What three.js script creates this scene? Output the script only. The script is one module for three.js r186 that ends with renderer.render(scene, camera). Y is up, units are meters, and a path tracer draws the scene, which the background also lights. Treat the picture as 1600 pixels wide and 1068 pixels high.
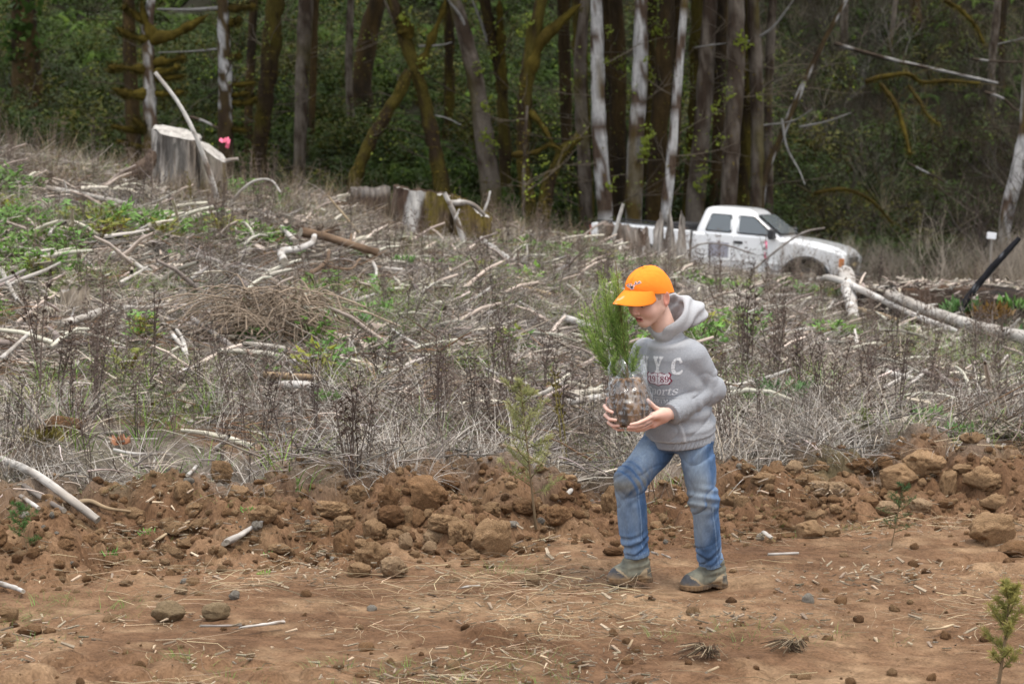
import * as THREE from 'three';
import { RoundedBoxGeometry } from 'three/addons/geometries/RoundedBoxGeometry.js';
import { mergeGeometries, mergeVertices } from 'three/addons/utils/BufferGeometryUtils.js';

// ---------- camera, sky, sun, exposure ----------
const scene = new THREE.Scene();
const camera = new THREE.PerspectiveCamera(19.5, 1024 / 683, 0.3, 700);
camera.position.set(0, 1.6, 0);
const PITCH = -4.306 * Math.PI / 180;
camera.rotation.x = PITCH;
camera.focus = 8.05;
camera.userData.fStop = 5.6;
scene.add(camera);
{ // overcast sky: a little brighter overhead than at the horizon, faint soft cloud structure
  const W = 256, Hh = 128, data = new Float32Array(W * Hh * 4);
  for (let j = 0; j < Hh; j++) for (let i = 0; i < W; i++) {
    const el = Math.max(0, Math.sin(((j + 0.5) / Hh - 0.5) * Math.PI)), az = (i + 0.5) / W * Math.PI * 2;
    const cl = 1 + 0.05 * Math.sin(az * 3 + el * 7) * Math.sin(el * 9 + az) * el;
    const L = 1.28 * (0.40 + 0.72 * el) * cl;
    data.set([L * 0.965, L * 0.995, L * 1.06, 1], (j * W + i) * 4);
  }
  const t = new THREE.DataTexture(data, W, Hh, THREE.RGBAFormat, THREE.FloatType);
  t.mapping = THREE.EquirectangularReflectionMapping; t.magFilter = THREE.LinearFilter; t.minFilter = THREE.LinearFilter; t.needsUpdate = true;
  scene.background = t; scene.environment = t;
}
const sun = new THREE.DirectionalLight(0xfff2e0, 1.5);
sun.position.set(9, 40, -9); sun.target.position.set(0, 0, -18); sun.castShadow = true; sun.shadow.radius = 30;
sun.shadow.mapSize.set(2048, 2048); Object.assign(sun.shadow.camera, { left: -40, right: 40, top: 60, bottom: -60, near: 1, far: 160 });
scene.add(sun, sun.target);
const renderer = new THREE.WebGLRenderer();
renderer.toneMapping = THREE.LinearToneMapping; renderer.toneMappingExposure = 1.68; renderer.shadowMap.enabled = true;

// ---------- helpers ----------
let seed = 12345;
const rnd = () => { seed = (seed + 0x6D2B79F5) | 0; let t = Math.imul(seed ^ (seed >>> 15), 1 | seed); t = (t + Math.imul(t ^ (t >>> 7), 61 | t)) ^ t; return ((t ^ (t >>> 14)) >>> 0) / 4294967296; };
const reseed = (s) => { seed = s; };
const rr = (a, b) => a + (b - a) * rnd();
const V = (x, y, z) => new THREE.Vector3(x, y, z);
const { clamp, lerp } = THREE.MathUtils;
const sst = (a, b, x) => { const t = clamp((x - a) / (b - a), 0, 1); return t * t * (3 - 2 * t); };
const hash2 = (x, y) => { let h = Math.imul(x, 374761393) + Math.imul(y, 668265263) | 0; h = Math.imul(h ^ (h >>> 13), 1274126177); return ((h ^ (h >>> 16)) >>> 0) / 4294967296; };
const hash3 = (x, y, z) => hash2(x + Math.imul(z, 7919), y + Math.imul(z, 104729));
const sm = (t) => t * t * (3 - 2 * t);
function n2(x, y) { const i = Math.floor(x), j = Math.floor(y), u = sm(x - i), v = sm(y - j); return lerp(lerp(hash2(i, j), hash2(i + 1, j), u), lerp(hash2(i, j + 1), hash2(i + 1, j + 1), u), v) * 2 - 1; }
function n3(x, y, z) { const k = Math.floor(z), w = sm(z - k), i = Math.floor(x), j = Math.floor(y), u = sm(x - i), v = sm(y - j); const f = (q) => lerp(lerp(hash3(i, j, q), hash3(i + 1, j, q), u), lerp(hash3(i, j + 1, q), hash3(i + 1, j + 1, q), u), v); return lerp(f(k), f(k + 1), w) * 2 - 1; }
const fb2 = (x, y, o = 4) => { let s = 0, a = 1, t = 0; for (let i = 0; i < o; i++) { s += a * n2(x, y); t += a; x = x * 2.03 + 17.1; y = y * 2.03 - 9.7; a *= 0.5; } return s / t; };
const fb3 = (x, y, z, o = 3) => { let s = 0, a = 1, t = 0; for (let i = 0; i < o; i++) { s += a * n3(x, y, z); t += a; x = x * 2.03 + 17.1; y = y * 2.03 - 9.7; z = z * 2.03 + 3.3; a *= 0.5; } return s / t; };
function lumps(x, y, cell, seedN) { // rounded clods on a jittered grid
  x /= cell; y /= cell; const i = Math.floor(x), j = Math.floor(y); let h = 0;
  for (let a = -1; a <= 1; a++) for (let b = -1; b <= 1; b++) {
    const I = i + a, J = j + b, r = 0.25 + 0.55 * hash2(I + seedN * 31, J + 7), q = hash2(I * 3 + 11, J + seedN * 17);
    if (q < 0.35) continue;
    const dx = x - (I + hash2(I + seedN, J * 5 + 1)), dy = y - (J + hash2(I * 7 + 3, J + seedN)), m = 1 - (dx * dx + dy * dy) / (r * r);
    if (m > 0) h = Math.max(h, Math.sqrt(m) * r);
  }
  return h * cell;
}
const table = (pts) => (x) => { if (x <= pts[0][0]) return pts[0][1]; for (let i = 1; i < pts.length; i++) if (x <= pts[i][0]) { const [a, A] = pts[i - 1], [b, B] = pts[i]; return lerp(A, B, sm((x - a) / (b - a)) * 0.5 + 0.5 * (x - a) / (b - a)); } return pts[pts.length - 1][1]; };
const mixc = (a, b, t) => [a[0] + (b[0] - a[0]) * t, a[1] + (b[1] - a[1]) * t, a[2] + (b[2] - a[2]) * t];
const scl = (a, s) => [a[0] * s, a[1] * s, a[2] * s];

const used = new Map();
function numbered(name) { const n = used.get(name) ?? 0; used.set(name, n + 1); return n ? `${name}_${String(n).padStart(3, '0')}` : name; }
function tag(o, label, category, group, kind) { if (label) o.userData.label = label; if (category) o.userData.category = category; if (group) o.userData.group = group; if (kind) o.userData.kind = kind; return o; }
function mesh(name, geo, mat, parent = scene) { const m = new THREE.Mesh(geo, mat); m.name = parent === scene ? numbered(name) : name; m.castShadow = m.receiveShadow = true; parent.add(m); return m; }
function thing(name, pos, label, category, group) { const g = new THREE.Group(); g.name = numbered(name); g.position.copy(pos); scene.add(g); return tag(g, label, category, group); }

// geometry collector: tubes, leaves and other geometries joined into one part
class MB {
  constructor() { this.p = []; this.n = []; this.c = []; this.u = []; this.i = []; }
  get empty() { return !this.i.length; }
  vert(p, n, c, u, v) { this.p.push(p.x, p.y, p.z); this.n.push(n.x, n.y, n.z); this.c.push(c[0], c[1], c[2]); this.u.push(u, v); return this.p.length / 3 - 1; }
  // pts: Vector3[], rad(t) metres, col: [r,g,b] or (pos, t, ang) => [r,g,b]
  tube(pts, rad, col, { sides = 7, cap = [true, true], capCol = null, rough = 0, roughF = 8, flat = 1 } = {}) {
    const N = pts.length, T = new THREE.Vector3(), up = new THREE.Vector3(), R = typeof rad === 'function' ? rad : () => rad, C = typeof col === 'function' ? col : () => col;
    const t0 = pts[1].clone().sub(pts[0]).normalize(); up.set(0.3, 0.2, 0.93).cross(t0); if (up.lengthSq() < 0.01) up.set(1, 0, 0).cross(t0); up.normalize();
    const rows = []; let len = 0;
    for (let k = 0; k < N; k++) {
      T.copy(pts[Math.min(k + 1, N - 1)]).sub(pts[Math.max(k - 1, 0)]).normalize();
      up.addScaledVector(T, -up.dot(T)).normalize(); const side = T.clone().cross(up);
      if (k) len += pts[k].distanceTo(pts[k - 1]);
      const t = k / (N - 1), r = R(t), row = [];
      for (let s = 0; s < sides; s++) {
        const a = s / sides * Math.PI * 2, d = up.clone().multiplyScalar(Math.cos(a) * flat).addScaledVector(side, Math.sin(a));
        let q = r; if (rough) { q *= 1 + rough * n3((pts[k].x + d.x * r) * roughF, (pts[k].y + d.y * r) * roughF, (pts[k].z + d.z * r) * roughF); }
        row.push(pts[k].clone().addScaledVector(d, q));
      }
      rows.push({ row, t, len, r });
    }
    const base = this.p.length / 3, A = new THREE.Vector3(), B = new THREE.Vector3();
    for (let k = 0; k < N; k++) for (let s = 0; s <= sides; s++) {
      const w = s % sides, { row, t, len: L, r } = rows[k];
      A.copy(row[(w + 1) % sides]).sub(row[(w + sides - 1) % sides]); B.copy(rows[Math.min(k + 1, N - 1)].row[w]).sub(rows[Math.max(k - 1, 0)].row[w]);
      const nn = A.cross(B); if (nn.lengthSq() < 1e-20) nn.copy(row[w]).sub(pts[k]); nn.normalize();
      if (nn.dot(B.copy(row[w]).sub(pts[k])) < 0) nn.negate();
      this.vert(row[w], nn, C(row[w], t, w / sides), s / sides * r * 6.28, L);
    }
    for (let k = 0; k < N - 1; k++) for (let s = 0; s < sides; s++) { const a = base + k * (sides + 1) + s, b = a + sides + 1; this.i.push(a, a + 1, b, a + 1, b + 1, b); }
    for (const e of [0, 1]) if (cap[e]) {
      const k = e ? N - 1 : 0, row = rows[k].row; if (rows[k].r < 1e-4) continue;
      const nn = pts[k].clone().sub(pts[e ? N - 2 : 1]).normalize(), cc = capCol ?? C(pts[k], e, 0), c0 = this.vert(pts[k], nn, cc, 0, 0);
      row.forEach((q) => this.vert(q, nn, cc, q.x, q.y));
      for (let s = 0; s < sides; s++) e ? this.i.push(c0, c0 + 1 + s, c0 + 1 + (s + 1) % sides) : this.i.push(c0, c0 + 1 + (s + 1) % sides, c0 + 1 + s);
    }
    return this;
  }
  tri(a, b, c, col, col2 = col) { const n = b.clone().sub(a).cross(c.clone().sub(a)).normalize(); const i = this.vert(a, n, col, 0, 0); this.vert(b, n, col, 1, 0); this.vert(c, n, col2, 0.5, 1); this.i.push(i, i + 1, i + 2); return this; }
  quad(a, b, c, d, col) { const n = b.clone().sub(a).cross(d.clone().sub(a)).normalize(); const i = this.vert(a, n, col, 0, 0); this.vert(b, n, col, 1, 0); this.vert(c, n, col, 1, 1); this.vert(d, n, col, 0, 1); this.i.push(i, i + 1, i + 2, i, i + 2, i + 3); return this; }
  // leaf: a pointed blade from base along dir, width across side, folded a little
  leaf(base, dir, side, len, wid, col, tip = col, curl = 0.15) {
    const nn = dir.clone().cross(side).normalize(), m = base.clone().addScaledVector(dir, len * 0.45).addScaledVector(nn, len * curl * 0.5), e = base.clone().addScaledVector(dir, len).addScaledVector(nn, -len * curl);
    const l = m.clone().addScaledVector(side, wid / 2).addScaledVector(nn, wid * 0.12), r = m.clone().addScaledVector(side, -wid / 2).addScaledVector(nn, wid * 0.12);
    const i = this.vert(base, nn, col, 0.5, 0); this.vert(l, nn, col, 0, 0.5); this.vert(r, nn, col, 1, 0.5); this.vert(e, nn, tip, 0.5, 1);
    this.i.push(i, i + 3, i + 1, i, i + 2, i + 3); return this;
  }
  // bent grass blade
  blade(base, dir, len, wid, col, bend, seg = 3) {
    const side = V(dir.z, 0, -dir.x); if (side.lengthSq() < 1e-4) side.set(1, 0, 0); side.normalize(); const out = V(dir.x, 0, dir.z); if (out.lengthSq() < 1e-5) out.set(0, 0, 1); out.normalize();
    const p = base.clone(), d = dir.clone().normalize(); let prev = -1;
    for (let k = 0; k <= seg; k++) {
      const w = wid * (1 - k / seg * 0.85) / 2, n = side.clone().cross(d), a = this.vert(p.clone().addScaledVector(side, w), n, col, 0, k), b = this.vert(p.clone().addScaledVector(side, -w), n, col, 1, k);
      if (prev >= 0) this.i.push(prev, a, prev + 1, prev + 1, a, b); prev = a;
      p.addScaledVector(d, len / seg); d.addScaledVector(out, bend / seg); d.y -= bend / seg * 0.7; d.normalize();
    }
    return this;
  }
  geo(g, m, col) {
    const k = this.p.length / 3, P = g.attributes.position, Nn = g.attributes.normal, U = g.attributes.uv, v = V(), nm = new THREE.Matrix3().getNormalMatrix(m ?? new THREE.Matrix4());
    for (let i = 0; i < P.count; i++) { v.fromBufferAttribute(P, i); if (m) v.applyMatrix4(m); this.p.push(v.x, v.y, v.z); const cc = typeof col === 'function' ? col(v) : col; this.c.push(cc[0], cc[1], cc[2]); v.fromBufferAttribute(Nn, i).applyMatrix3(nm).normalize(); this.n.push(v.x, v.y, v.z); this.u.push(U ? U.getX(i) : 0, U ? U.getY(i) : 0); }
    if (g.index) for (let i = 0; i < g.index.count; i++) this.i.push(k + g.index.getX(i)); else for (let i = 0; i < P.count; i++) this.i.push(k + i);
    return this;
  }
  build() {
    const g = new THREE.BufferGeometry();
    g.setAttribute('position', new THREE.Float32BufferAttribute(this.p, 3)); g.setAttribute('normal', new THREE.Float32BufferAttribute(this.n, 3)); g.setAttribute('color', new THREE.Float32BufferAttribute(this.c, 3)); g.setAttribute('uv', new THREE.Float32BufferAttribute(this.u, 2)); g.setIndex(this.i);
    return g;
  }
  mesh(name, mat, parent) { return mesh(name, this.build(), mat, parent); }
}
const curve = (pts, n) => new THREE.CatmullRomCurve3(pts, false, 'centripetal').getPoints(n);

// a photograph pixel (1600 x 1068) to a point of the place at distance d before the camera
const FPX = 534 / Math.tan(9.75 * Math.PI / 180), CP = Math.cos(PITCH), SP = Math.sin(PITCH);
function dirOf(px, py) { const x = (px - 800) / FPX, y = (534 - py) / FPX; return V(x, y * CP + SP, y * SP - CP); }
function at(px, py, d) { const v = dirOf(px, py); return v.multiplyScalar(d / -v.z).add(V(0, 1.6, 0)); }
const pxm = (d) => FPX / d; // photograph pixels per metre at distance d

// ---------- computed textures ----------
function noiseTex(size, f, { srgb = false, repeat = 1 } = {}) {
  const data = new Uint8Array(size * size * 4);
  for (let j = 0; j < size; j++) for (let i = 0; i < size; i++) { const c = f(i / size, j / size); data.set([clamp(c[0], 0, 1) * 255, clamp(c[1], 0, 1) * 255, clamp(c[2], 0, 1) * 255, (c[3] ?? 1) * 255], (j * size + i) * 4); }
  const t = new THREE.DataTexture(data, size, size, THREE.RGBAFormat); t.wrapS = t.wrapT = THREE.RepeatWrapping; t.magFilter = THREE.LinearFilter; t.minFilter = THREE.LinearMipmapLinearFilter; t.repeat.set(repeat, repeat);
  if (srgb) t.colorSpace = THREE.SRGBColorSpace; t.needsUpdate = true; return t;
}
const tile2 = (u, v, f, o = 4) => { let s = 0, a = 1, t = 0; for (let k = 0; k < o; k++) { const x = u * f, y = v * f, i = Math.floor(x), j = Math.floor(y), p = sm(x - i), q = sm(y - j), h = (a1, b1) => hash2(((a1 % f) + f) % f + k * 57, ((b1 % f) + f) % f + k * 131); s += a * (lerp(lerp(h(i, j), h(i + 1, j), p), lerp(h(i, j + 1), h(i + 1, j + 1), p), q) * 2 - 1); t += a; a *= 0.6; f *= 2; } return s / t; };
const soilTex = noiseTex(1024, (u, v) => { const a = tile2(u, v, 24, 5), b = tile2(u + 0.37, v + 0.11, 160, 2), w = 0.66 + 0.34 * a + 0.22 * b; return [w, w * (1 + 0.03 * a), w * (1 + 0.06 * a)]; });
const soilBump = noiseTex(1024, (u, v) => { const w = 0.5 + 0.34 * tile2(u, v, 24, 5) + 0.2 * tile2(u + 0.5, v + 0.2, 128, 2); return [w, w, w]; });
const barkBump = noiseTex(512, (u, v) => { const w = 0.5 + 0.5 * tile2(u * 1, v * 0.25 + 0, 32, 4); return [w, w, w]; });
const grainTex = noiseTex(512, (u, v) => { const w = 0.8 + 0.28 * tile2(u, v * 0.125, 64, 3) + 0.12 * tile2(u, v, 16, 3); return [w, w, w]; });
const weave = noiseTex(256, (u, v) => { const w = 0.5 + 0.22 * Math.sin(u * 256 * Math.PI / 2) * Math.sin(v * 256 * Math.PI / 2) + 0.3 * tile2(u, v, 32, 3); return [w, w, w]; });
const twill = noiseTex(256, (u, v) => { const w = 0.5 + 0.3 * Math.sin((u + v) * 64 * Math.PI * 2) + 0.3 * tile2(u, v, 64, 2); return [w, w, w]; });
const std = (o) => new THREE.MeshPhysicalMaterial({ vertexColors: true, roughness: 0.95, specularIntensity: 0.2, ...o });
const M = {
  soil: std({ map: soilTex, bumpMap: soilBump, bumpScale: 0.012, roughness: 1 }),
  clod: std({ map: soilTex, bumpMap: soilBump, bumpScale: 0.01, roughness: 1 }),
  wood: std({ map: grainTex, bumpMap: grainTex, bumpScale: 0.004, roughness: 0.85 }),
  bark: std({ map: grainTex, bumpMap: barkBump, bumpScale: 0.02, roughness: 0.95 }),
  plant: std({ roughness: 0.8, side: THREE.DoubleSide }),
  dry: std({ roughness: 0.95, side: THREE.DoubleSide }),
  needle: new THREE.MeshPhysicalMaterial({ vertexColors: true, roughness: 0.9, transmission: 0.45, thickness: 0, side: THREE.DoubleSide, specularIntensity: 0.12 }),
  leaf: new THREE.MeshPhysicalMaterial({ vertexColors: true, roughness: 0.9, transmission: 0.3, thickness: 0, side: THREE.DoubleSide, specularIntensity: 0.12 }),
};
// ---------- the lie of the land (d = distance before the camera, -z) ----------
const roadEdge = (x) => 8.25 + clamp(x + 2.1, -3, 7) * 0.40 + 0.22 * n2(x * 1.1, 3.3) + 0.1 * n2(x * 3.1, 8.3);
const bermAmp = table([[-6, 0.2], [-2.6, 0.16], [-1.3, 0.21], [-0.5, 0.22], [0.1, 0.1], [0.5, 0.03], [1.0, 0.06], [1.5, 0.12], [2.1, 0.2], [2.6, 0.16], [5, 0.1]]);
const crestD = table([[-14, 22], [-9, 22.5], [-4, 24.3], [0, 28], [2, 32], [5, 36], [12, 37]]);
const crestH = table([[-14, 2.5], [-6.2, 2.03], [-4.2, 1.7], [-2.8, 1.5], [-1.2, 1.08], [0.4, 0.85], [2.1, 0.5], [3.3, 0.25], [4.6, 0.0], [7, -0.15], [12, -0.2]]);
const farBase = table([[-20, 0.3], [0, -0.1], [2, -0.27], [7, -0.68], [12, -0.75], [30, -0.3]]);
function hillH(x, d) {
  const s0 = 47 + 2 * n2(x * 0.05, 1.7) - 3 * sst(8, 20, x), r = d - s0; if (r <= 0) return 0;
  let h = 0.27 * r * sst(0, 6, r) + 0.5 * fb2(x * 0.18, d * 0.18) * sst(0, 4, r);
  if (d > 78) { const flatW = 1 - sst(-15, -11.5, x); h -= flatW * 0.27 * (Math.min(d, 87) - 78); h += 0.3 * Math.max(0, d - lerp(78, 87, flatW)); }
  return h;
}
function Hs(x, d) { // large shape
  const e = roadEdge(x), band = sst(e - 0.1, e + 1.0, d);
  let h = 0.02 * n2(x * 1.3, d * 1.3) + 0.012 * n2(x * 3.7, d * 3.7 + 5) - 0.03 * sst(0.4, 0, Math.abs(d - e + 0.25)) ;
  const b = bermAmp(x) * (1 + 0.35 * n2(x * 2.1, d * 2.1 + 40)), cd = crestD(x), ch = crestH(x), ds = e + 1.15;
  h += b * band;
  if (d > ds) {
    const t = (d - ds) / (cd - ds);
    let f; if (t < 1) f = lerp(0, ch - b, t * (0.86 + 0.14 * t)); else { const s = sst(0, 11, d - cd); f = lerp(ch - b, farBase(x) - b, s); }
    h += f; h += 0.09 * fb2(x * 0.55, d * 0.55, 3) * sst(ds, ds + 2, d) * (1 - 0.7 * sst(40, 50, d));
  }
  // burnt mound at the right
  const mx = (x - 5.35) / 1.9, mz = (d - 22.6) / 1.6, mm = 1 - mx * mx - mz * mz; if (mm > 0) h += 0.52 * Math.sqrt(mm) * sst(0, 0.5, mm);
  return h + hillH(x, d);
}
const dirtW = (x, d) => { const e = roadEdge(x); return 1 - sst(e + 0.55 + 0.5 * fb2(x * 1.7, d * 1.7 + 9, 3), e + 1.25 + 0.5 * fb2(x * 1.7, d * 1.7 + 9, 3), d); };
function H(x, d) {
  let h = Hs(x, d);
  if (d < 16) {
    const fx = (x - 0.72) / 0.34, fz = (d - 8.03) / 0.26, ft = Math.exp(-fx * fx - fz * fz); h -= 0.020 * ft;
    const e = roadEdge(x), w = sst(e - 0.7, e + 0.25, d) * (1 - sst(e + 1.0, e + 2.0, d)), road = 1 - sst(e - 0.5, e, d);
    h += w * (0.46 * lumps(x, d, 0.34, 1) + 0.5 * lumps(x + 3.1, d, 0.17, 2) + 0.55 * lumps(x, d + 1.7, 0.08, 3) + 0.5 * lumps(x + 2, d + 4.7, 0.03, 8) - 0.07);
    h += (0.25 + 0.75 * w) * (0.42 * lumps(x + 9, d, 0.045, 4) + 0.01 * fb2(x * 14, d * 14, 3));
    h += road * (0.012 * fb2(x * 5, d * 9, 3) + 0.5 * lumps(x + 5, d + 2, 0.11, 6) * sst(0.25, 0.6, n2(x * 1.4 + 7, d * 2)));
  }
  return h;
}
const onGround = (x, d, up = 0) => V(x, H(x, d) + up, -d);
function hit(px, py, from = 5.5) { // where a pixel's sight line meets the land
  const v = dirOf(px, py); v.multiplyScalar(1 / -v.z); let a = from;
  for (let d = from; d < 130; d += d < 14 ? 0.04 : 0.12) { const G = d < 12.5 ? H : Hs; if (1.6 + v.y * d <= G(v.x * d, d)) { let b = d; for (let k = 0; k < 12; k++) { const m = (a + b) / 2; if (1.6 + v.y * m <= G(v.x * m, m)) b = m; else a = m; } return V(v.x * b, 1.6 + v.y * b, -b); } a = d; }
  return at(px, py, 60);
}
{ // the ground: one sheet, fine near the path and coarser towards the forest
  const xs = [], ds = [];
  for (let x = -2.85; x <= 2.85; x += 0.0155) xs.push(x);
  let step = 0.0155, x = 2.85; while (x < 75) { step = Math.min(step * 1.085, 3); x += step; xs.push(x); xs.unshift(-x); }
  step = 0.6; for (let d = -6; d < 5.6; d += step) { ds.push(d); step = Math.max(0.05, step * 0.9); }
  for (let d = 5.62; d < 11.6; d += 0.0165) ds.push(d);
  step = 0.0165; for (let d = 11.62; d < 150; d += step) { ds.push(d); step = Math.min(step * 1.022 + 0.0001, 2.5); }
  const nx = xs.length, nd = ds.length, P = new Float32Array(nx * nd * 3), C = new Float32Array(nx * nd * 3), U = new Float32Array(nx * nd * 2), I = new Uint32Array((nx - 1) * (nd - 1) * 6);
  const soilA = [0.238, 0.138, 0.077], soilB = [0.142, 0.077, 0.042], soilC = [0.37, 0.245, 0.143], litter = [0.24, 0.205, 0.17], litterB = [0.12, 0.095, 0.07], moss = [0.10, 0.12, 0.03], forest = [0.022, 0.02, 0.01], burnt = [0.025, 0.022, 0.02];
  for (let j = 0, o = 0; j < nd; j++) for (let i = 0; i < nx; i++, o++) {
    const X = xs[i], D = ds[j], h = H(X, D); P.set([X, h, -D], o * 3); U.set([X * 0.9, D * 0.9], o * 2);
    const w = dirtW(X, D), a = fb2(X * 1.6, D * 1.6, 3), b = fb2(X * 7 + 3, D * 7, 2), e = roadEdge(X);
    let c = mixc(soilA, soilB, clamp(0.35 + 0.9 * a + 0.25 * b, 0, 1)); c = mixc(c, soilC, clamp(-0.15 + 0.8 * b - a * 0.5 + 0.25 * (1 - sst(e - 1.2, e - 0.3, D)), 0, 0.8));
    let f = mixc(litter, litterB, clamp(0.45 + 0.8 * fb2(X * 2.3, D * 2.3, 4), 0, 1)); f = mixc(f, soilA, 0.75 * sst(0.2, 0.5, fb2(X * 0.9 + 20, D * 0.9, 3))); f = mixc(f, moss, 0.6 * sst(0.15, 0.5, fb2(X * 1.3 - 9, D * 1.3, 3)));
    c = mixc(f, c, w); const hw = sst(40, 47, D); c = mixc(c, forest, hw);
    const mx = (X - 5.3) / 2.05, mz = (D - 22.5) / 1.75, mm = 1 - mx * mx - mz * mz; if (mm > 0) c = mixc(c, mixc(burnt, [0.10, 0.055, 0.03], clamp(0.3 + 1.6 * fb2(X * 2.2, D * 2.2, 3), 0, 1)), sst(0, 0.35, mm));
    C.set(c, o * 3);
  }
  for (let j = 0, o = 0; j < nd - 1; j++) for (let i = 0; i < nx - 1; i++, o += 6) { const a = j * nx + i, b = a + nx; I.set([a, a + 1, b, a + 1, b + 1, b], o); }
  const g = new THREE.BufferGeometry(); g.setAttribute('position', new THREE.BufferAttribute(P, 3)); g.setAttribute('color', new THREE.BufferAttribute(C, 3)); g.setAttribute('uv', new THREE.BufferAttribute(U, 2)); g.setIndex(new THREE.BufferAttribute(I, 1)); g.computeVertexNormals();
  tag(mesh('ground', g, M.soil), 'brown dirt track and rough clearing rising to a wooded slope', null, null, 'structure');
}
{ // the paved road high on the slope
  const b = new MB(), pos = [], N = 40, asph = [0.055, 0.06, 0.068];
  for (let k = 0; k < N; k++) { const xa = -60 + k * 1.15, xb = xa + 1.15; const y = (x, d) => Hs(x, d) + 0.12; b.quad(V(xa, y(xa, 79.5), -79.5), V(xb, y(xb, 79.5), -79.5), V(xb, y(xb, 85.5), -85.5), V(xa, y(xa, 85.5), -85.5), asph); }
  tag(b.mesh('road', std({ roughness: 0.9, side: THREE.DoubleSide })), 'grey paved road along the top of the fern slope', null, null, 'structure');
}
// ---------- plant pieces shared by copies ----------
const GREEN = [0.048, 0.080, 0.013];
function fernGeo(s, fronds = 11, len = 0.75) {
  reseed(s); const b = new MB();
  for (let f = 0; f < fronds; f++) {
    const a = f / fronds * 6.283 + rr(-0.3, 0.3), L = len * rr(0.75, 1.15), up = rr(0.5, 1.15), p = V(0, 0.02, 0), d = V(Math.cos(a), up, Math.sin(a)).normalize(), side = V(-Math.sin(a), 0, Math.cos(a)), n = 11, br = rr(0.7, 1.25), c = [br, br, br];
    for (let k = 0; k < n; k++) {
      const t = k / n, w = L * 0.16 * Math.sin(Math.PI * (0.14 + 0.86 * t)) * (1 - 0.25 * t);
      p.addScaledVector(d, L / n); d.y -= 0.17; d.normalize();
      const q = p.clone().addScaledVector(d, L / n * 0.8);
      for (const sg of [1, -1]) b.tri(p, q, p.clone().addScaledVector(side, sg * w).addScaledVector(d, w * 0.35).add(V(0, -w * 0.15, 0)), c);
    }
  }
  return b.build();
}
function bushGeo(s, n = 110, R = 0.5, ll = 0.075) {
  reseed(s); const b = new MB();
  for (let k = 0; k < n; k++) {
    const a = rr(0, 6.283), h = rnd(), r = R * Math.sqrt(rnd()) * (1 - h * 0.5), p = V(Math.cos(a) * r, h * R * 1.3, Math.sin(a) * r), d = V(Math.cos(a) + rr(-0.6, 0.6), rr(-0.5, 0.6), Math.sin(a) + rr(-0.6, 0.6)).normalize(), sd = d.clone().cross(V(rr(-0.3, 0.3), 1, rr(-0.3, 0.3))).normalize(), br = rr(0.75, 1.2);
    b.leaf(p, d, sd, ll * rr(0.7, 1.4), ll * rr(0.4, 0.7), [br, br, br * rr(0.7, 1.1)]);
  }
  for (let k = 0; k < 7; k++) { const a = rr(0, 6.283); b.tube([V(0, 0, 0), V(Math.cos(a) * R * 0.3, R * 0.6, Math.sin(a) * R * 0.3), V(Math.cos(a) * R * 0.6, R * 1.1, Math.sin(a) * R * 0.6)], (t) => 0.008 * (1.2 - t), [0.8, 0.55, 0.6], { sides: 3, cap: [false, false] }); }
  return b.build();
}
function twigs(b, p, d, len, r, lvl, col, sides = 3) { // a bare branching twig
  const n = 4, pts = [p.clone()], q = p.clone(), dd = d.clone();
  for (let k = 0; k < n; k++) { q.addScaledVector(dd, len / n); pts.push(q.clone()); dd.add(V(rr(-0.28, 0.28), rr(-0.16, 0.2), rr(-0.28, 0.28))).normalize(); }
  b.tube(pts, (t) => r * (1 - 0.6 * t), typeof col === 'function' ? col() : col, { sides, cap: [false, false] });
  if (lvl > 0) for (let k = 0; k < 4; k++) { const i = 1 + Math.floor(rnd() * n), e = pts[i].clone(), nd = d.clone().add(V(rr(-1, 1), rr(-0.3, 0.7), rr(-1, 1))).normalize(); twigs(b, e, nd, len * rr(0.4, 0.65), r * 0.55, lvl - 1, col, sides); }
}
const shrubGeo = (s, h, r, stems) => { reseed(s); const b = new MB(); for (let k = 0; k < stems; k++) { const a = rr(0, 6.283), w = rr(0.75, 1.25); twigs(b, V(Math.cos(a) * 0.08, 0, Math.sin(a) * 0.08), V(Math.cos(a) * rr(0.1, 0.7), 1, Math.sin(a) * rr(0.1, 0.7)).normalize(), h * rr(0.7, 1.1), r, 2, [w, w, w]); } return b.build(); };
const _m = new THREE.Matrix4(), _q = new THREE.Quaternion(), _e = new THREE.Euler(), _c = new THREE.Color();
// one countless mass of stuff: copies of a few pieces, placed by place(i) => {p, s, ry, rx, rz, c} or null
function scatter(name, label, pieces, mat, count, place, parent) {
  const lists = pieces.map(() => []);
  for (let i = 0; i < count; i++) { const o = place(i); if (o) lists[Math.floor(rnd() * pieces.length)].push(o); }
  pieces.forEach((g, k) => {
    const L = lists[k]; if (!L.length) return;
    const im = new THREE.InstancedMesh(g, mat, L.length); im.name = numbered(name);
    L.forEach((o, i) => { _q.setFromEuler(_e.set(o.rx ?? 0, o.ry ?? 0, o.rz ?? 0, 'YXZ')); _m.compose(o.p, _q, typeof o.s === 'number' ? V(o.s, o.s, o.s) : o.s); im.setMatrixAt(i, _m); im.setColorAt(i, _c.setRGB(...o.c)); });
    im.castShadow = im.receiveShadow = true; scene.add(im); tag(im, label, null, null, 'stuff');
  });
}
const ferns = [1, 2, 3].map((s) => fernGeo(s)), bushes = [4, 5, 6].map((s) => bushGeo(s)), shrubs = [7, 8, 9, 10].map((s) => shrubGeo(s, 1.6, 0.012, 4));
const clump = (x, d) => sst(-0.35, 0.25, fb2(x * 0.42 + 11, d * 0.42, 2));
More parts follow.
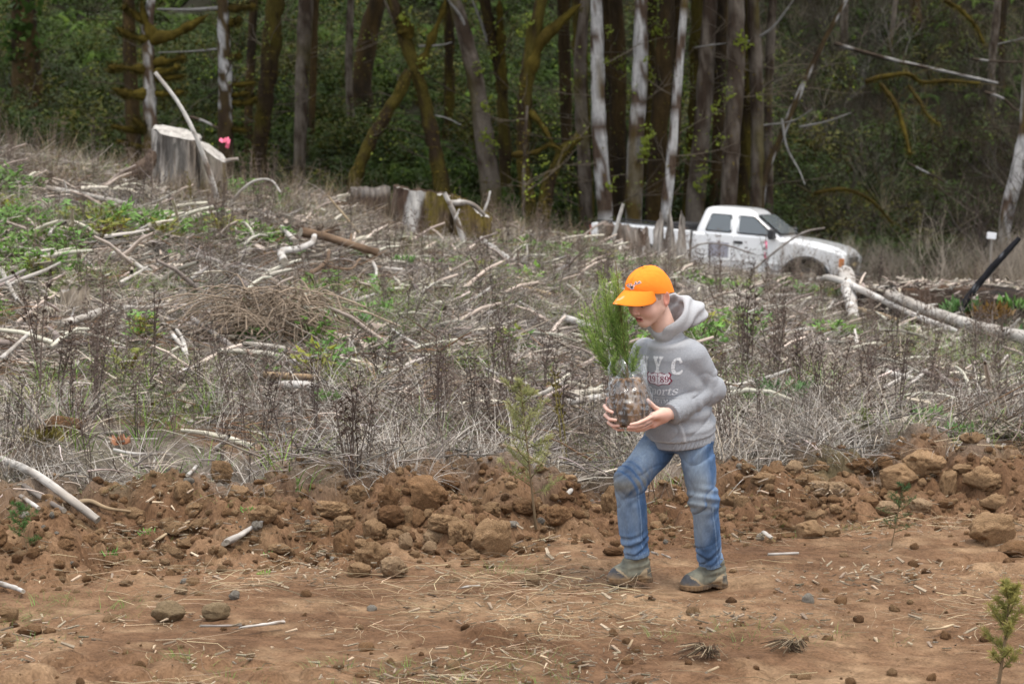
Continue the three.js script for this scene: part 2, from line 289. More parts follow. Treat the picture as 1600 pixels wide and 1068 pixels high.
const jit = (c, k) => { const a = 1 + rr(-k, k); return [c[0] * a * rr(0.9, 1.1), c[1] * a, c[2] * a * rr(0.8, 1.2)]; };
// how green the slope is: ferny at the left and centre, twiggy and brown at the upper right
const greenness = (x, d) => clamp(0.95 - 0.75 * sst(1, 13, x + (d - 50) * 0.06) + 0.45 * fb2(x * 0.16, d * 0.16, 3), 0.05, 1);
reseed(101);
scatter('fern_undergrowth', 'sword ferns covering the shady slope behind the clearing', ferns, M.leaf, 11500, () => {
  const d = 44 + 66 * Math.pow(rnd(), 1.45), x = rr(-0.36, 0.36) * d; if (rnd() > greenness(x, d) * 1.05 * (0.15 + 0.85 * clump(x, d))) return null; if ((d > 77 && d < 88 && x < -11) || (d < 45.2 && x > 0 && x < 9.8)) return null;
  return { p: onGround(x, d, -0.03), s: rr(0.8, 2.0), ry: rr(0, 6.28), c: jit(scl(GREEN, 0.45 + 1.0 * clump(x, d)), 0.4) };
});
scatter('leafy_undergrowth', 'low leafy bushes among the ferns on the shady slope', bushes, M.leaf, 9500, () => {
  const d = 43.5 + 66 * Math.pow(rnd(), 1.5), x = rr(-0.36, 0.36) * d; if (rnd() > (0.35 + 0.6 * greenness(x, d)) * (0.3 + 0.7 * clump(x + 7, d + 3))) return null; if ((d > 77 && d < 88 && x < -11) || (d < 45.2 && x > 0 && x < 9.8)) return null;
  const y = rnd() < 0.25 ? [0.080, 0.080, 0.014] : [0.032, 0.052, 0.009];
  return { p: onGround(x, d, -0.05), s: rr(0.7, 2.1), ry: rr(0, 6.28), c: jit(y, 0.4) };
});
scatter('bare_undergrowth', 'grey bare shrubs and fallen twigs tangled on the wooded slope', shrubs, M.dry, 3400, () => {
  const d = 41 + 62 * Math.pow(rnd(), 1.4), x = rr(-0.36, 0.36) * d; if (rnd() < 0.95 * greenness(x, d) + 0.1) return null; if ((d > 77 && d < 88 && x < -11) || (d < 45.2 && x > 0 && x < 9.8)) return null;
  return { p: onGround(x, d, -0.05), s: rr(0.5, 1.5), ry: rr(0, 6.28), rx: rr(-0.5, 0.5), rz: rr(-0.5, 0.5), c: jit(rnd() < 0.3 ? [0.14, 0.122, 0.10] : [0.045, 0.036, 0.025], 0.4) };
});

// ---------- trees: trunk, limbs with moss, leaf tufts, crown above the frame ----------
const barkCol = {
  white: (q, t, a) => { const n = fb3(q.x * 3.2, q.y * 2.6, q.z * 3.2, 4) + 0.3 * n3(q.x * 11, q.y * 7, q.z * 11), f = n3(q.x * 40, q.y * 8, q.z * 40); let c = n > -0.07 ? scl([0.54, 0.525, 0.51], 0.85 + 0.35 * f) : mixc([0.07, 0.045, 0.03], [0.14, 0.10, 0.075], 0.5 + 0.5 * f); const mm = sst(0.05, 0.4, fb3(q.x * 2.5 + 30, q.y * 0.7, q.z * 2.5)); return mixc(c, [0.10, 0.07, 0.02], mm * 0.85); },
  patchy: (q) => { const n = fb3(q.x * 3.4, q.y * 2.6, q.z * 3.4, 4) + 0.3 * n3(q.x * 11, q.y * 7, q.z * 11), f = n3(q.x * 40, q.y * 12, q.z * 40); return n > 0.16 ? scl([0.5, 0.49, 0.48], 0.85 + 0.35 * f) : mixc([0.05, 0.034, 0.022], [0.10, 0.072, 0.03], clamp(0.5 + 1.5 * n, 0, 1)).map((v) => v * (1 + 0.3 * f)); },
  grey: (q) => { const n = fb3(q.x * 4, q.y * 2.0, q.z * 4, 4) + 0.2 * n3(q.x * 12, q.y * 7, q.z * 12), f = n3(q.x * 30, q.y * 6, q.z * 30); return mixc(mixc([0.17, 0.142, 0.115], [0.06, 0.042, 0.03], sst(-0.15, 0.25, n)), [0.10, 0.085, 0.025], 0.7 * sst(0.1, 0.4, fb3(q.x * 2 - 9, q.y * 0.8, q.z * 2))).map((v) => v * (1 + 0.25 * f)); },
  dark: (q) => { const n = fb3(q.x * 4, q.y * 1.2, q.z * 4, 3), f = n3(q.x * 30, q.y * 7, q.z * 30); return mixc([0.035, 0.026, 0.018], [0.085, 0.055, 0.022], clamp(0.5 + 1.2 * n, 0, 1)).map((v) => v * (1 + 0.3 * f)); },
  moss: (q) => { const n = fb3(q.x * 4.5, q.y * 1.6, q.z * 4.5, 3), f = n3(q.x * 35, q.y * 25, q.z * 35); return mixc([0.04, 0.027, 0.016], [0.080, 0.064, 0.014], sst(-0.3, 0.2, n)).map((v) => v * (1 + 0.35 * f)); },
};
const mossCol = (q) => { const f = n3(q.x * 14, q.y * 14, q.z * 14), n = fb3(q.x * 2, q.y * 2, q.z * 2, 2); return scl(mixc([0.06, 0.042, 0.010], [0.12, 0.092, 0.016], clamp(0.5 + n, 0, 1)), 1 + 0.35 * f); };
function crownGeo(s) {
  reseed(s); const b = new MB();
  for (let k = 0; k < 11; k++) { const a = k * 2.4 + rr(-0.3, 0.3), y = rr(-1.5, 2.2), L = rr(1.5, 3); twigs(b, V(0, y, 0), V(Math.cos(a), rr(0.2, 0.9), Math.sin(a)).normalize(), L, 0.05, 1, [0.12, 0.1, 0.08]); }
  for (let k = 0; k < 1300; k++) { const a = rr(0, 6.28), r = 2.9 * Math.sqrt(rnd()), y = rr(-1.2, 4), w = rr(0.7, 1.3); if (n3(Math.cos(a) * r * 0.7, y * 0.7, Math.sin(a) * r * 0.7) < -0.1) continue; const d = V(rr(-1, 1), rr(-1, 1), rr(-1, 1)).normalize(), sd = d.clone().cross(V(0.3, 1, 0.2)).normalize(); b.leaf(V(Math.cos(a) * r, y, Math.sin(a) * r), d, sd, rr(0.14, 0.28), rr(0.1, 0.2), [0.06 * w, 0.10 * w, 0.02 * w]); }
  return b.build();
}
const crowns = [21, 22, 23].map(crownGeo);
const tuftGeo = (s, n) => { reseed(s); const b = new MB(); for (let k = 0; k < n; k++) { const p = V(rr(-1, 1), rr(-1, 1), rr(-1, 1)).multiplyScalar(0.16), d = V(rr(-1, 1), rr(-1.2, 0.5), rr(-1, 1)).normalize(), sd = d.clone().cross(V(0.2, 1, 0.4)).normalize(), w = rr(0.7, 1.3); b.leaf(p, d, sd, rr(0.07, 0.14), rr(0.05, 0.09), [0.19 * w, 0.23 * w, 0.035 * w]); } return b.build(); };
const tufts = [31, 32, 33].map((s) => tuftGeo(s, 26));
const ivyTufts = tufts.map((t) => { const g = t.clone(), C = g.attributes.color; for (let i = 0; i < C.count; i++) C.setXYZ(i, C.getX(i) * 0.2, C.getY(i) * 0.3, C.getZ(i) * 0.4); return g; });
let treeN = 0;
// pts: pixels up the trunk; d: distance; w: trunk width in pixels (low, high); limbs: [[pixels, width, dz]...] mossy or bare; leaves: pixels of leaf tufts
function tree(kind, label, pts, d, w, style, { limbs = [], leaves = [], lean = 0, group = 'trees along the foot of the slope', crown = true } = {}) {
  reseed(500 + treeN++);
  const P = pts.map(([x, y], i) => at(x, y, d + lean * i)), lo = P[0], base = V(lo.x, H(lo.x, -lo.z) - 0.1, lo.z), g = thing(kind, base, label, 'tree', group);
  const path = []; if (lo.y > base.y + 0.3) path.push(base.clone().add(V(rr(-0.1, 0.1), 0, 0))); path.push(...P);
  const top = P[P.length - 1], dir = top.clone().sub(P[P.length - 2]).normalize(); if (dir.y < 0.55) { dir.y = 0.55; dir.normalize(); }
  const leanUp = dir.clone().lerp(V(0, 1, 0), 0.5).normalize(), t2 = top.clone().addScaledVector(dir, 2), t3 = t2.clone().addScaledVector(leanUp, Math.max(1.5, 11 - t2.y));
  if (crown) path.push(t2, t3);
  const loc = path.map((q) => q.clone().sub(base)), line = curve(loc, 46), rLo = w[0] / 2 / pxm(d), rHi = w[1] / 2 / pxm(d), frac = clamp((top.y - base.y) / (loc[loc.length - 1].y), 0.05, 1);
  const ph = rr(0, 50), colr = (q, t, a) => barkCol[style](V(q.x + base.x, q.y + ph, q.z + base.z), t, a);
  const b = new MB(); b.tube(line, (t) => (t < frac ? lerp(rLo, rHi, t / frac) : lerp(rHi, rHi * 0.45, (t - frac) / (1 - frac + 1e-6))) * (1 + 0.5 * Math.exp(-t * 28)), colr, { sides: 14, rough: style === 'moss' ? 0.28 : 0.1, roughF: style === 'moss' ? 5 : 3.5 });
  b.mesh('trunk', M.bark, g);
  for (const [lp, lw, dz = 0, kindL = 'moss'] of limbs) {
    const m = new MB(), q = curve(lp.map(([x, y], i) => at(x, y, d - dz * i / Math.max(1, lp.length - 1)).sub(base)), 18), r = lw / 2 / pxm(d) * (kindL === 'moss' ? 1.3 : 1);
    if (kindL === 'moss') {
      m.tube(q, (t) => r * (1.05 - 0.3 * t - 0.6 * sst(0.88, 1, t)) * (0.85 + 0.4 * n2(t * 8, lw + treeN)), (v) => mossCol(v), { sides: 9, rough: 0.3, roughF: 7 });
      for (let k = 0; k < 420; k++) { const c = q[Math.floor(rnd() * q.length)], a = rr(0, 6.28), o = V(Math.cos(a), Math.sin(a), rr(-1, 1)).normalize(), w2 = rr(0.7, 1.4); m.blade(c.clone().addScaledVector(o, r * 0.7), o.clone().add(V(0, -0.3, 0)).normalize(), r * rr(0.4, 1.2), 0.022, scl([0.085, 0.07, 0.015], w2), 0.6, 2); }
    } else m.tube(q, (t) => r * (1 - 0.55 * t), kindL === 'pale' ? (v) => scl([0.26, 0.25, 0.235], 1 + 0.3 * n3(v.x * 20, v.y * 20, v.z * 20)) : (v) => scl([0.10, 0.085, 0.065], 1 + 0.4 * n3(v.x * 12, v.y * 12, v.z * 12)), { sides: 6, rough: 0.12, roughF: 12 });
    m.mesh('limb', M.bark, g);
  }
  { // shaggy moss on the bark and fine bare twigs
    const nIn = Math.max(6, Math.floor(46 * frac)), mb = new MB(), shag = style === 'moss' ? 520 : style === 'dark' ? 260 : style === 'grey' ? 200 : 110;
    for (let k = 0; k < shag; k++) { const i = Math.floor(rnd() * nIn), c = line[i], a = rr(0, 6.28), o = V(Math.cos(a), 0, Math.sin(a)), t = i / 46, r = lerp(rLo, rHi, Math.min(1, t / frac)), w2 = rr(0.6, 1.5); if (style !== 'moss' && n3(Math.cos(a) * 1.2 + ph, c.y * 0.8, Math.sin(a) * 1.2) < 0.05) continue; mb.blade(c.clone().addScaledVector(o, r * 0.96), o.clone().add(V(rr(-0.3, 0.3), rr(-0.9, 0.5), rr(-0.3, 0.3))).normalize(), rr(0.04, 0.13), 0.03, scl([0.105, 0.078, 0.014], w2), 0.8, 2); }
    if (!mb.empty) mb.mesh('moss', M.dry, g).userData.kind = 'stuff';
    const tb = new MB(); for (let k = 0; k < 5; k++) { const i = Math.floor(rr(0.25, 1) * nIn), a = rr(0, 6.28), w2 = rr(0.7, 1.5); twigs(tb, line[i].clone(), V(Math.cos(a), rr(-0.1, 0.7), Math.sin(a)).normalize(), rr(0.7, 1.7), 0.016, 1, [0.10 * w2, 0.082 * w2, 0.062 * w2]); if (rnd() < 0.6) for (let m = 0; m < 14; m++) { const dd = V(rr(-1, 1), rr(-1, 0.6), rr(-1, 1)).normalize(); tb.leaf(line[i].clone().add(V(Math.cos(a) * rr(0.4, 1.3), rr(-0.3, 0.7), Math.sin(a) * rr(0.4, 1.3))), dd, dd.clone().cross(V(0.2, 1, 0.3)).normalize(), rr(0.05, 0.1), rr(0.04, 0.07), [0.13 * w2, 0.16 * w2, 0.03]); } }
    tb.mesh('twigs', M.dry, g).userData.kind = 'stuff';
  }
  leaves.forEach(([x, y, s = 1], k) => { const t = mesh('leaf_tuft', (kind === 'ivy_tree' ? ivyTufts : tufts)[k % 3], M.leaf, g); t.userData.kind = 'stuff'; t.position.copy(at(x, y, d - 0.35).sub(base)); t.scale.setScalar(s * 1.15); t.rotation.set(k, k * 2.1, 0); });
  if (crown) { const c = mesh('crown', crowns[treeN % 3], M.leaf, g); c.position.copy(loc[loc.length - 1]).add(V(0, -0.2, 0)); c.rotation.y = treeN; c.userData.kind = 'stuff'; c.scale.setScalar(1.25); }
  return g;
}
const L1 = [[190, 15], [205, 25], [222, 42]];
tree('ivy_tree', 'dark tree cloaked in green ivy by the paved road', [[42, 130], [38, 60], [36, 0]], 62, [52, 40], 'dark', { leaves: [[20, 20, 2.4], [50, 40, 2.6], [30, 60, 2.4], [52, 78, 2], [25, 90, 1.6], [48, 8, 2.4], [15, 45, 2]] });
tree('alder_tree', 'dark mossy trunk close behind the grey limby tree', [[206, 160], [202, 80], [200, 0]], 51, [24, 20], 'dark', { limbs: [[[[200, 100], [180, 108], [168, 106]], 10, 0.2]] });
tree('limby_tree', 'grey trunk with thick mossy stub limbs behind the tall stump', [[236, 250], [234, 170], [232, 100], [230, 45], [236, 0]], 46, [25, 18], 'white', {
  limbs: [[[[234, 62], [210, 58], [180, 42]], 12, 0.3], [[[236, 62], [270, 54], [300, 38], [326, 22]], 13, 0.3], [[[238, 60], [226, 30], [220, 0]], 13, 0.2], [[[230, 35], [205, 18], [190, 8]], 11, 0.2], [[[238, 98], [270, 94], [292, 88]], 11, 0.3], [[[232, 110], [200, 106], [168, 104]], 11, 0.4], [[[240, 114], [262, 110], [282, 102]], 11, 0.4], [[[232, 148], [200, 146], [174, 138]], 13, 0.4], [[[240, 146], [268, 146], [288, 142]], 10, 0.3], [[[234, 205], [220, 196], [206, 184]], 14, 0.4], [[[232, 206], [200, 202], [172, 196]], 9, 0.3], [[[242, 124], [266, 121], [288, 118]], 9, 0.3], [[[234, 232], [205, 226], [180, 218]], 8, 0.3]] });
tree('limby_tree', 'dark trunk with white lichen patches and mossy stubs right of the tall stump', [[352, 230], [352, 150], [350, 80], [348, 0]], 47, [27, 20], 'patchy', {
  limbs: [[[[358, 12], [380, 12], [400, 8]], 10, 0.3], [[[358, 36], [370, 34], [376, 26]], 11, 0.3], [[[358, 88], [370, 88], [376, 84]], 9, 0.2], [[[358, 132], [380, 132], [400, 128]], 8, 0.3], [[[360, 148], [378, 147], [390, 145]], 9, 0.3], [[[360, 160], [386, 160], [402, 152]], 9, 0.3], [[[356, 202], [372, 202], [386, 204]], 8, 0.3], [[[345, 12], [300, 15], [245, 14]], 7, -0.3, 'pale'], [[[345, 76], [300, 80], [246, 82]], 4, -0.3, 'pale']] });
tree('maple_tree', 'mossy brown trunk that widens upward, right of the lichen patched one', [[406, 230], [414, 150], [424, 70], [430, 0]], 49, [22, 30], 'moss');
tree('maple_tree', 'dark straight mossy trunk standing over dry vines', [[470, 180], [473, 90], [478, 0]], 52, [18, 24], 'grey');
tree('maple_tree', 'thin dark trunk behind the vines, half hidden by ferns', [[488, 150], [492, 0]], 58, [12, 12], 'dark');
tree('alder_tree', 'thin grey trunk left of the leaning mossy pair', [[545, 120], [546, 60], [548, 0]], 60, [12, 12], 'grey');
tree('maple_tree', 'broad dim trunk behind the leaning mossy pair', [[565, 130], [575, 60], [590, 0]], 62, [34, 30], 'dark');
tree('leaning_tree', 'mossy trunk leaning right, the left leg of the crossed pair', [[552, 290], [580, 220], [612, 165], [640, 110]], 46, [22, 18], 'moss', { crown: false });
tree('leaning_tree', 'mossy trunk leaning left, crossing its neighbour behind the wide stump', [[690, 300], [676, 215], [658, 140], [636, 70], [612, 0]], 46.4, [28, 20], 'moss', { limbs: [[[[640, 60], [632, 40], [626, 22]], 20, 0.2], [[[655, 110], [672, 66], [690, 22], [696, 0]], 13, 0.3], [[[636, 70], [610, 20], [600, 0]], 8, 0.1, 'bare'], [[[655, 72], [690, 70], [706, 66]], 4, 0.5, 'pale'], [[[680, 180], [700, 185], [720, 195]], 3, 0.5, 'pale']], leaves: [[662, 100, 0.8], [636, 28, 0.9]] });
tree('bigleaf_tree', 'thick grey brown trunk tilting left above the wide stump', [[768, 320], [757, 220], [742, 120], [722, 40], [710, 0]], 47, [36, 24], 'grey', { leaves: [[748, 105, 0.7], [762, 165, 0.8], [760, 215, 0.8], [772, 232, 0.7]], limbs: [[[[735, 90], [722, 30], [700, 0]], 8, 0.3, 'pale']] });
tree('forked_tree', 'two dark stems forking low behind the thick grey brown trunk', [[785, 150], [776, 90], [765, 40], [757, 0]], 53, [18, 18], 'moss', { limbs: [[[[764, 70], [750, 30], [738, 0]], 6, 0.1, 'pale'], [[[784, 140], [782, 60], [780, 0]], 15, 0.1]], leaves: [[770, 80, 0.7]] });
tree('mossy_tree', 'mossy trunk with one limb reaching right toward the white trunks', [[826, 330], [818, 250], [820, 150], [832, 70], [846, 0]], 46, [20, 24], 'moss', { limbs: [[[[824, 120], [846, 65], [876, 34], [908, 6]], 16, 0.4], [[[824, 170], [850, 200], [866, 228]], 8, 0.4]], leaves: [[826, 30, 0.7], [815, 50, 0.6]] });
tree('sapling_tree', 'slim pale stem standing before the mossy trunk with one limb', [[818, 325], [820, 230], [824, 165]], 44, [6, 4], 'grey', { crown: false });
tree('curved_tree', 'short mossy trunk curving up toward the white trunks', [[848, 335], [858, 285], [878, 240], [906, 212]], 45, [24, 16], 'moss', { crown: false, limbs: [[[[800, 242], [835, 238], [860, 226], [880, 236]], 8, 0.3]], leaves: [[850, 250, 0.6]] });
tree('alder_tree', 'dark mossy trunk at the left edge of the white trunk cluster', [[916, 345], [912, 220], [908, 110], [902, 0]], 49, [24, 22], 'moss');
tree('alder_tree', 'grey brown trunk with a dark band low, beside the leftmost white trunk', [[916, 330], [912, 240], [908, 170], [906, 100], [915, 0]], 47.5, [20, 20], 'grey');
tree('white_alder', 'tall white barked trunk behind the pickup bed, leftmost of the white ones', [[946, 345], [938, 240], [934, 120], [932, 0]], 46, [27, 21], 'white', { leaves: [[952, 45, 0.5], [956, 290, 0.7], [949, 96, 0.4]] });
tree('alder_tree', 'dark trunk filling the gap between the first two white trunks', [[964, 335], [966, 200], [966, 90], [962, 0]], 50, [28, 24], 'dark', { leaves: [[968, 96, 0.7], [974, 104, 0.5]] });
tree('white_alder', 'stout patchy white trunk with yellow green leaves at its right side', [[990, 340], [994, 220], [1000, 120], [1002, 0]], 46.3, [29, 23], 'white', { leaves: [[1012, 205, 0.9], [1014, 222, 0.9], [1008, 240, 0.8], [1024, 6, 0.9], [1012, 94, 0.5]] });
tree('alder_tree', 'dark brown mossy trunk between the second and third white trunks', [[1022, 335], [1030, 200], [1038, 90], [1042, 0]], 48, [30, 28], 'dark', { leaves: [[1024, 38, 0.9], [1034, 46, 0.8], [1020, 120, 0.6]] });
tree('white_alder', 'slender white trunk leaning right above the splintered stump', [[1040, 340], [1050, 240], [1060, 120], [1070, 0]], 45.7, [19, 13], 'white');
tree('alder_tree', 'dark mossy trunk just right of the slender white trunk', [[1078, 335], [1086, 200], [1090, 90], [1092, 0]], 49.5, [24, 24], 'moss', { leaves: [[1078, 205, 1], [1082, 240, 1], [1090, 270, 1]] });
tree('bigleaf_tree', 'broad grey purple trunk rising behind the pickup cab', [[1086, 330], [1096, 220], [1104, 100], [1110, 0]], 47, [32, 24], 'grey', { leaves: [[1100, 268, 0.9], [1094, 290, 0.8]] });
tree('bigleaf_tree', 'brown trunk with a pale base right behind the cab roof', [[1138, 330], [1144, 220], [1150, 110], [1150, 0]], 46.5, [24, 28], 'grey', { leaves: [[1140, 144, 0.7], [1120, 170, 0.7], [1160, 64, 0.9], [1126, 220, 0.6]] });
tree('alder_tree', 'rust brown mossy trunk behind the middle of the cab', [[1160, 330], [1168, 200], [1172, 100], [1168, 0]], 48.5, [20, 22], 'moss');
tree('alder_tree', 'brown trunk with grey patches at the right edge of the cluster', [[1182, 325], [1184, 230], [1182, 130], [1178, 20]], 47, [18, 22], 'grey', { limbs: [[[[1178, 62], [1206, 44], [1230, 14], [1240, 0]], 5, 0.6, 'pale'], [[[1182, 62], [1150, 66], [1110, 70], [1085, 74]], 3, 0.6, 'pale'], [[[1188, 196], [1240, 188], [1270, 170]], 3, 0.8, 'pale'], [[[1188, 140], [1222, 120], [1260, 118]], 3, 0.8, 'bare']], leaves: [[1162, 66, 0.9], [1190, 150, 0.6]] });
tree('alder_tree', 'grey topped trunk rising between cluster and leaning birch', [[1202, 300], [1200, 180], [1204, 70], [1208, 0]], 52, [14, 14], 'grey');
tree('leaning_tree', 'thin spotted trunk leaning far right beyond the cab roof', [[1192, 290], [1222, 210], [1252, 140], [1290, 60], [1322, 0]], 47, [13, 8], 'patchy', { limbs: [[[[1222, 185], [1230, 230], [1250, 268], [1258, 288]], 5, 0.6, 'pale'], [[[1250, 198], [1290, 190], [1330, 176]], 4, 0.8, 'pale']] });
tree('alder_tree', 'dim distant trunk on the upper slope above the leaning one', [[1318, 80], [1320, 20], [1320, 0]], 74, [14, 12], 'grey');
tree('alder_tree', 'pair of slim distant stems high on the slope, left one', [[1388, 90], [1395, 40], [1400, 0]], 72, [9, 8], 'grey');
tree('alder_tree', 'wider dim distant trunk near the pair of slim stems', [[1432, 95], [1432, 40], [1430, 0]], 76, [22, 20], 'dark');
tree('alder_tree', 'grey trunk on the upper slope at the far right', [[1550, 115], [1554, 60], [1560, 0]], 63, [13, 12], 'grey', { limbs: [[[[1556, 70], [1580, 64], [1604, 58]], 3, 0.6, 'pale']] });
tree('alder_tree', 'thin dark stem beside the grey trunk on the upper slope', [[1566, 60], [1570, 0]], 66, [11, 10], 'dark');
tree('bigleaf_tree', 'pale leaning trunk at the very edge above the white marker', [[1572, 345], [1590, 270], [1604, 200], [1612, 90], [1616, 0]], 43, [20, 24], 'white');
tree('alder_tree', 'dark trunk behind the tallest white alder at its right side', [[952, 330], [953, 160], [950, 0]], 53, [18, 18], 'dark');
tree('alder_tree', 'shadowed mossy trunk between the patchy white trunk and the dark brown one', [[1010, 330], [1014, 160], [1018, 0]], 54, [16, 16], 'moss');
tree('alder_tree', 'shadowed dark trunk just left of the slender white trunk', [[1052, 330], [1056, 160], [1058, 0]], 54, [16, 18], 'dark');
tree('alder_tree', 'shadowed brown trunk right of the broad grey purple trunk', [[1118, 325], [1124, 160], [1128, 0]], 53, [18, 20], 'dark');
tree('alder_tree', 'dark trunk deep in shade left of the whole white trunk cluster', [[888, 330], [884, 160], [880, 0]], 55, [18, 20], 'dark');
tree('maple_tree', 'dim mossy trunk between the lichen patched trunk and the widening one', [[388, 180], [392, 90], [396, 0]], 57, [14, 14], 'dark');
tree('maple_tree', 'dim trunk left of the thick grey brown trunk', [[700, 200], [702, 100], [700, 0]], 58, [16, 16], 'moss');
// fallen and arching mossy wood on the slope at the right
function slopeLog(name, label, pts, d, w, kind, dz = 0) {
  reseed(900 + w + pts[0][0]); const P = pts.map(([x, y], i) => at(x, y, d - dz * i)), base = P[0].clone(), b = new MB(), q = curve(P.map((p) => p.clone().sub(base)), 24), r = w / 2 / pxm(d), g = thing(name, base, label, kind === 'moss' ? 'branch' : 'log');
  b.tube(q, (t) => r * (1 - 0.4 * t), kind === 'moss' ? mossCol : (v) => scl(n3(v.x * 3, v.y * 3, v.z * 3) > -0.25 ? [0.33, 0.32, 0.31] : [0.08, 0.06, 0.045], 1 + 0.25 * n3(v.x * 18, v.y * 18, v.z * 18)), { sides: 9, rough: kind === 'moss' ? 0.3 : 0.1, roughF: 6 });
  b.mesh('wood', M.bark, g);
  if (kind === 'moss') { const f = new MB(); for (let k = 0; k < 500; k++) { const c = q[Math.floor(rnd() * q.length)], a = rr(0, 6.28), o = V(Math.cos(a), Math.sin(a), rr(-1, 1)).normalize(), w2 = rr(0.6, 1.5); f.blade(c.clone().add(V(rr(-0.08, 0.08), rr(-0.03, 0.03), 0)).addScaledVector(o, r * 0.7), o.clone().add(V(0, -0.6, 0)).normalize(), r * rr(0.5, 1.8), 0.022, scl([0.10, 0.082, 0.015], w2), 0.6, 2); } f.mesh('moss', M.dry, g).userData.kind = 'stuff'; const t = new MB(); for (let k = 0; k < 7; k++) { const c = q[Math.floor(rnd() * q.length)]; twigs(t, c.clone(), V(rr(-1, 1), rr(-0.8, 0.8), rr(-1, 1)).normalize(), rr(0.5, 1.1), 0.014, 1, [0.075, 0.06, 0.03]); } t.mesh('twigs', M.dry, g).userData.kind = 'stuff'; }
  return g;
}
slopeLog('fallen_log', 'white fallen log lying across the twiggy slope at upper right', [[1304, 68], [1390, 92], [1470, 110], [1560, 130]], 56, 7, 'pale');
slopeLog('mossy_branch', 'long yellow mossy branch lying level under the white fallen log', [[1352, 128], [1380, 120], [1420, 116], [1440, 128], [1480, 126], [1530, 130]], 53, 8, 'moss');
slopeLog('mossy_branch', 'mossy branch drooping from the level one toward the pale brush', [[1376, 132], [1398, 160], [1414, 205], [1422, 240]], 52, 9, 'moss', 0.6);
slopeLog('mossy_branch', 'short mossy branch hanging at a slant under the white fallen log', [[1420, 134], [1438, 160], [1450, 180], [1466, 194]], 52, 6, 'moss', 0.5);
slopeLog('mossy_branch', 'high mossy branch arching down at the top of the slope', [[1476, 0], [1500, 14], [1524, 40], [1538, 68]], 58, 8, 'moss');
slopeLog('mossy_branch', 'low mossy branch sagging in the brush ahead of the pickup bonnet', [[1272, 302], [1320, 296], [1360, 312], [1396, 350]], 48, 7, 'moss');
slopeLog('fallen_log', 'thin pale fallen stem on the slope right of the drooping mossy branch', [[1420, 255], [1450, 270], [1480, 285]], 49, 4, 'pale');
slopeLog('bare_branch', 'pale crooked branch at right below the white fallen log', [[1538, 143], [1570, 155], [1586, 170], [1600, 172]], 50, 5, 'pale');
slopeLog('bare_branch', 'pale branch reaching level into the slope at the upper right edge', [[1520, 92], [1560, 96], [1606, 97]], 55, 4, 'pale');
slopeLog('fallen_log', 'pale fallen pole lying behind the tall stump among ferns', [[296, 182], [320, 190], [340, 200]], 44, 6, 'pale');
// ---------- stumps ----------
const weathered = (q) => { const f = n3(q.x * 42, q.y * 5, q.z * 42), g = fb3(q.x * 6, q.y * 2, q.z * 6, 3); return scl(mixc([0.40, 0.375, 0.345], [0.24, 0.20, 0.165], clamp(0.45 + g, 0, 1)), 1 + 0.4 * f); };
const barky = (q) => { const f = n3(q.x * 38, q.y * 6, q.z * 38), g = fb3(q.x * 5, q.y * 3, q.z * 5, 3); return scl(mixc([0.17, 0.125, 0.095], [0.075, 0.048, 0.035], clamp(0.5 + g * 1.3, 0, 1)), 1 + 0.5 * f); };
const mossy = (q) => mixc(barky(q), [0.15, 0.12, 0.025], clamp(0.55 + 1.3 * fb3(q.x * 7, q.y * 4, q.z * 7, 3), 0, 1));
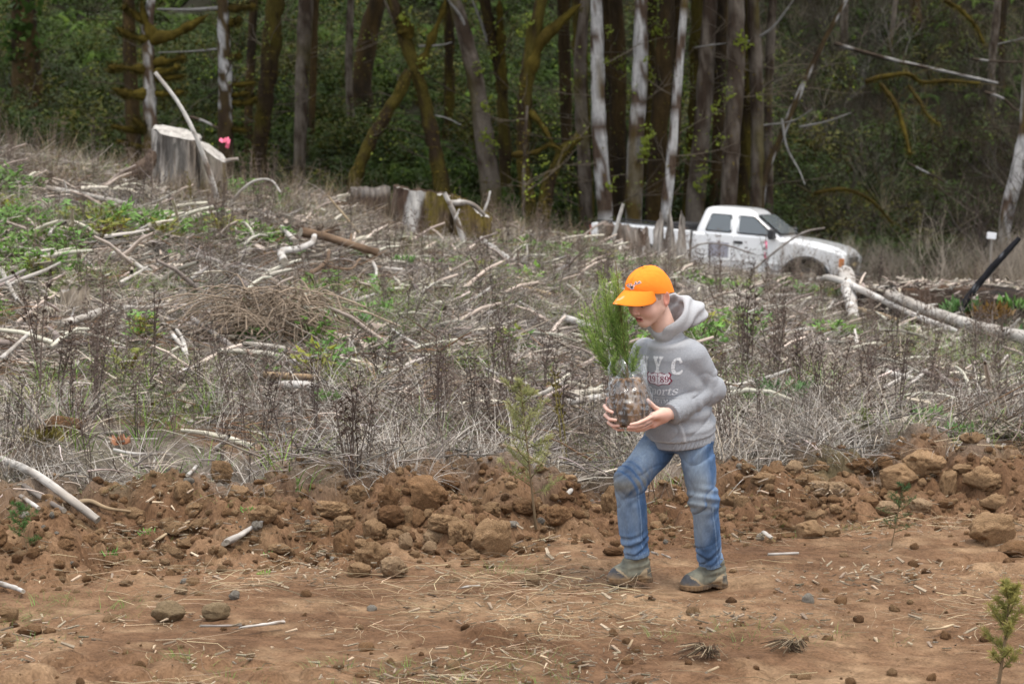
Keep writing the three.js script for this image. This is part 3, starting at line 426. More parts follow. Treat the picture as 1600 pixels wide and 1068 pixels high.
// bark as a ridged wall round an uneven outline, the cut face a sunk disc with rings
function stumpPart(parent, pos, { R, h, flare = 0.35, tiltX = 0, tiltZ = 0, ridge = 0.05, jag = 0, wall = barky, face = [0.47, 0.44, 0.40], ph = 0, taper = 0.04, sx = 1, sz = 1, sides = 72, faceCol = null, teeth = null }) {
  const b = new MB(), rows = 20, top = [], P = [];
  const rim = (a) => h * (teeth ? teeth(a) : 1) * (1 + jag * (Math.abs(n2(a * 2.2 + ph, 5)) * 1.6 - 0.4 + 0.5 * n2(a * 7 + ph, 9))) + R * (Math.cos(a) * tiltX + Math.sin(a) * tiltZ);
  const rad = (a, t) => R * (1 + taper * (1 - t) + flare * Math.exp(-t * 5.5) * (0.8 + 0.7 * n2(Math.cos(a) * 1.7 + ph, Math.sin(a) * 1.7)) + ridge * n2(a * 13 / 6.283 * 3 + ph * 3, t * 1.5 + ph) + 0.07 * n2(Math.cos(a) * 1.5 + ph, Math.sin(a) * 1.5 + 9) + ridge * 0.6 * n2(a * 19 + ph, t * 4));
  for (let k = 0; k <= rows; k++) { const t = k / rows, row = []; for (let s = 0; s < sides; s++) { const a = s / sides * 6.2832, aw = a, r = rad(aw < 6.2 ? aw : aw, t); row.push(V(Math.cos(a) * r * sx, -0.12 + t * (rim(a) + 0.12), Math.sin(a) * r * sz)); } P.push(row); }
  const A = V(), B = V();
  for (let k = 0; k <= rows; k++) for (let s = 0; s <= sides; s++) { const w = s % sides; A.copy(P[k][(w + 1) % sides]).sub(P[k][(w + sides - 1) % sides]); B.copy(P[Math.min(k + 1, rows)][w]).sub(P[Math.max(k - 1, 0)][w]); const n = B.cross(A).normalize(), q = P[k][w]; b.vert(q, n, wall(V(q.x + ph, q.y, q.z), k / rows, s / sides), s / sides * R * 6.28, q.y); }
  for (let k = 0; k < rows; k++) for (let s = 0; s < sides; s++) { const a = k * (sides + 1) + s, c = a + sides + 1; b.i.push(a, c, a + 1, a + 1, c, c + 1); }
  const m = b.mesh('bark', M.bark, parent); m.position.copy(pos);
  const f = new MB(), rings = 9, up = V(-tiltX, 1, -tiltZ).normalize();
  const vtx = []; for (let k = 0; k <= rings; k++) { const row = [], q = k / rings; for (let s = 0; s < sides; s++) { const a = s / sides * 6.2832, e = P[rows][s], hh = teeth ? lerp(h * 0.2, e.y, Math.pow(q, 9)) : lerp(h * (1 - jag * 0.8), e.y, q * q * (jag ? 1 : 0) + (jag ? 0 : q)) + (jag ? -0.03 : 0.004) + 0.012 * n2(e.x * q * 14, e.z * q * 14 + ph) - 0.05 * (jag ? 1 : 0) * (1 - q); row.push(f.vert(V(e.x * q * 0.995, hh, e.z * q * 0.995), up, faceCol ? faceCol(a, q) : scl(mixc(face, scl(face, 0.7), clamp(0.5 + 0.7 * n2(q * 26 + 0.5 * n2(a, 2), 1) * 0.7 + 0.5 * n2(a * 3, q * 3), 0, 1)), k === rings ? 0.75 : 1), e.x * q, e.z * q)); } vtx.push(row); }
  for (let k = 0; k < rings; k++) for (let s = 0; s < sides; s++) { const n = (s + 1) % sides; f.i.push(vtx[k][s], vtx[k + 1][n], vtx[k + 1][s], vtx[k][s], vtx[k][n], vtx[k + 1][n]); }
  const fm = f.mesh('cut_face', M.wood, parent); fm.position.copy(pos);
}
function root(parent, pts, r0, r1, col) { const b = new MB(); b.tube(curve(pts, 14), (t) => lerp(r0, r1, t), col, { sides: 10, rough: 0.25, roughF: 6 }); b.mesh('root', M.bark, parent); }
{
  const d = 23.6, base = hit(282, 290); base.copy(onGround(at(282, 290, d).x, d));
  const g = thing('tree_stump', base, 'tall grey furrowed stump with pale cut top on the rise at the left', 'stump', 'stumps left in the clearing');
  const L = (x, y, dz = 0) => at(x, y, d - dz).sub(base);
  const p0 = L(277, 296); p0.y = 0;
  stumpPart(g, p0, { R: 0.285, h: 0.74, flare: 0.32, tiltX: -0.24, tiltZ: -0.22, ridge: 0.085, wall: (q, t) => mixc(scl(weathered(q), 0.34 + 0.72 * sst(-0.35, 0.3, n2(Math.atan2(q.z, q.x - 3.1) * 14 + 0.6 * n2(q.y * 9, 2), q.y * 1.3))), barky(q), clamp(1.25 - t * 3.2 + 0.8 * n3(q.x * 9, q.y * 4, q.z * 9), 0, 1)), ph: 3.1 });
  const p1 = L(334, 296, 0.12); p1.y = -0.05;
  stumpPart(g, p1, { R: 0.155, h: 0.56, flare: 0.4, tiltX: -0.75, tiltZ: -0.3, ridge: 0.07, wall: (q, t, a) => mixc(mossy(q), weathered(q), sst(0.25, 0.6, t) * 0.7 * (n3(q.x * 8, 3, q.z * 8) > -0.1 ? 1 : 0.2)), ph: 7.7 });
  root(g, [L(250, 245, 0.05), L(228, 262, 0.1), L(200, 276, 0.1), L(168, 290, 0.1)], 0.13, 0.07, barky);
  root(g, [L(345, 262, 0.1), L(352, 252, 0.1), L(372, 248, 0.12)], 0.035, 0.02, weathered);
  const rb = new MB(), c = [0.85, 0.16, 0.27], w = 0.022; // flagging tape knotted on the stub
  const strip = [L(343, 217, 0.2), L(349, 221, 0.24), L(354, 216, 0.22), L(357, 217, 0.23), L(356, 224, 0.24), L(354, 231, 0.22)];
  for (let k = 0; k < strip.length - 1; k++) { const a = strip[k], e = strip[k + 1], s = e.clone().sub(a).normalize(), o = V(-s.y, s.x, 0.3 * (k % 2 ? 1 : -1)).normalize().multiplyScalar(w); rb.quad(a.clone().add(o), e.clone().add(o), e.clone().sub(o), a.clone().sub(o), c); }
  const rm = rb.mesh('flagging_tape', new THREE.MeshStandardMaterial({ vertexColors: true, roughness: 0.45, side: THREE.DoubleSide })); rm.position.copy(base);
  tag(rm, 'bright pink flagging tape tied at the right side of the tall stump', 'tape', 'pink tapes');
}
{
  const d = 26.2, x0 = at(660, 370, d).x, base = onGround(x0, d), g = thing('tree_stump', base, 'wide triple stump with a bleached wedge on its front and moss at right', 'stump', 'stumps left in the clearing');
  const L = (x, y, dz = 0) => at(x, y, d - dz).sub(base), gl = (x, dz = 0) => { const q = L(x, 370, dz); q.y = H(q.x + base.x, d - dz) - base.y; return q; };
  const hOf = (y, p) => at(660, y, d).y - base.y - p.y;
  const a = gl(580, -0.25), m = gl(664), r = gl(738, 0.18);
  stumpPart(g, a, { R: 0.25, h: hOf(294, a), flare: 0.1, ridge: 0.12, tiltZ: -0.06, jag: 0.06, wall: (q, t) => mixc(barky(q), weathered(q), sst(0.75, 0.95, t) * 0.7 + 0.05), ph: 1.3 });
  stumpPart(g, m, { R: 0.40, h: hOf(299, m), flare: 0.25, ridge: 0.12, tiltX: -0.12, tiltZ: -0.04, jag: 0.05, ph: 5.2, sz: 0.85, wall: (q, t, an) => { const w = an * 6.2832; const wedge = sst(0.30, 0.22, Math.abs(w - 1.80 - (1 - t) * 0.35 - 0.05 * n2(q.y * 9, 1))); return mixc(mixc(mossy(q), barky(q), sst(1.2, 2.0, w)), scl([0.62, 0.60, 0.57], 0.9 + 0.2 * n3(q.x * 30, q.y * 4, q.z * 30)), wedge * sst(0.02, 0.2, t)); } });
  stumpPart(g, r, { R: 0.235, h: hOf(322, r), flare: 0.35, ridge: 0.1, tiltX: -0.62, tiltZ: -0.2, ph: 9.4, jag: 0.06, wall: (q, t) => mixc(mossy(q), [0.19, 0.14, 0.03], sst(0.5, 0.9, t) * 0.5) });
  root(g, [L(700, 318, 0.35), L(735, 318, 0.38), L(758, 336, 0.35)], 0.04, 0.03, weathered);
}
{
  const d = 33, base = onGround(at(985, 395, d).x, d), g = thing('tree_stump', base, 'low crumbling stump in front of the pickup bed', 'stump', 'stumps left in the clearing');
  const hh = at(985, 357, d).y - base.y;
  const q = at(974, 395, d).sub(base); q.y = 0;
  stumpPart(g, q, { R: 0.40, h: hh, flare: 0.25, ridge: 0.12, jag: 0.2, tiltX: -0.1, ph: 4.4, wall: (p, t, a) => mixc(barky(p), weathered(p), clamp(0.3 + 1.5 * n3(p.x * 4, p.y * 2, p.z * 4) + 0.5 * t, 0, 1)), face: [0.25, 0.2, 0.17] });
}
{
  const d = 32.6, base = onGround(at(1048, 400, d).x, d), g = thing('tree_stump', base, 'splintered stump with jagged grey spires beside the pickup cab', 'stump', 'stumps left in the clearing');
  const hh = at(1048, 318, d).y - base.y, sp = (a, c, w) => Math.pow(Math.max(0, 1 - Math.abs(((a - c + 9.4248) % 6.2832) - 3.1416) / w), 0.8);
  stumpPart(g, V(0, 0, 0), { R: 0.25, h: hh, flare: 0.45, ridge: 0.2, jag: 0.04, ph: 2.9, sides: 110, taper: 0.25, wall: (p, t, a) => mixc(scl(weathered(p), 1.15), barky(p), clamp(0.15 + 1.4 * n3(p.x * 9, p.y * 2, p.z * 9) - 0.5 * t, 0, 1)), face: [0.13, 0.1, 0.085], teeth: (a) => 0.22 + Math.max(0.66 * sp(a, 2.5, 0.55), 0.78 * sp(a, 1.72, 0.42), 0.72 * sp(a, 0.8, 0.55), 0.3 * sp(a, 3.1, 0.25)) + 0.04 * n2(a * 6, 2) });
}
function smallStump(x, y, wpx, hpx, label, opt = {}) {
  const p = hit(x, y), d = -p.z, g = thing('tree_stump', p, label, 'stump', 'stumps left in the clearing');
  stumpPart(g, V(0, -0.03, 0), { R: wpx / 2 / pxm(d), h: hpx / pxm(d), flare: 0.3, ridge: 0.09, jag: 0.1, ph: x * 0.37, sides: 40, ...opt });
}
smallStump(634, 396, 24, 26, 'small brown stub stump just below the wide triple stump', { wall: mossy });
smallStump(186, 292, 18, 14, 'little grey stump end at the left root of the tall stump', { wall: weathered });
smallStump(118, 492, 44, 44, 'pale crumbling stump block sunk in the slash at the left', { wall: (q) => mixc(weathered(q), [0.42, 0.33, 0.22], 0.5), jag: 0.25 });
smallStump(1548, 388, 26, 20, 'grey stump end under the white marker at the far right', { wall: weathered });
// ---------- logs, poles and branches lying in the clearing ----------
const woodCol = {
  pale: (q) => { const f = n3(q.x * 30, q.y * 30, q.z * 30), g = fb3(q.x * 4, q.y * 4, q.z * 4, 3); return scl(mixc([0.50, 0.47, 0.43], [0.30, 0.255, 0.21], clamp(0.3 + 1.3 * g, 0, 1)), 1 + 0.2 * f); },
  white: (q) => { const f = n3(q.x * 26, q.y * 26, q.z * 26), g = fb3(q.x * 5, q.y * 5, q.z * 5, 3); const s = n3(q.x * 9, q.y * 9, q.z * 9) + 0.5 * n3(q.x * 45, q.y * 45, q.z * 45); return scl(mixc(mixc([0.58, 0.555, 0.52], [0.34, 0.30, 0.26], clamp(0.25 + 1.4 * g, 0, 1)), [0.20, 0.15, 0.11], sst(0.45, 0.75, s)), 1 + 0.2 * f); },
  grey: (q) => { const f = n3(q.x * 30, q.y * 30, q.z * 30), g = fb3(q.x * 6, q.y * 6, q.z * 6, 3); return scl(mixc([0.33, 0.305, 0.28], [0.17, 0.14, 0.12], clamp(0.5 + g, 0, 1)), 1 + 0.25 * f); },
  tan: (q) => { const f = n3(q.x * 30, q.y * 30, q.z * 30), g = fb3(q.x * 6, q.y * 6, q.z * 6, 3); return scl(mixc([0.46, 0.36, 0.235], [0.27, 0.185, 0.11], clamp(0.4 + g, 0, 1)), 1 + 0.2 * f); },
  brown: (q) => { const f = n3(q.x * 24, q.y * 24, q.z * 24), g = fb3(q.x * 5, q.y * 5, q.z * 5, 3); return scl(mixc([0.24, 0.165, 0.11], [0.11, 0.07, 0.045], clamp(0.5 + g, 0, 1)), 1 + 0.25 * f); },
  dark: (q) => scl([0.085, 0.065, 0.052], 1 + 0.4 * n3(q.x * 25, q.y * 25, q.z * 25)),
  char: (q) => { const f = n3(q.x * 22, q.y * 22, q.z * 22), g = n3(q.x * 60, q.y * 60, q.z * 60); return f > 0.35 && g > 0.1 ? [0.13, 0.135, 0.15] : scl([0.014, 0.014, 0.017], 1 + 0.5 * g); },
  mossy: (q) => mixc([0.15, 0.11, 0.08], [0.15, 0.14, 0.03], clamp(0.5 + 1.2 * fb3(q.x * 5, q.y * 5, q.z * 5), 0, 1)),
};
const GRP = 'bleached wood left in the clearing';
// pts are photograph pixels: lying wood touches the land at each one; standing wood keeps the distance of its foot, [x, y, dz] nearer by dz
function wood(name, label, pts, w, kind, { stand = false, lift = 0.025, w2 = null, stubs = 0, group = GRP, cat = null, sides = 10, dist = null, split = false } = {}) {
  reseed(3000 + Math.round(pts[0][0] * 7 + pts[0][1]));
  const foot = dist ? at(pts[0][0], pts[0][1], dist) : hit(pts[0][0], pts[0][1]), d0 = -foot.z;
  const P = pts.map(([x, y, dz], i) => { if (i === 0 && !stand) { const r = w / 2 / pxm(d0); return foot.clone().add(V(0, r * 0.5 + lift, 0)); } if (stand || dist) return at(x, y, d0 - (dz ?? 0)); const h = hit(x, y + (dz ?? 0)); const r = (w2 ?? w) / 2 / pxm(-h.z); return dz ? at(x, y, -h.z) : h.add(V(0, r * 0.5 + lift, 0)); });
  if (!stand && !dist && d0 > 11) P.forEach((p) => { p.y += 0.05 + 0.4 * w / 2 / pxm(d0); });
  const base = P[0].clone(), r0 = w / 2 / pxm(d0), r1 = (w2 ?? w * 0.8) / 2 / pxm(-P[P.length - 1].z);
  const o = thing(name, base, label, cat ?? name.split('_').pop(), group), q = curve(P.map((p) => p.clone().sub(base)), Math.max(14, pts.length * 7)), b = new MB(), col = woodCol[kind], ph = rr(0, 20);
  b.tube(q, (t) => lerp(r0, r1, t) * (1 + 0.09 * n2(t * 7, ph)), (v) => col(V(v.x + ph, v.y, v.z + ph)), { sides, rough: split ? 0.35 : 0.1, roughF: 7 / Math.max(0.2, r0 * 10), capCol: kind === 'char' ? [0.03, 0.03, 0.03] : [0.44, 0.39, 0.32], flat: split ? 0.55 : 1 });
  b.mesh('stem', M.wood, o);
  for (let k = 0; k < stubs; k++) { const i = 2 + Math.floor((k + 0.5) / stubs * (q.length - 4)), t = i / q.length, tang = q[i + 1].clone().sub(q[i]).normalize(), dir = V(rr(-1, 1), rr(0.3, 1), rr(-0.6, 1)).normalize().addScaledVector(tang, 0.6).normalize(), s = new MB(), L = rr(0.04, 0.12) + r0, e = q[i].clone().addScaledVector(dir, L + r0); s.tube([q[i].clone(), q[i].clone().lerp(e, 0.6), e], (u) => r0 * (0.34 - 0.16 * u), (v) => col(V(v.x + ph, v.y, v.z + ph)), { sides: 6 }); s.mesh('branch_stub', M.wood, o); }
  return o;
}
// left of the clearing
wood('leaning_pole', 'long bleached pole leaning bent across the tall stump', [[343, 338], [336, 300, 0.08], [318, 245, 0.16], [302, 205, 0.2], [278, 160, 0.2], [242, 113, 0.15]], 9, 'white', { stand: true, w2: 6, dist: 23.0 });
wood('log', 'long grey white log lying below and left of the tall stump', [[72, 309], [130, 319], [205, 335]], 10, 'pale', { w2: 8, stubs: 2 });
wood('log', 'short pale log at the left foot of the tall stump', [[166, 286], [200, 300]], 10, 'pale');
wood('branch', 'arched bare branch bowing over the grass right of the tall stump', [[352, 330], [378, 296, 0.1], [402, 281, 0.15], [424, 282, 0.15], [438, 300, 0.2]], 5, 'pale', { stand: true, w2: 3 });
wood('branch', 'pale flat branch under the right root of the tall stump', [[335, 300], [372, 296], [395, 305]], 5, 'pale');
wood('branch', 'white piece of branch lying below the tall stump', [[250, 312], [268, 314], [297, 322]], 6, 'white');
wood('branch', 'short white piece of branch beside the tall stump roots', [[240, 300], [262, 308]], 6, 'white');
wood('branch', 'white branch with a dip at the right of the leaning pole foot', [[362, 342], [400, 340], [425, 346]], 6, 'white');
wood('branch', 'pale broken branch end right of the dipping white branch', [[408, 348], [430, 356]], 8, 'pale');
wood('log', 'split grey white log slanting up to the right at mid left', [[170, 417], [215, 402], [250, 392]], 12, 'pale', { split: true, stubs: 2 });
wood('branch', 'pale branch running down right from the slanting split log', [[202, 422], [240, 448], [290, 472]], 8, 'pale', { w2: 6 });
wood('branch', 'thin white branch left of the slanting split log', [[128, 395], [160, 390], [205, 393]], 4, 'pale');
wood('log', 'blunt pale log at the left rising to the right', [[94, 528], [130, 518], [164, 506]], 12, 'pale', { w2: 13 });
wood('log', 'short dark log with brown broken end at the left', [[136, 550], [152, 541]], 11, 'dark');
wood('pole', 'straight grey pole slanting down right through the brush pile', [[298, 516], [340, 545], [382, 577]], 9, 'grey', { w2: 9 });
wood('branch', 'tan peeled branch lying level at the foot of the brush pile', [[338, 535], [376, 531], [416, 533]], 7, 'tan');
wood('branch', 'pale forked branch standing from the slash left of the grey pole', [[292, 578], [286, 552], [276, 534]], 7, 'pale');
wood('pole', 'thin grey pole leaning at the left edge of the photograph', [[0, 592], [26, 568], [50, 545]], 7, 'pale', { lift: 0.06 });
wood('branch', 'pale stick upright in the slash above the blunt pale log', [[108, 508], [112, 494], [116, 480]], 4, 'white', { stand: true });
wood('branch', 'pale branch descending at the far left middle', [[2, 440], [14, 465], [28, 490]], 8, 'pale');
wood('branch', 'bowed white twig arching at the far left middle', [[10, 468], [34, 461], [58, 463]], 4, 'white', { lift: 0.05 });
wood('branch', 'long grey stick crossing the slash at upper left', [[10, 345], [45, 356], [100, 360], [150, 362]], 5, 'pale');
wood('branch', 'grey branch with a kink at the upper left', [[50, 320], [66, 332], [62, 352]], 5, 'pale');
wood('branch', 'dark stick lying above the green patch at the far left', [[18, 360], [40, 346], [60, 340]], 4, 'dark');
wood('branch', 'white slanted stick in the middle of the left slash', [[120, 405], [145, 432], [162, 440]], 5, 'pale');
wood('branch', 'pale crossing stick below the split log', [[246, 428], [285, 438], [320, 444]], 5, 'pale');
wood('branch', 'long pale stick lying toward the root tangle', [[296, 410], [350, 426], [405, 446]], 6, 'pale', { w2: 5 });
wood('branch', 'pale level branch above the brush pile at left', [[190, 497], [220, 498], [272, 492]], 6, 'pale');
wood('branch', 'white stump of branch below the level branch', [[268, 540], [284, 562], [292, 580]], 7, 'white');
wood('log', 'thick pale bark stripped chunk of log below the brush pile', [[413, 609], [455, 611], [500, 614]], 11, 'tan', { w2: 10 });
wood('log', 'thick white cut log in front of the stripped chunk', [[436, 628], [468, 627], [502, 631]], 15, 'white', { w2: 13 });
wood('branch', 'white pointed splinter standing before the thick white cut log', [[472, 662], [470, 640], [468, 612]], 6, 'white', { stand: true, w2: 2 });
wood('branch', 'pale stick lying at the centre left in the dry grass', [[278, 606], [290, 598], [308, 592]], 6, 'white');
wood('branch', 'grey white stick on the bank under the red leaves', [[176, 711], [205, 716], [238, 717], [276, 719]], 6, 'white', { w2: 3 });
wood('branch', 'broken white stick lodged upright on the dirt bank', [[292, 752], [300, 745], [306, 737]], 6, 'white');
wood('branch', 'thin bare branch slanting over the mossy bank at left', [[4, 622], [40, 660], [72, 697]], 5, 'grey', { lift: 0.05 });
// centre
wood('root', 'bleached white elbow of root in the tangle at the centre left', [[444, 446], [440, 428], [462, 424], [486, 414], [492, 400]], 12, 'white', { w2: 9, lift: 0.14 });
wood('root', 'bleached arm of root reaching up left in the tangle', [[462, 412], [450, 398], [440, 386]], 10, 'pale', { w2: 6, lift: 0.14 });
wood('log', 'brown curved log lying over the root tangle', [[470, 398], [500, 402], [540, 414], [592, 430]], 15, 'brown', { w2: 12, lift: 0.14, stubs: 2 });
wood('root', 'brown root curving down beneath the curved brown log', [[482, 458], [500, 446], [512, 432], [514, 418]], 8, 'brown', { lift: 0.10 });
wood('root', 'thin brown root running right below the curved brown log', [[512, 442], [540, 447], [562, 430]], 5, 'brown', { lift: 0.10 });
wood('branch', 'short white level branch right of the curved brown log', [[582, 432], [606, 434], [632, 437]], 7, 'white');
wood('root', 'crooked white root dropping below the short white branch', [[583, 432], [588, 446], [584, 460], [574, 466]], 5, 'pale', { lift: 0.08 });
wood('branch', 'olive brown stick slanting below the root tangle', [[436, 444], [455, 458], [474, 472]], 5, 'mossy');
wood('pole', 'stout bleached pole leaning on the wide triple stump', [[728, 388], [716, 350, 0.05], [706, 325, 0.08], [694, 301, 0.08]], 11, 'white', { stand: true, w2: 7, dist: 25.2 });
wood('branch', 'short white prong beside the stout bleached pole', [[711, 342], [718, 326]], 4, 'white', { stand: true, dist: 25.1 });
wood('branch', 'white forked twig standing at the right of the wide triple stump', [[756, 330], [763, 312], [766, 298]], 4, 'white', { stand: true, dist: 25.6 });
wood('plank', 'bleached split plank sliding down right of the wide triple stump', [[738, 380], [762, 396], [796, 420]], 13, 'white', { split: true, w2: 9 });
wood('branch', 'pale level branch below the bleached wedge', [[644, 378], [675, 382], [704, 388]], 5, 'pale');
wood('branch', 'long grey branch lying before the wide triple stump', [[598, 364], [635, 367], [672, 374]], 6, 'grey');
wood('pole', 'thin tan pole slanting up left toward the forest', [[578, 384], [546, 346, 0.05], [513, 307, 0.05]], 5, 'tan', { stand: true, w2: 3 });
wood('plank', 'tan sawn slab lying left of the seedling tip', [[808, 462], [832, 470], [862, 479]], 11, 'tan', { split: true });
wood('log', 'pale cut log just left of the bagged seedling foliage', [[882, 515], [906, 523], [938, 534]], 12, 'white', { w2: 12 });
wood('log', 'pale log lying left of the gripping hand and bag', [[884, 651], [915, 647], [962, 641]], 11, 'white', { w2: 13 });
wood('root', 'pale bent root on the bank left of the forward knee', [[874, 786], [892, 768], [910, 750], [948, 738]], 8, 'pale', { w2: 8, lift: 0.0 });
wood('branch', 'pale curved stick rising behind the conifer sapling', [[780, 706], [806, 712], [850, 736]], 6, 'tan');
wood('branch', 'pale twig pair lying in grass left of the boy', [[742, 420], [775, 428], [800, 440]], 4, 'pale');
wood('pole', 'upright bleached pole leaning right in front of the pickup bed', [[943, 421], [958, 372, 0.05], [974, 318, 0.05]], 9, 'white', { stand: true, w2: 5, dist: 30.5 });
wood('stake', 'short white stake in front of the low crumbling stump', [[1003, 402], [1006, 384]], 6, 'white', { stand: true, dist: 30.8 });
wood('branch', 'white slanting stub beside the upright bleached pole', [[962, 376], [976, 386]], 6, 'white', { stand: true, dist: 31 });
// right of the clearing
wood('log', 'pale knotted log lying end on, pointing at the pickup wheel', [[1334, 520], [1330, 492], [1326, 466], [1320, 436]], 19, 'white', { w2: 13, stubs: 2 });
wood('log', 'pale tapering log crossing downhill right of the knotted log', [[1280, 455], [1345, 478], [1420, 515], [1500, 548]], 10, 'white', { w2: 8, lift: 0.1, stubs: 2 });
wood('log', 'thickest grey fallen log with broken end at the far right', [[1386, 492], [1440, 515], [1520, 545], [1612, 570]], 16, 'pale', { w2: 21, lift: 0.13, stubs: 5 });
wood('log', 'short tan log tucked beside the thickest fallen log', [[1340, 503], [1372, 510], [1404, 520]], 9, 'tan', { w2: 8, lift: 0.06 });
wood('pole', 'charred black pole leaning up right from the burnt mound', [[1484, 512], [1505, 476, 0.0], [1545, 425, -0.1], [1593, 372, -0.2]], 15, 'char', { stand: true, w2: 9, dist: 21.2 });
wood('plank', 'split pale plank lying in brush at the right', [[1396, 642], [1424, 624], [1450, 600]], 12, 'pale', { split: true, lift: 0.04 });
wood('branch', 'thin pale stick below the thickest fallen log', [[1448, 564], [1472, 558], [1497, 550]], 5, 'white');
wood('log', 'pale short log broken at the far right middle', [[1543, 588], [1568, 584]], 8, 'tan');
wood('branch', 'crooked grey stub under the thickest fallen log', [[1535, 572], [1545, 590]], 8, 'grey');
wood('log', 'long bleached log lying level left of the knotted log', [[1172, 544], [1240, 532], [1318, 525]], 7, 'white', { w2: 6 });
wood('branch', 'pale level branch among the weeds below the pickup', [[1152, 478], [1230, 474], [1312, 468]], 7, 'pale');
wood('branch', 'second pale branch just above the level branch below the pickup', [[1176, 468], [1220, 460], [1250, 452]], 9, 'white');
wood('log', 'rusty brown log lying before the pickup front wheel', [[1206, 424], [1230, 436], [1258, 447]], 14, 'brown', { w2: 11, lift: 0.05 });
wood('branch', 'dark branch rising right before the pickup bumper', [[1268, 444], [1292, 432], [1318, 420]], 10, 'dark', { lift: 0.06 });
wood('branch', 'thin pale branch rising over the rusty brown log', [[1196, 436], [1225, 424], [1252, 414]], 5, 'pale', { lift: 0.12 });
wood('branch', 'white stub end poking up before the bumper', [[1258, 452], [1264, 444], [1268, 434]], 6, 'white', { stand: true });
wood('branch', 'pale branch lying under the dark rising branch', [[1296, 452], [1310, 447], [1326, 444]], 6, 'pale');
wood('branch', 'long bare bent branch sweeping up across the pickup bonnet', [[1165, 432], [1205, 398, 0.1], [1240, 372, 0.15], [1262, 361, 0.2], [1289, 356, 0.2]], 4, 'grey', { stand: true, w2: 3, dist: 30 });
wood('branch', 'thin arched twig bowing in front of the pickup door', [[1074, 392], [1096, 381, 0.05], [1130, 382, 0.1], [1176, 396, 0.1]], 3, 'grey', { stand: true, dist: 31 });
wood('root', 'grey hoop of root beside the boy in the weeds', [[1092, 474], [1087, 460], [1092, 446], [1102, 448], [1106, 464], [1100, 478]], 5, 'pale', { stand: true, w2: 4 });
wood('branch', 'pale log end lying behind the grey root hoop', [[1066, 456], [1086, 450], [1122, 452]], 9, 'pale');
wood('branch', 'pale chunk of branch right behind the hood', [[1062, 476], [1085, 470]], 10, 'pale');
wood('log', 'chunky pale log lying in brush at right of centre', [[1386, 605], [1410, 611], [1426, 614]], 12, 'pale');
// on the dirt
wood('log', 'long pale barkless log sliding down the dirt bank at lower left', [[2, 735], [60, 762], [104, 794], [153, 831]], 13, 'pale', { w2: 14, lift: 0.045 });
wood('pole', 'thin grey pole lying under the barkless log', [[36, 764], [66, 783], [100, 803]], 9, 'grey', { w2: 8, lift: 0.01 });
wood('branch', 'short bleached stick left under the barkless log', [[32, 785], [60, 804]], 8, 'white');
wood('branch', 'tan bent branch right of the barkless log', [[118, 796], [140, 792], [168, 803], [204, 808]], 9, 'tan', { w2: 4 });
wood('branch', 'splintered white slab of wood standing out on the dirt', [[352, 860], [384, 840], [413, 820]], 20, 'white', { split: true, w2: 11, lift: 0.02 });
wood('chip', 'pale wood chip left of the splintered slab', [[241, 856], [250, 851], [259, 845]], 9, 'tan', { split: true });
wood('chip', 'tan wood chip above and right of the smaller pale chip', [[272, 838], [284, 830], [296, 825]], 8, 'tan', { split: true });
wood('branch', 'white stick at the left edge on the track', [[-4, 922], [16, 927], [36, 935]], 9, 'white', { w2: 7 });
wood('branch', 'bleached splintered branch lying on the track', [[374, 993], [405, 989], [443, 984]], 8, 'white', { split: true, w2: 9 });
wood('branch', 'thin grey stick lying level left of the bleached splintered branch', [[312, 989], [345, 989], [378, 988]], 4, 'grey');
wood('chip', 'tan wood chip lying on the track at the right', [[1446, 996], [1470, 993], [1490, 987]], 9, 'tan', { split: true, w2: 5 });
wood('chip', 'small white chip below the grass wisp on the right of the track', [[1278, 946], [1296, 947]], 5, 'white', { split: true });
wood('chip', 'narrow tan chip standing on end near the bottom of the track', [[982, 1024], [988, 1012]], 6, 'tan', { split: true });
wood('chip', 'flat tan chip at the bottom by the dark root clump', [[1104, 1064], [1122, 1056]], 9, 'tan', { split: true });
wood('chip', 'pale chip on the slope right of the trailing boot', [[1192, 840], [1206, 850]], 7, 'pale', { split: true });
wood('branch', 'pale level stick on the slope right of the trailing boot', [[1200, 876], [1225, 875], [1248, 874]], 5, 'pale');
wood('chip', 'white chip between the two boots', [[1018, 873], [1028, 876]], 6, 'white', { split: true });
wood('chip', 'second white chip nearer the trailing boot', [[1034, 876], [1048, 882]], 6, 'white', { split: true });
wood('chip', 'white crumbled chip on the dirt at centre left', [[718, 930], [734, 927], [750, 926]], 7, 'white', { split: true });
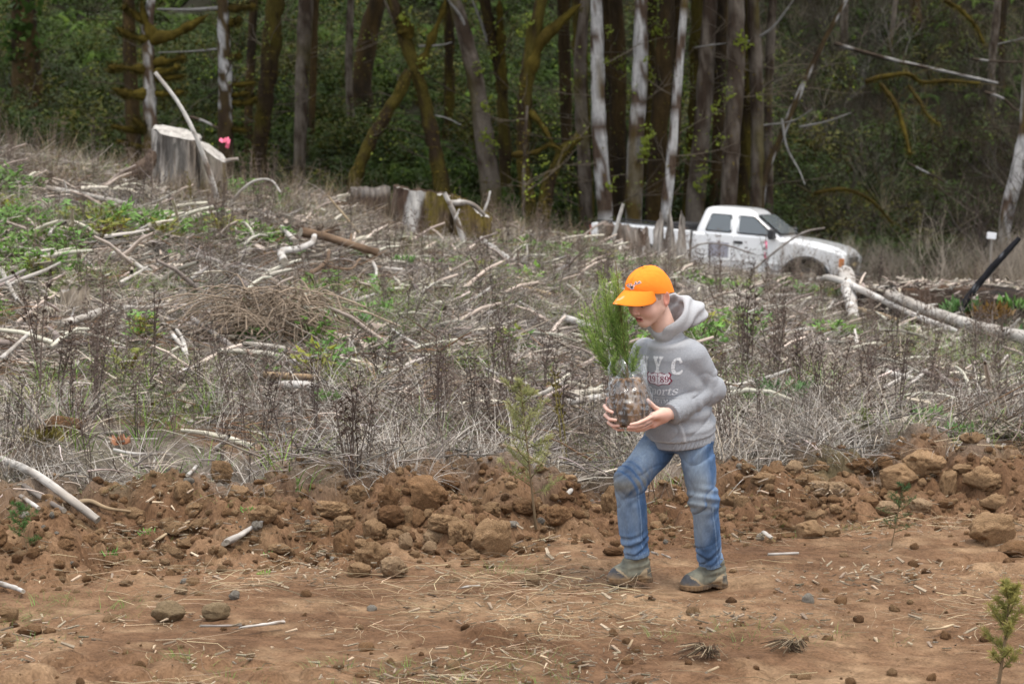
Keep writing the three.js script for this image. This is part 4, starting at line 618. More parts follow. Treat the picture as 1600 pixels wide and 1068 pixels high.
// ---------- clods and stones ----------
function clodGeo(s, det = 12, rough = 0.32) {
  const g0 = new THREE.IcosahedronGeometry(1, det); g0.deleteAttribute('uv'); g0.deleteAttribute('normal'); const g = mergeVertices(g0, 1e-4), P = g.attributes.position, C = [], U = [];
  for (let i = 0; i < P.count; i++) {
    const x = P.getX(i), y = P.getY(i), z = P.getZ(i); let r = 1 + rough * fb3(x * 1.3 + s * 9, y * 1.3, z * 1.3, 2) + rough * 0.55 * fb3(x * 3.4 + s, y * 3.4, z * 3.4 + 5, 3) + 0.09 * n3(x * 9, y * 9 + s, z * 9) + 0.06 * n3(x * 19, y * 19 + s, z * 19);
    const c = n3(x * 2.1 + s * 3, y * 2.1, z * 2.1); if (c > 0.25) r -= (c - 0.25) * 0.35;
    for (let k = 0; k < 9; k++) { const u = hash2(k + 3, s * 7) * 2 - 1, th = hash2(k * 5 + 1, s * 3) * 6.283, qq = Math.sqrt(1 - u * u), dp = x * qq * Math.cos(th) + y * u + z * qq * Math.sin(th), lim = 0.72 + 0.2 * hash2(k, s + 40); if (dp * r > lim) r = lerp(r, lim / dp, 0.8); }
    P.setXYZ(i, x * r, y * r, z * r); const w = 0.92 + 0.22 * fb3(x * 4, y * 4 + s, z * 4, 2) + 0.12 * n3(x * 17, y * 17, z * 17); C.push(w, w, w); U.push(x * 0.9 + z * 0.6, y * 0.9 + z * 0.3);
  }
  g.setAttribute('color', new THREE.Float32BufferAttribute(C, 3)); g.setAttribute('uv', new THREE.Float32BufferAttribute(U, 2)); g.computeVertexNormals(); return g;
}
const clods = [1, 2, 3, 4, 5, 6].map((s) => clodGeo(s)), stones = [11, 12].map((s) => clodGeo(s, 7, 0.16)), pebbles = [21, 22, 23, 24].map((s) => clodGeo(s, 3, 0.3));
const earth = { tan: [0.54, 0.345, 0.19], pale: [0.61, 0.42, 0.255], rust: [0.40, 0.232, 0.12], brown: [0.28, 0.155, 0.08], grey: [0.50, 0.365, 0.215], white: [0.5, 0.45, 0.38] };
const earthMat = {}; for (const k in earth) { earthMat[k] = M.clod.clone(); earthMat[k].color.setRGB(...earth[k]); }
let clodN = 0;
// x, y: pixel of the middle of the clod; w, h: its size in pixels
function clod(x, y, w, h, kind, label, { name = 'clod', cat = 'dirt clod', group = 'clods of dug earth on the bank', deep = 0.8, tilt = 0 } = {}) {
  reseed(7000 + clodN); const f = hit(x, y + h * 0.4), d = -f.z, s = 1 / pxm(d) / 2 * 1.12;
  const geo = (kind === 'grey' || kind === 'white' ? stones : clods)[clodN % (kind === 'grey' || kind === 'white' ? 2 : 6)], o = mesh(name, geo, earthMat[kind]);
  o.position.copy(at(x, y, d + w * s * 0.2)); o.scale.set(w * s, h * s, w * s * deep); o.rotation.set(0, rr(-0.5, 0.5) + (clodN % 4) * 1.57, tilt, 'ZYX'); clodN++;
  if (Math.abs(Math.sin(o.rotation.y)) > 0.7) o.scale.set(w * s * deep, h * s, w * s);
  return tag(o, label, cat, group);
}
clod(346, 738, 30, 40, 'tan', 'upright tan dirt clod standing tallest on the left part of the bank');
clod(286, 768, 28, 34, 'tan', 'rounded tan clod left of the tallest upright one');
clod(412, 804, 40, 30, 'tan', 'broad tan clod behind the splintered white slab');
clod(436, 858, 36, 16, 'tan', 'low flat tan clod below and right of the splintered white slab');
clod(104, 840, 22, 14, 'rust', 'small reddish clod below the end of the barkless log');
clod(287, 848, 28, 18, 'tan', 'little tan clod among chips left of the splintered white slab');
clod(262, 956, 50, 34, 'grey', 'bigger left one of two grey brown stones at the track edge', { name: 'stone', cat: 'stone', group: 'stones beside the track' });
clod(337, 956, 42, 28, 'grey', 'smaller right one of two grey brown stones at the track edge', { name: 'stone', cat: 'stone', group: 'stones beside the track' });
clod(366, 930, 18, 16, 'white', 'small whitish stone above the two grey brown stones', { name: 'stone', cat: 'stone', group: 'stones beside the track' });
clod(283, 922, 20, 14, 'pale', 'small yellowish stone above the bigger grey brown stone', { name: 'stone', cat: 'stone', group: 'stones beside the track' });
clod(48, 985, 34, 18, 'rust', 'reddish clod on the track at lower left');
clod(10, 960, 40, 24, 'tan', 'tan clod cut by the left edge of the photograph');
clod(516, 796, 46, 30, 'tan', 'knobbly tan clod capping the left end of the dug heap');
clod(560, 772, 36, 30, 'tan', 'tan clod high on the left shoulder of the dug heap');
clod(608, 778, 28, 40, 'rust', 'steep reddish clod in the middle of the dug heap');
clod(612, 808, 44, 34, 'brown', 'brown clod facing front in the middle of the dug heap');
clod(584, 828, 34, 38, 'tan', 'tall tan clod below the brown one in the dug heap');
clod(633, 846, 22, 26, 'pale', 'pale yellowish stone like clod beside the loose stones');
clod(636, 806, 16, 34, 'tan', 'narrow upright clod in a dark cleft of the dug heap');
clod(664, 772, 62, 54, 'rust', 'large wedge shaped slab of earth peaking at the top of the dug heap', { tilt: -0.6 });
clod(680, 838, 36, 28, 'pale', 'largest yellowish rock in the little cluster of loose stones');
clod(672, 856, 22, 20, 'pale', 'angular yellowish rock just below the largest of the loose stones');
clod(654, 852, 14, 12, 'rust', 'small red brown stone left of the angular yellowish rock');
clod(648, 866, 16, 12, 'tan', 'small tan stone at the bottom of the loose stones');
clod(694, 818, 46, 32, 'tan', 'wide tan clod behind the loose stones');
clod(720, 832, 40, 40, 'tan', 'blocky tan clod right of the loose stones');
clod(582, 868, 44, 44, 'tan', 'big crumbly tan clod low at the front of the dug heap');
clod(614, 888, 40, 34, 'pale', 'pale crumbly clod at the very foot of the dug heap');
clod(560, 890, 36, 26, 'tan', 'tan clod at the lower left foot of the dug heap');
clod(536, 852, 34, 44, 'rust', 'reddish clod face left of the big crumbly one');
clod(538, 818, 30, 26, 'tan', 'tan lump under the knobbly capping clod');
clod(770, 842, 56, 62, 'tan', 'bulky tan block of earth below the conifer sapling');
clod(734, 868, 26, 18, 'tan', 'dark topped tan stone left of the bulky block');
clod(728, 880, 14, 12, 'rust', 'little red stone below the dark topped one');
clod(808, 856, 32, 22, 'tan', 'flat tan clod at the right foot of the bulky block');
clod(830, 906, 30, 20, 'pale', 'loose pale clod lying before the dug heap near the raised boot');
clod(872, 806, 38, 34, 'rust', 'crumbly red clod right of the conifer sapling foot');
clod(820, 792, 40, 26, 'rust', 'reddish clod just behind the conifer sapling foot');
clod(956, 782, 28, 46, 'tan', 'tan clod half hidden behind the forward knee');
clod(958, 862, 30, 14, 'brown', 'dark clod just above the raised boot toe');
clod(1442, 724, 62, 44, 'tan', 'largest tan clod crowning the right part of the bank');
clod(1404, 744, 66, 36, 'tan', 'long tan clod supporting the largest one on the right');
clod(1482, 756, 26, 44, 'tan', 'upright slab of clod with dark gaps on both sides');
clod(1504, 732, 28, 14, 'tan', 'small clod bridging the dark gap on the right bank');
clod(1534, 748, 46, 38, 'tan', 'rounded tan clod right of the dark gaps');
clod(1242, 730, 26, 20, 'pale', 'orange tan clod at the left end of the right bank');
clod(1170, 731, 22, 12, 'rust', 'small reddish clod in grass right of the jeans');
clod(1194, 748, 36, 18, 'tan', 'low tan clod below the orange tan one');
clod(1284, 764, 32, 28, 'pale', 'left one of two pale clods sitting together on the right bank');
clod(1312, 766, 32, 28, 'pale', 'right one of two pale clods sitting together on the right bank');
clod(1346, 728, 44, 26, 'rust', 'brown and orange clod between the pale pair and the largest clod');
clod(1386, 796, 40, 24, 'pale', 'pale clod just left of the small green sapling');
clod(1438, 790, 34, 26, 'pale', 'pale clod just right of the small green sapling');
clod(1264, 828, 44, 28, 'tan', 'tan clod lowest on the slope behind the trailing boot');
clod(1298, 832, 28, 16, 'tan', 'smaller tan clod touching the lowest one');
clod(1552, 828, 66, 54, 'tan', 'big crumbling clod at the far right foot of the bank');
clod(1556, 786, 40, 26, 'tan', 'tan clod behind the big crumbling one at far right');
clod(1588, 858, 44, 26, 'rust', 'reddish clod at the right edge below the big crumbling one');
clod(1480, 786, 24, 16, 'rust', 'small red clod fallen below the upright slab');
clod(96, 668, 70, 34, 'brown', 'dark brown mossy hump of earth on the bank at the upper left');
reseed(42);
const dRow = (x, y) => { const f = hit(x, y); return f; };
scatter('gravel', 'small crumbs of earth and gravel strewn over the dirt', pebbles, M.clod, 30000, () => {
  const d = rr(6, 12.5), x = rr(-0.3, 0.3) * d, e = roadEdge(x); const ka = (x - 0.72) / 0.34, kb = (d - 7.98) / 0.24; if (ka * ka + kb * kb < 1) return null; const w = dirtW(x, d) * (0.035 + 0.965 * sst(e - 0.6, e + 0.25, d)); if (rnd() > w) return null;
  const s = 0.003 + 0.024 * Math.pow(rnd(), 3.2), k = rnd(), c = k < 0.03 ? earth.white : k < 0.4 ? earth.tan : k < 0.85 ? earth.rust : earth.brown;
  return { p: onGround(x, d, s * 0.2), s: V(s * rr(0.8, 1.3), s * rr(0.6, 1), s), ry: rr(0, 6.28), rx: rr(-1, 1), c: scl(c, rr(0.75, 1.2)) };
});
scatter('dirt_rubble', 'fist sized lumps of dug earth along the bank', clods, M.clod, 1000, () => {
  const x = rr(-2.9, 3.4), e = roadEdge(x), d = e + rr(-0.35, 1.25), w = dirtW(x, d) * sst(e - 0.4, e + 0.3, d); if (rnd() > w * (0.15 + 0.85 * sst(-0.2, 0.3, n2(x * 2.2, d * 2.2 + 77)))) return null;
  const s = 0.014 + 0.042 * Math.pow(rnd(), 2.2), k = rnd(), c = k < 0.55 ? earth.tan : k < 0.9 ? earth.rust : earth.brown;
  return { p: onGround(x, d, s * 0.05), s: V(s * rr(0.8, 1.3), s * rr(0.6, 1), s), ry: rr(0, 6.28), rx: rr(-0.6, 0.6), c: scl(c, rr(0.8, 1.2)) };
});
// ---------- the tangle of slash, dry grass and weeds ----------
const WB = (w) => [w * rr(0.95, 1.08), w * rr(0.93, 1.0), w * rr(0.86, 0.98)];
function twigPatch(s, n, R, l0, l1, r0, r1, tilt, dark = 0.4, bend = 0.35) {
  reseed(s); const b = new MB();
  for (let k = 0; k < n; k++) {
    const a = rr(0, 6.283), r = R * Math.sqrt(rnd()), p = V(Math.cos(a) * r, rr(0, 0.05), Math.sin(a) * r), h = rr(0, 6.283), d = V(Math.cos(h), rr(-0.3, 1) * tilt, Math.sin(h)).normalize(), L = rr(l0, l1), pts = [p.clone()], w = WB(rnd() < dark ? rr(0.3, 0.7) : rr(0.8, 1.5));
    for (let i = 0; i < 3; i++) { p.addScaledVector(d, L / 3); pts.push(p.clone()); d.add(V(rr(-bend, bend), rr(-0.3, 0.12), rr(-bend, bend))).normalize(); }
    const q = rr(r0, r1); b.tube(pts, (t) => q * (1 - 0.5 * t), w, { sides: q > 0.006 ? 5 : 3, cap: [q > 0.006, false] });
  }
  return b.build();
}
function chipPatch(s, n, R, l0, l1) {
  reseed(s); const b = new MB();
  for (let k = 0; k < n; k++) {
    const a = rr(0, 6.283), r = R * Math.sqrt(rnd()), h = rr(0, 6.283), L = rr(l0, l1), W = L * rr(0.1, 0.35), d = V(Math.cos(h), rr(-0.3, 0.4), Math.sin(h)).normalize(), sd = V(-Math.sin(h), rr(-0.5, 0.5), Math.cos(h)).normalize(), up = sd.clone().cross(d).normalize().multiplyScalar(Math.min(0.006, W * 0.4)), p = V(Math.cos(a) * r, rr(0.003, 0.02), Math.sin(a) * r), w = WB(rr(0.55, 1.35)), e = rr(0.3, 1), q = p.clone().addScaledVector(d, L);
    const A = p.clone().addScaledVector(sd, W / 2), B = p.clone().addScaledVector(sd, -W / 2), C = q.clone().addScaledVector(sd, -W / 2 * e), D = q.clone().addScaledVector(sd, W / 2 * e), T = (v) => v.clone().add(up);
    b.quad(T(A), T(B), T(C), T(D), w); const w2 = scl(w, 0.8); b.quad(A, T(A), T(D), D, w2); b.quad(B, C, T(C), T(B), w2); b.quad(A, B, T(B), T(A), w2); b.quad(D, T(D), T(C), C, w2);
  }
  return b.build();
}
function grassTuft(s, n, R, l0, l1, wid, bend, spread) { reseed(s); const b = new MB(); for (let k = 0; k < n; k++) { const a = rr(0, 6.283), r = R * Math.sqrt(rnd()), w = rr(0.65, 1.35); b.blade(V(Math.cos(a) * r, -0.01, Math.sin(a) * r), V(Math.cos(a + rr(-1, 1)) * spread, 1, Math.sin(a + rr(-1, 1)) * spread).normalize(), rr(l0, l1), wid * rr(0.6, 1.3), [w, w, w], bend * rr(0.4, 1.5), 4); } return b.build(); }
function weedGeo(s, h, stems, heads = true, fat = 1) { // a dead upright weed with short side twigs and seed heads
  reseed(s); const b = new MB();
  for (let k = 0; k < stems; k++) {
    const a = rr(0, 6.283), p = V(Math.cos(a) * 0.02, -0.02, Math.sin(a) * 0.02), d = V(rr(-0.16, 0.16), 1, rr(-0.16, 0.16)).normalize(), H0 = h * rr(0.65, 1.05), pts = [p.clone()], n = 9, w = rr(0.6, 1.2), c = [w, w * 0.96, w * 0.95];
    for (let i = 0; i < n; i++) { p.addScaledVector(d, H0 / n); pts.push(p.clone()); d.add(V(rr(-0.07, 0.07), 0.02, rr(-0.07, 0.07))).normalize(); }
    b.tube(pts, (t) => 0.0042 * fat * (1 - 0.6 * t), c, { sides: 4, cap: [false, false] });
    for (let i = 2; i <= n; i++) for (let j = 0; j < (i > 4 ? 3 : 1); j++) {
      const q = pts[i], ang = rr(0, 6.28), dd = V(Math.cos(ang) * 0.7, rr(0.2, 1), Math.sin(ang) * 0.7).normalize(), L = h * rr(0.03, 0.10) * (i > 5 ? 1 : 1.4), e = q.clone().addScaledVector(dd, L);
      b.tube([q, q.clone().lerp(e, 0.5).add(V(0, 0.004, 0)), e], 0.0016 * fat, c, { sides: 3, cap: [false, false] });
      if (heads && i > 3) for (let m = 0; m < 3; m++) { const z = q.clone().lerp(e, rr(0.4, 1)), g = rr(0.004, 0.009) * fat, u = V(rr(-1, 1), rr(-1, 1), rr(-1, 1)).normalize(), v2 = u.clone().cross(V(0.3, 1, 0.2)).normalize(), ww = rr(0.5, 1.1), cc = [ww, ww * 0.9, ww * 0.85]; b.tri(z.clone().addScaledVector(u, g), z.clone().addScaledVector(u, -g), z.clone().addScaledVector(v2, g * 1.2), cc); b.tri(z.clone().addScaledVector(v2, -g), z.clone().addScaledVector(u, g), z.clone().add(V(0, -g, 0)), cc); }
    }
  }
  return b.build();
}
const jitw = (c, k) => { const a = 1 + rr(-k, k) * 1.3, w = rr(0.985, 1.015); return [c[0] * a * w, c[1] * a, c[2] * a / w]; };
const fieldX = (d) => rr(-0.315, 0.315) * d, inField = (x, d) => 1 - dirtW(x, d);
const fieldD = (a, b) => Math.sqrt(a * a + rnd() * (b * b - a * a)) * 0.55 + 0.45 * rr(a, b);
const BLEACH = [0.42, 0.385, 0.345], GREYB = [0.285, 0.265, 0.245], STRAW = [0.31, 0.265, 0.205], WEED = [0.15, 0.125, 0.10];
const KEEP = [[520, 428, 0.8], [468, 630, 0.4], [766, 402, 0.5], [690, 378, 0.55], [282, 300, 0.55], [1332, 490, 0.6], [1450, 530, 0.7], [835, 472, 0.4], [215, 407, 0.5], [130, 520, 0.35], [970, 402, 0.8], [1048, 410, 0.6], [345, 548, 0.45], [130, 320, 0.6], [1240, 536, 0.5], [1230, 474, 0.5], [576, 350, 0.5], [915, 650, 0.3], [908, 524, 0.35]].map(([a, b, r]) => { const p = hit(a, b); return [p.x, -p.z - r * 0.35, r]; });
const keep = (x, d) => KEEP.some(([a, b, r]) => (x - a) ** 2 + ((d - b) * 0.75) ** 2 < r * r);
const byTruck = (x, d) => d > 29 && d < 44 && x > 0.3 && x < 9;
const clear = (x, d) => { const a = (x - 0.72) / 0.36, b = (d - 7.98) / 0.26; return a * a + b * b > 1; };
const flatTwigs = [51, 52, 53, 54, 55].map((s) => twigPatch(s, 22, 0.34, 0.04, 0.26, 0.0014, 0.0058, 0.5, 0.5, 0.22)), messTwigs = [61, 62, 63].map((s) => twigPatch(s, 16, 0.26, 0.2, 0.6, 0.0018, 0.005, 1.1, 0.6)), chips = [71, 72, 73, 74].map((s) => chipPatch(s, 16, 0.3, 0.03, 0.13)), bits = [75, 76, 77].map((s) => chipPatch(s, 12, 0.22, 0.008, 0.045));
const fatTwigs = [81, 82, 83].map((s) => twigPatch(s, 5, 0.3, 0.1, 0.5, 0.006, 0.026, 0.5, 0.35, 0.13));
reseed(201);
const mound = (x, d) => { const a = (x - 5.35) / 1.9, b = (d - 22.6) / 1.6; return a * a + b * b < 1; };
scatter('woody_debris', 'small grey twigs covering the whole clearing', flatTwigs, M.dry, 10500, () => { const d = fieldD(8.7, 37), x = fieldX(d); if (rnd() > inField(x, d) || mound(x, d)) return null; const k = rnd(); return { p: onGround(x, d, 0.01), s: rr(0.7, 1.35), ry: rr(0, 6.28), rx: rr(-0.15, 0.15), rz: rr(-0.15, 0.15), c: jitw(k < 0.35 ? BLEACH : k < 0.8 ? GREYB : [0.2, 0.13, 0.085], 0.25) }; });
scatter('brush_debris', 'wiry dead twigs sticking up from the slash', messTwigs, M.dry, 3900, () => { const d = fieldD(9.4, 37), x = fieldX(d); if (rnd() > inField(x, d) || (mound(x, d) || keep(x, d)) || rnd() > 0.35 + 0.65 * sst(-0.2, 0.3, n2(x * 0.7, d * 0.7 + 4))) return null; if (byTruck(x, d)) return null; return { p: onGround(x, d, 0), s: rr(0.6, 1.25), ry: rr(0, 6.28), c: jitw(rnd() < 0.5 ? GREYB : [0.17, 0.14, 0.115], 0.3) }; });
scatter('wood_chip_litter', 'bleached wood chips and bark slivers littering the clearing', chips, M.wood, 5600, () => { const d = fieldD(9, 36), x = fieldX(d); if (rnd() > inField(x, d) || rnd() > 0.25 + 0.75 * sst(-0.1, 0.4, n2(x * 0.8 + 5, d * 0.8))) return null; return { p: onGround(x, d, 0.01), s: rr(0.7, 1.5), ry: rr(0, 6.28), rx: rr(-0.2, 0.2), rz: rr(-0.2, 0.2), c: jitw([0.47, 0.43, 0.375], 0.25) }; });
scatter('branch_debris', 'countless broken pale branches lying in the slash', fatTwigs, M.wood, 2000, () => { const d = fieldD(10.5, 36), x = fieldX(d); if (rnd() > 0.2 + 0.8 * sst(-0.2, 0.3, n2(x * 0.8 + 70, d * 0.6))) return null; if (rnd() > inField(x, d) || (mound(x, d) || keep(x, d))) return null; return { p: onGround(x, d, 0.015), s: rr(0.7, 1.3), ry: rr(0, 6.28), rx: rr(-0.15, 0.15), rz: rr(-0.15, 0.15), c: jitw(rnd() < 0.7 ? [0.48, 0.45, 0.405] : GREYB, 0.2) }; });
const dryTufts = [91, 92, 93, 94].map((s) => grassTuft(s, 26, 0.16, 0.2, 0.55, 0.0045, 1.5, 0.9)), upTufts = [95, 96, 97].map((s) => grassTuft(s, 12, 0.08, 0.3, 0.75, 0.0038, 0.5, 0.35));
scatter('dry_grass', 'matted grey straw and dead grass across the clearing', dryTufts, M.dry, 8500, () => { const d = fieldD(8.9, 38), x = fieldX(d); if (rnd() > inField(x, d) * (0.45 + 0.55 * sst(13, 10, d)) || (mound(x, d) || keep(x, d))) return null; if (byTruck(x, d)) return null; return { p: onGround(x, d, 0), s: rr(0.6, 1.15), ry: rr(0, 6.28), c: jitw(rnd() < 0.7 ? [0.30, 0.275, 0.245] : STRAW, 0.25) }; });
scatter('standing_dry_grass', 'thin upright dead grass stems in the clearing', upTufts, M.dry, 2300, () => { const d = fieldD(9.6, 40), x = fieldX(d); if (rnd() > inField(x, d) || (mound(x, d) || keep(x, d)) || rnd() > 0.3 + 0.7 * sst(-0.1, 0.4, n2(x * 0.6, d * 0.6 + 31))) return null; if (byTruck(x, d)) return null; return { p: onGround(x, d, 0), s: rr(0.6, 1.2), ry: rr(0, 6.28), c: jitw(rnd() < 0.5 ? STRAW : WEED, 0.25) }; });
const deadWeeds = [111, 112, 113, 114].map((s) => weedGeo(s, 0.75, 3));
scatter('dead_weeds', 'dark dry weed stems with seed heads scattered over the clearing', deadWeeds, M.dry, 900, () => { const d = fieldD(10.2, 34), x = fieldX(d), right = sst(0.5, 2.5, x * 10 / d); if (rnd() > inField(x, d) || (mound(x, d) || keep(x, d)) || rnd() > 0.35 + 0.65 * Math.max(right * (d < 20 ? 1 : 0.3), sst(0, 0.4, n2(x * 0.7 + 9, d * 0.7)))) return null; if (byTruck(x, d)) return null; return { p: onGround(x, d, 0), s: rr(0.55, 1.1), ry: rr(0, 6.28), rx: rr(-0.15, 0.15), rz: rr(-0.2, 0.2), c: jitw([0.14, 0.112, 0.095], 0.3) }; });
// brush behind the crest and round the pickup
const brush = [121, 122, 123].map((s) => shrubGeo(s, 1.0, 0.006, 7));
scatter('pale_brush', 'pale leafless brush along the foot of the wooded slope', brush, M.dry, 1500, () => { const d = rr(33.5, 47), x = rr(-0.3, 0.32) * d; if (rnd() > 0.25 + 0.75 * sst(0, 8, x)) return null; if (d < 41.6 && d > 35 && x > -1 && x < 9) { return null; } if (d < 36 && x > 1 && x < 7.5) return null; const pale = x > 6 ? [0.25, 0.215, 0.175] : [0.16, 0.13, 0.10]; return { p: onGround(x, d, -0.05), s: rr(0.5, 1.15) * (x > 5 ? 0.85 : 0.8), ry: rr(0, 6.28), c: jitw(pale, 0.3) }; });
scatter('tawny_grass', 'tawny dead grass along the crest below the trees', upTufts, M.dry, 1800, () => { const x = rr(-9, 12), d = crestD(x) + rr(-2.5, 6); if (d > 33 && x > 1 && x < 8) return null; if (byTruck(x, d)) return null; return { p: onGround(x, d, 0), s: rr(0.6, 1.15), ry: rr(0, 6.28), c: jitw(rnd() < 0.6 ? [0.25, 0.2, 0.13] : [0.17, 0.12, 0.07], 0.3) }; });
// green growth
const greenTufts = [131, 132, 133].map((s) => grassTuft(s, 18, 0.07, 0.06, 0.2, 0.004, 1.0, 0.7)), herbs = [141, 142, 143].map((s) => bushGeo(s, 34, 0.16, 0.075));
scatter('green_grass', 'fresh green grass blades in patches', greenTufts, M.leaf, 15000, () => { const d = fieldD(8.8, 33), x = fieldX(d), g = fb2(x * 0.8 + 60, d * 0.55, 3); if (rnd() > inField(x, d) * sst(-0.08, 0.3, g + 0.12 * sst(0.5, 2, x) * sst(18, 12, d)) || (mound(x, d) || keep(x, d))) return null; return { p: onGround(x, d, 0), s: rr(0.9, 2.0), ry: rr(0, 6.28), c: jit(rnd() < 0.7 ? [0.16, 0.255, 0.06] : [0.22, 0.24, 0.07], 0.3) }; });
scatter('green_herbs', 'low broad leaved green plants dotted through the slash', herbs, M.leaf, 3600, () => { const d = fieldD(11.3, 33), x = fieldX(d), g = fb2(x * 0.7 + 160, d * 0.5, 3); if (rnd() > inField(x, d) * sst(0.05, 0.35, g) || (mound(x, d) || keep(x, d))) return null; return { p: onGround(x, d, 0.03), s: rr(0.45, 1.15), ry: rr(0, 6.28), c: jit(rnd() < 0.85 ? [0.13, 0.24, 0.055] : [0.19, 0.2, 0.04], 0.3) }; });
scatter('moss_cushions', 'yellow olive moss on humps in the slash', bushes, M.dry, 900, () => { const d = fieldD(9.6, 30), x = fieldX(d), g = fb2(x * 0.9 + 260, d * 0.6, 3); if (rnd() > inField(x, d) * sst(0.1, 0.4, g)) return null; if (keep(x, d)) return null; return { p: onGround(x, d, -0.06), s: V(rr(0.25, 0.6), rr(0.12, 0.25), rr(0.25, 0.5)), ry: rr(0, 6.28), c: jit([0.19, 0.165, 0.04], 0.3) }; });
// on the dirt of the track and bank
scatter('track_litter', 'straw, chips and bark slivers strewn over the dirt track', bits, M.wood, 1000, () => { const d = rr(6, 10.8), x = rr(-0.3, 0.3) * d, e = roadEdge(x); if (!clear(x, d) || rnd() > dirtW(x, d) * (0.25 + 0.75 * sst(-0.15, 0.35, n2(x * 1.1 + 3, d * 1.6))) ) return null; return { p: onGround(x, d, 0.003), s: rr(0.35, 1.3), ry: rr(0, 6.28), c: jitw([0.56, 0.48, 0.36], 0.3) }; });
const strawFlat = [151, 152, 153].map((s) => twigPatch(s, 16, 0.22, 0.05, 0.26, 0.0006, 0.0017, 0.08, 0.3));
scatter('track_straw', 'flat straw and thin twigs lying on the dirt track', strawFlat, M.dry, 360, () => { const d = rr(6, 10.8), x = rr(-0.3, 0.3) * d; if (!clear(x, d) || rnd() > dirtW(x, d) * (0.1 + 0.9 * sst(0.0, 0.45, n2(x * 0.9 + 43, d * 1.9))) ) return null; return { p: onGround(x, d, 0.004), s: rr(0.6, 1.3), ry: rr(0, 6.28), c: jitw(rnd() < 0.7 ? [0.40, 0.335, 0.235] : [0.24, 0.18, 0.12], 0.25) }; });
const tinyTufts = [161, 162].map((s) => grassTuft(s, 11, 0.035, 0.03, 0.09, 0.0022, 0.9, 0.9));
scatter('track_grass', 'small sparse green grass tufts growing on the dirt track', tinyTufts, M.leaf, 1500, () => { const d = rr(6, 10.4), x = rr(-0.3, 0.3) * d; if (rnd() > dirtW(x, d) * sst(0.05, 0.5, n2(x * 1.2 + 83, d * 1.7)) || !clear(x, d)) return null; return { p: onGround(x, d, 0), s: rr(0.5, 1.4), ry: rr(0, 6.28), c: jit(rnd() < 0.7 ? [0.16, 0.20, 0.07] : [0.12, 0.22, 0.05], 0.3) }; });
scatter('bank_grass', 'tangled grey dead grass along the top of the dirt bank', dryTufts, M.dry, 1650, () => { const x = rr(-3.4, 4), e = roadEdge(x), d = e + rr(0.75, 3.2); if (rnd() > inField(x, d) * (0.12 + 0.88 * sst(-0.15, 0.3, n2(x * 1.6 + 50, d * 1.6)))) return null; return { p: onGround(x, d, -0.02), s: rr(0.5, 1.0), ry: rr(0, 6.28), rx: rr(-0.5, 0.5), rz: rr(-0.5, 0.5), c: jitw(rnd() < 0.6 ? [0.33, 0.305, 0.275] : rnd() < 0.5 ? [0.2, 0.165, 0.14] : STRAW, 0.3) }; });
scatter('bank_brush', 'dark wiry dead brush standing along the top of the dirt bank', messTwigs, M.dry, 520, () => { const x = rr(-3.4, 4.2), e = roadEdge(x), d = e + rr(1.2, 4.5); if (rnd() > inField(x, d) * sst(-0.2, 0.3, n2(x * 1.3 + 90, d * 1.3)) || keep(x, d)) return null; return { p: onGround(x, d, 0), s: rr(0.5, 1.05), ry: rr(0, 6.28), c: jitw([0.15, 0.122, 0.105], 0.3) }; });
scatter('bank_weeds', 'dark seed headed weeds behind the dirt bank', deadWeeds, M.dry, 150, () => { const x = rr(-3.2, 4.2), e = roadEdge(x), d = e + rr(1.3, 4); if (rnd() > inField(x, d) || keep(x, d)) return null; return { p: onGround(x, d, 0), s: rr(0.4, 0.85), ry: rr(0, 6.28), rz: rr(-0.2, 0.2), c: jitw([0.115, 0.09, 0.078], 0.3) }; });
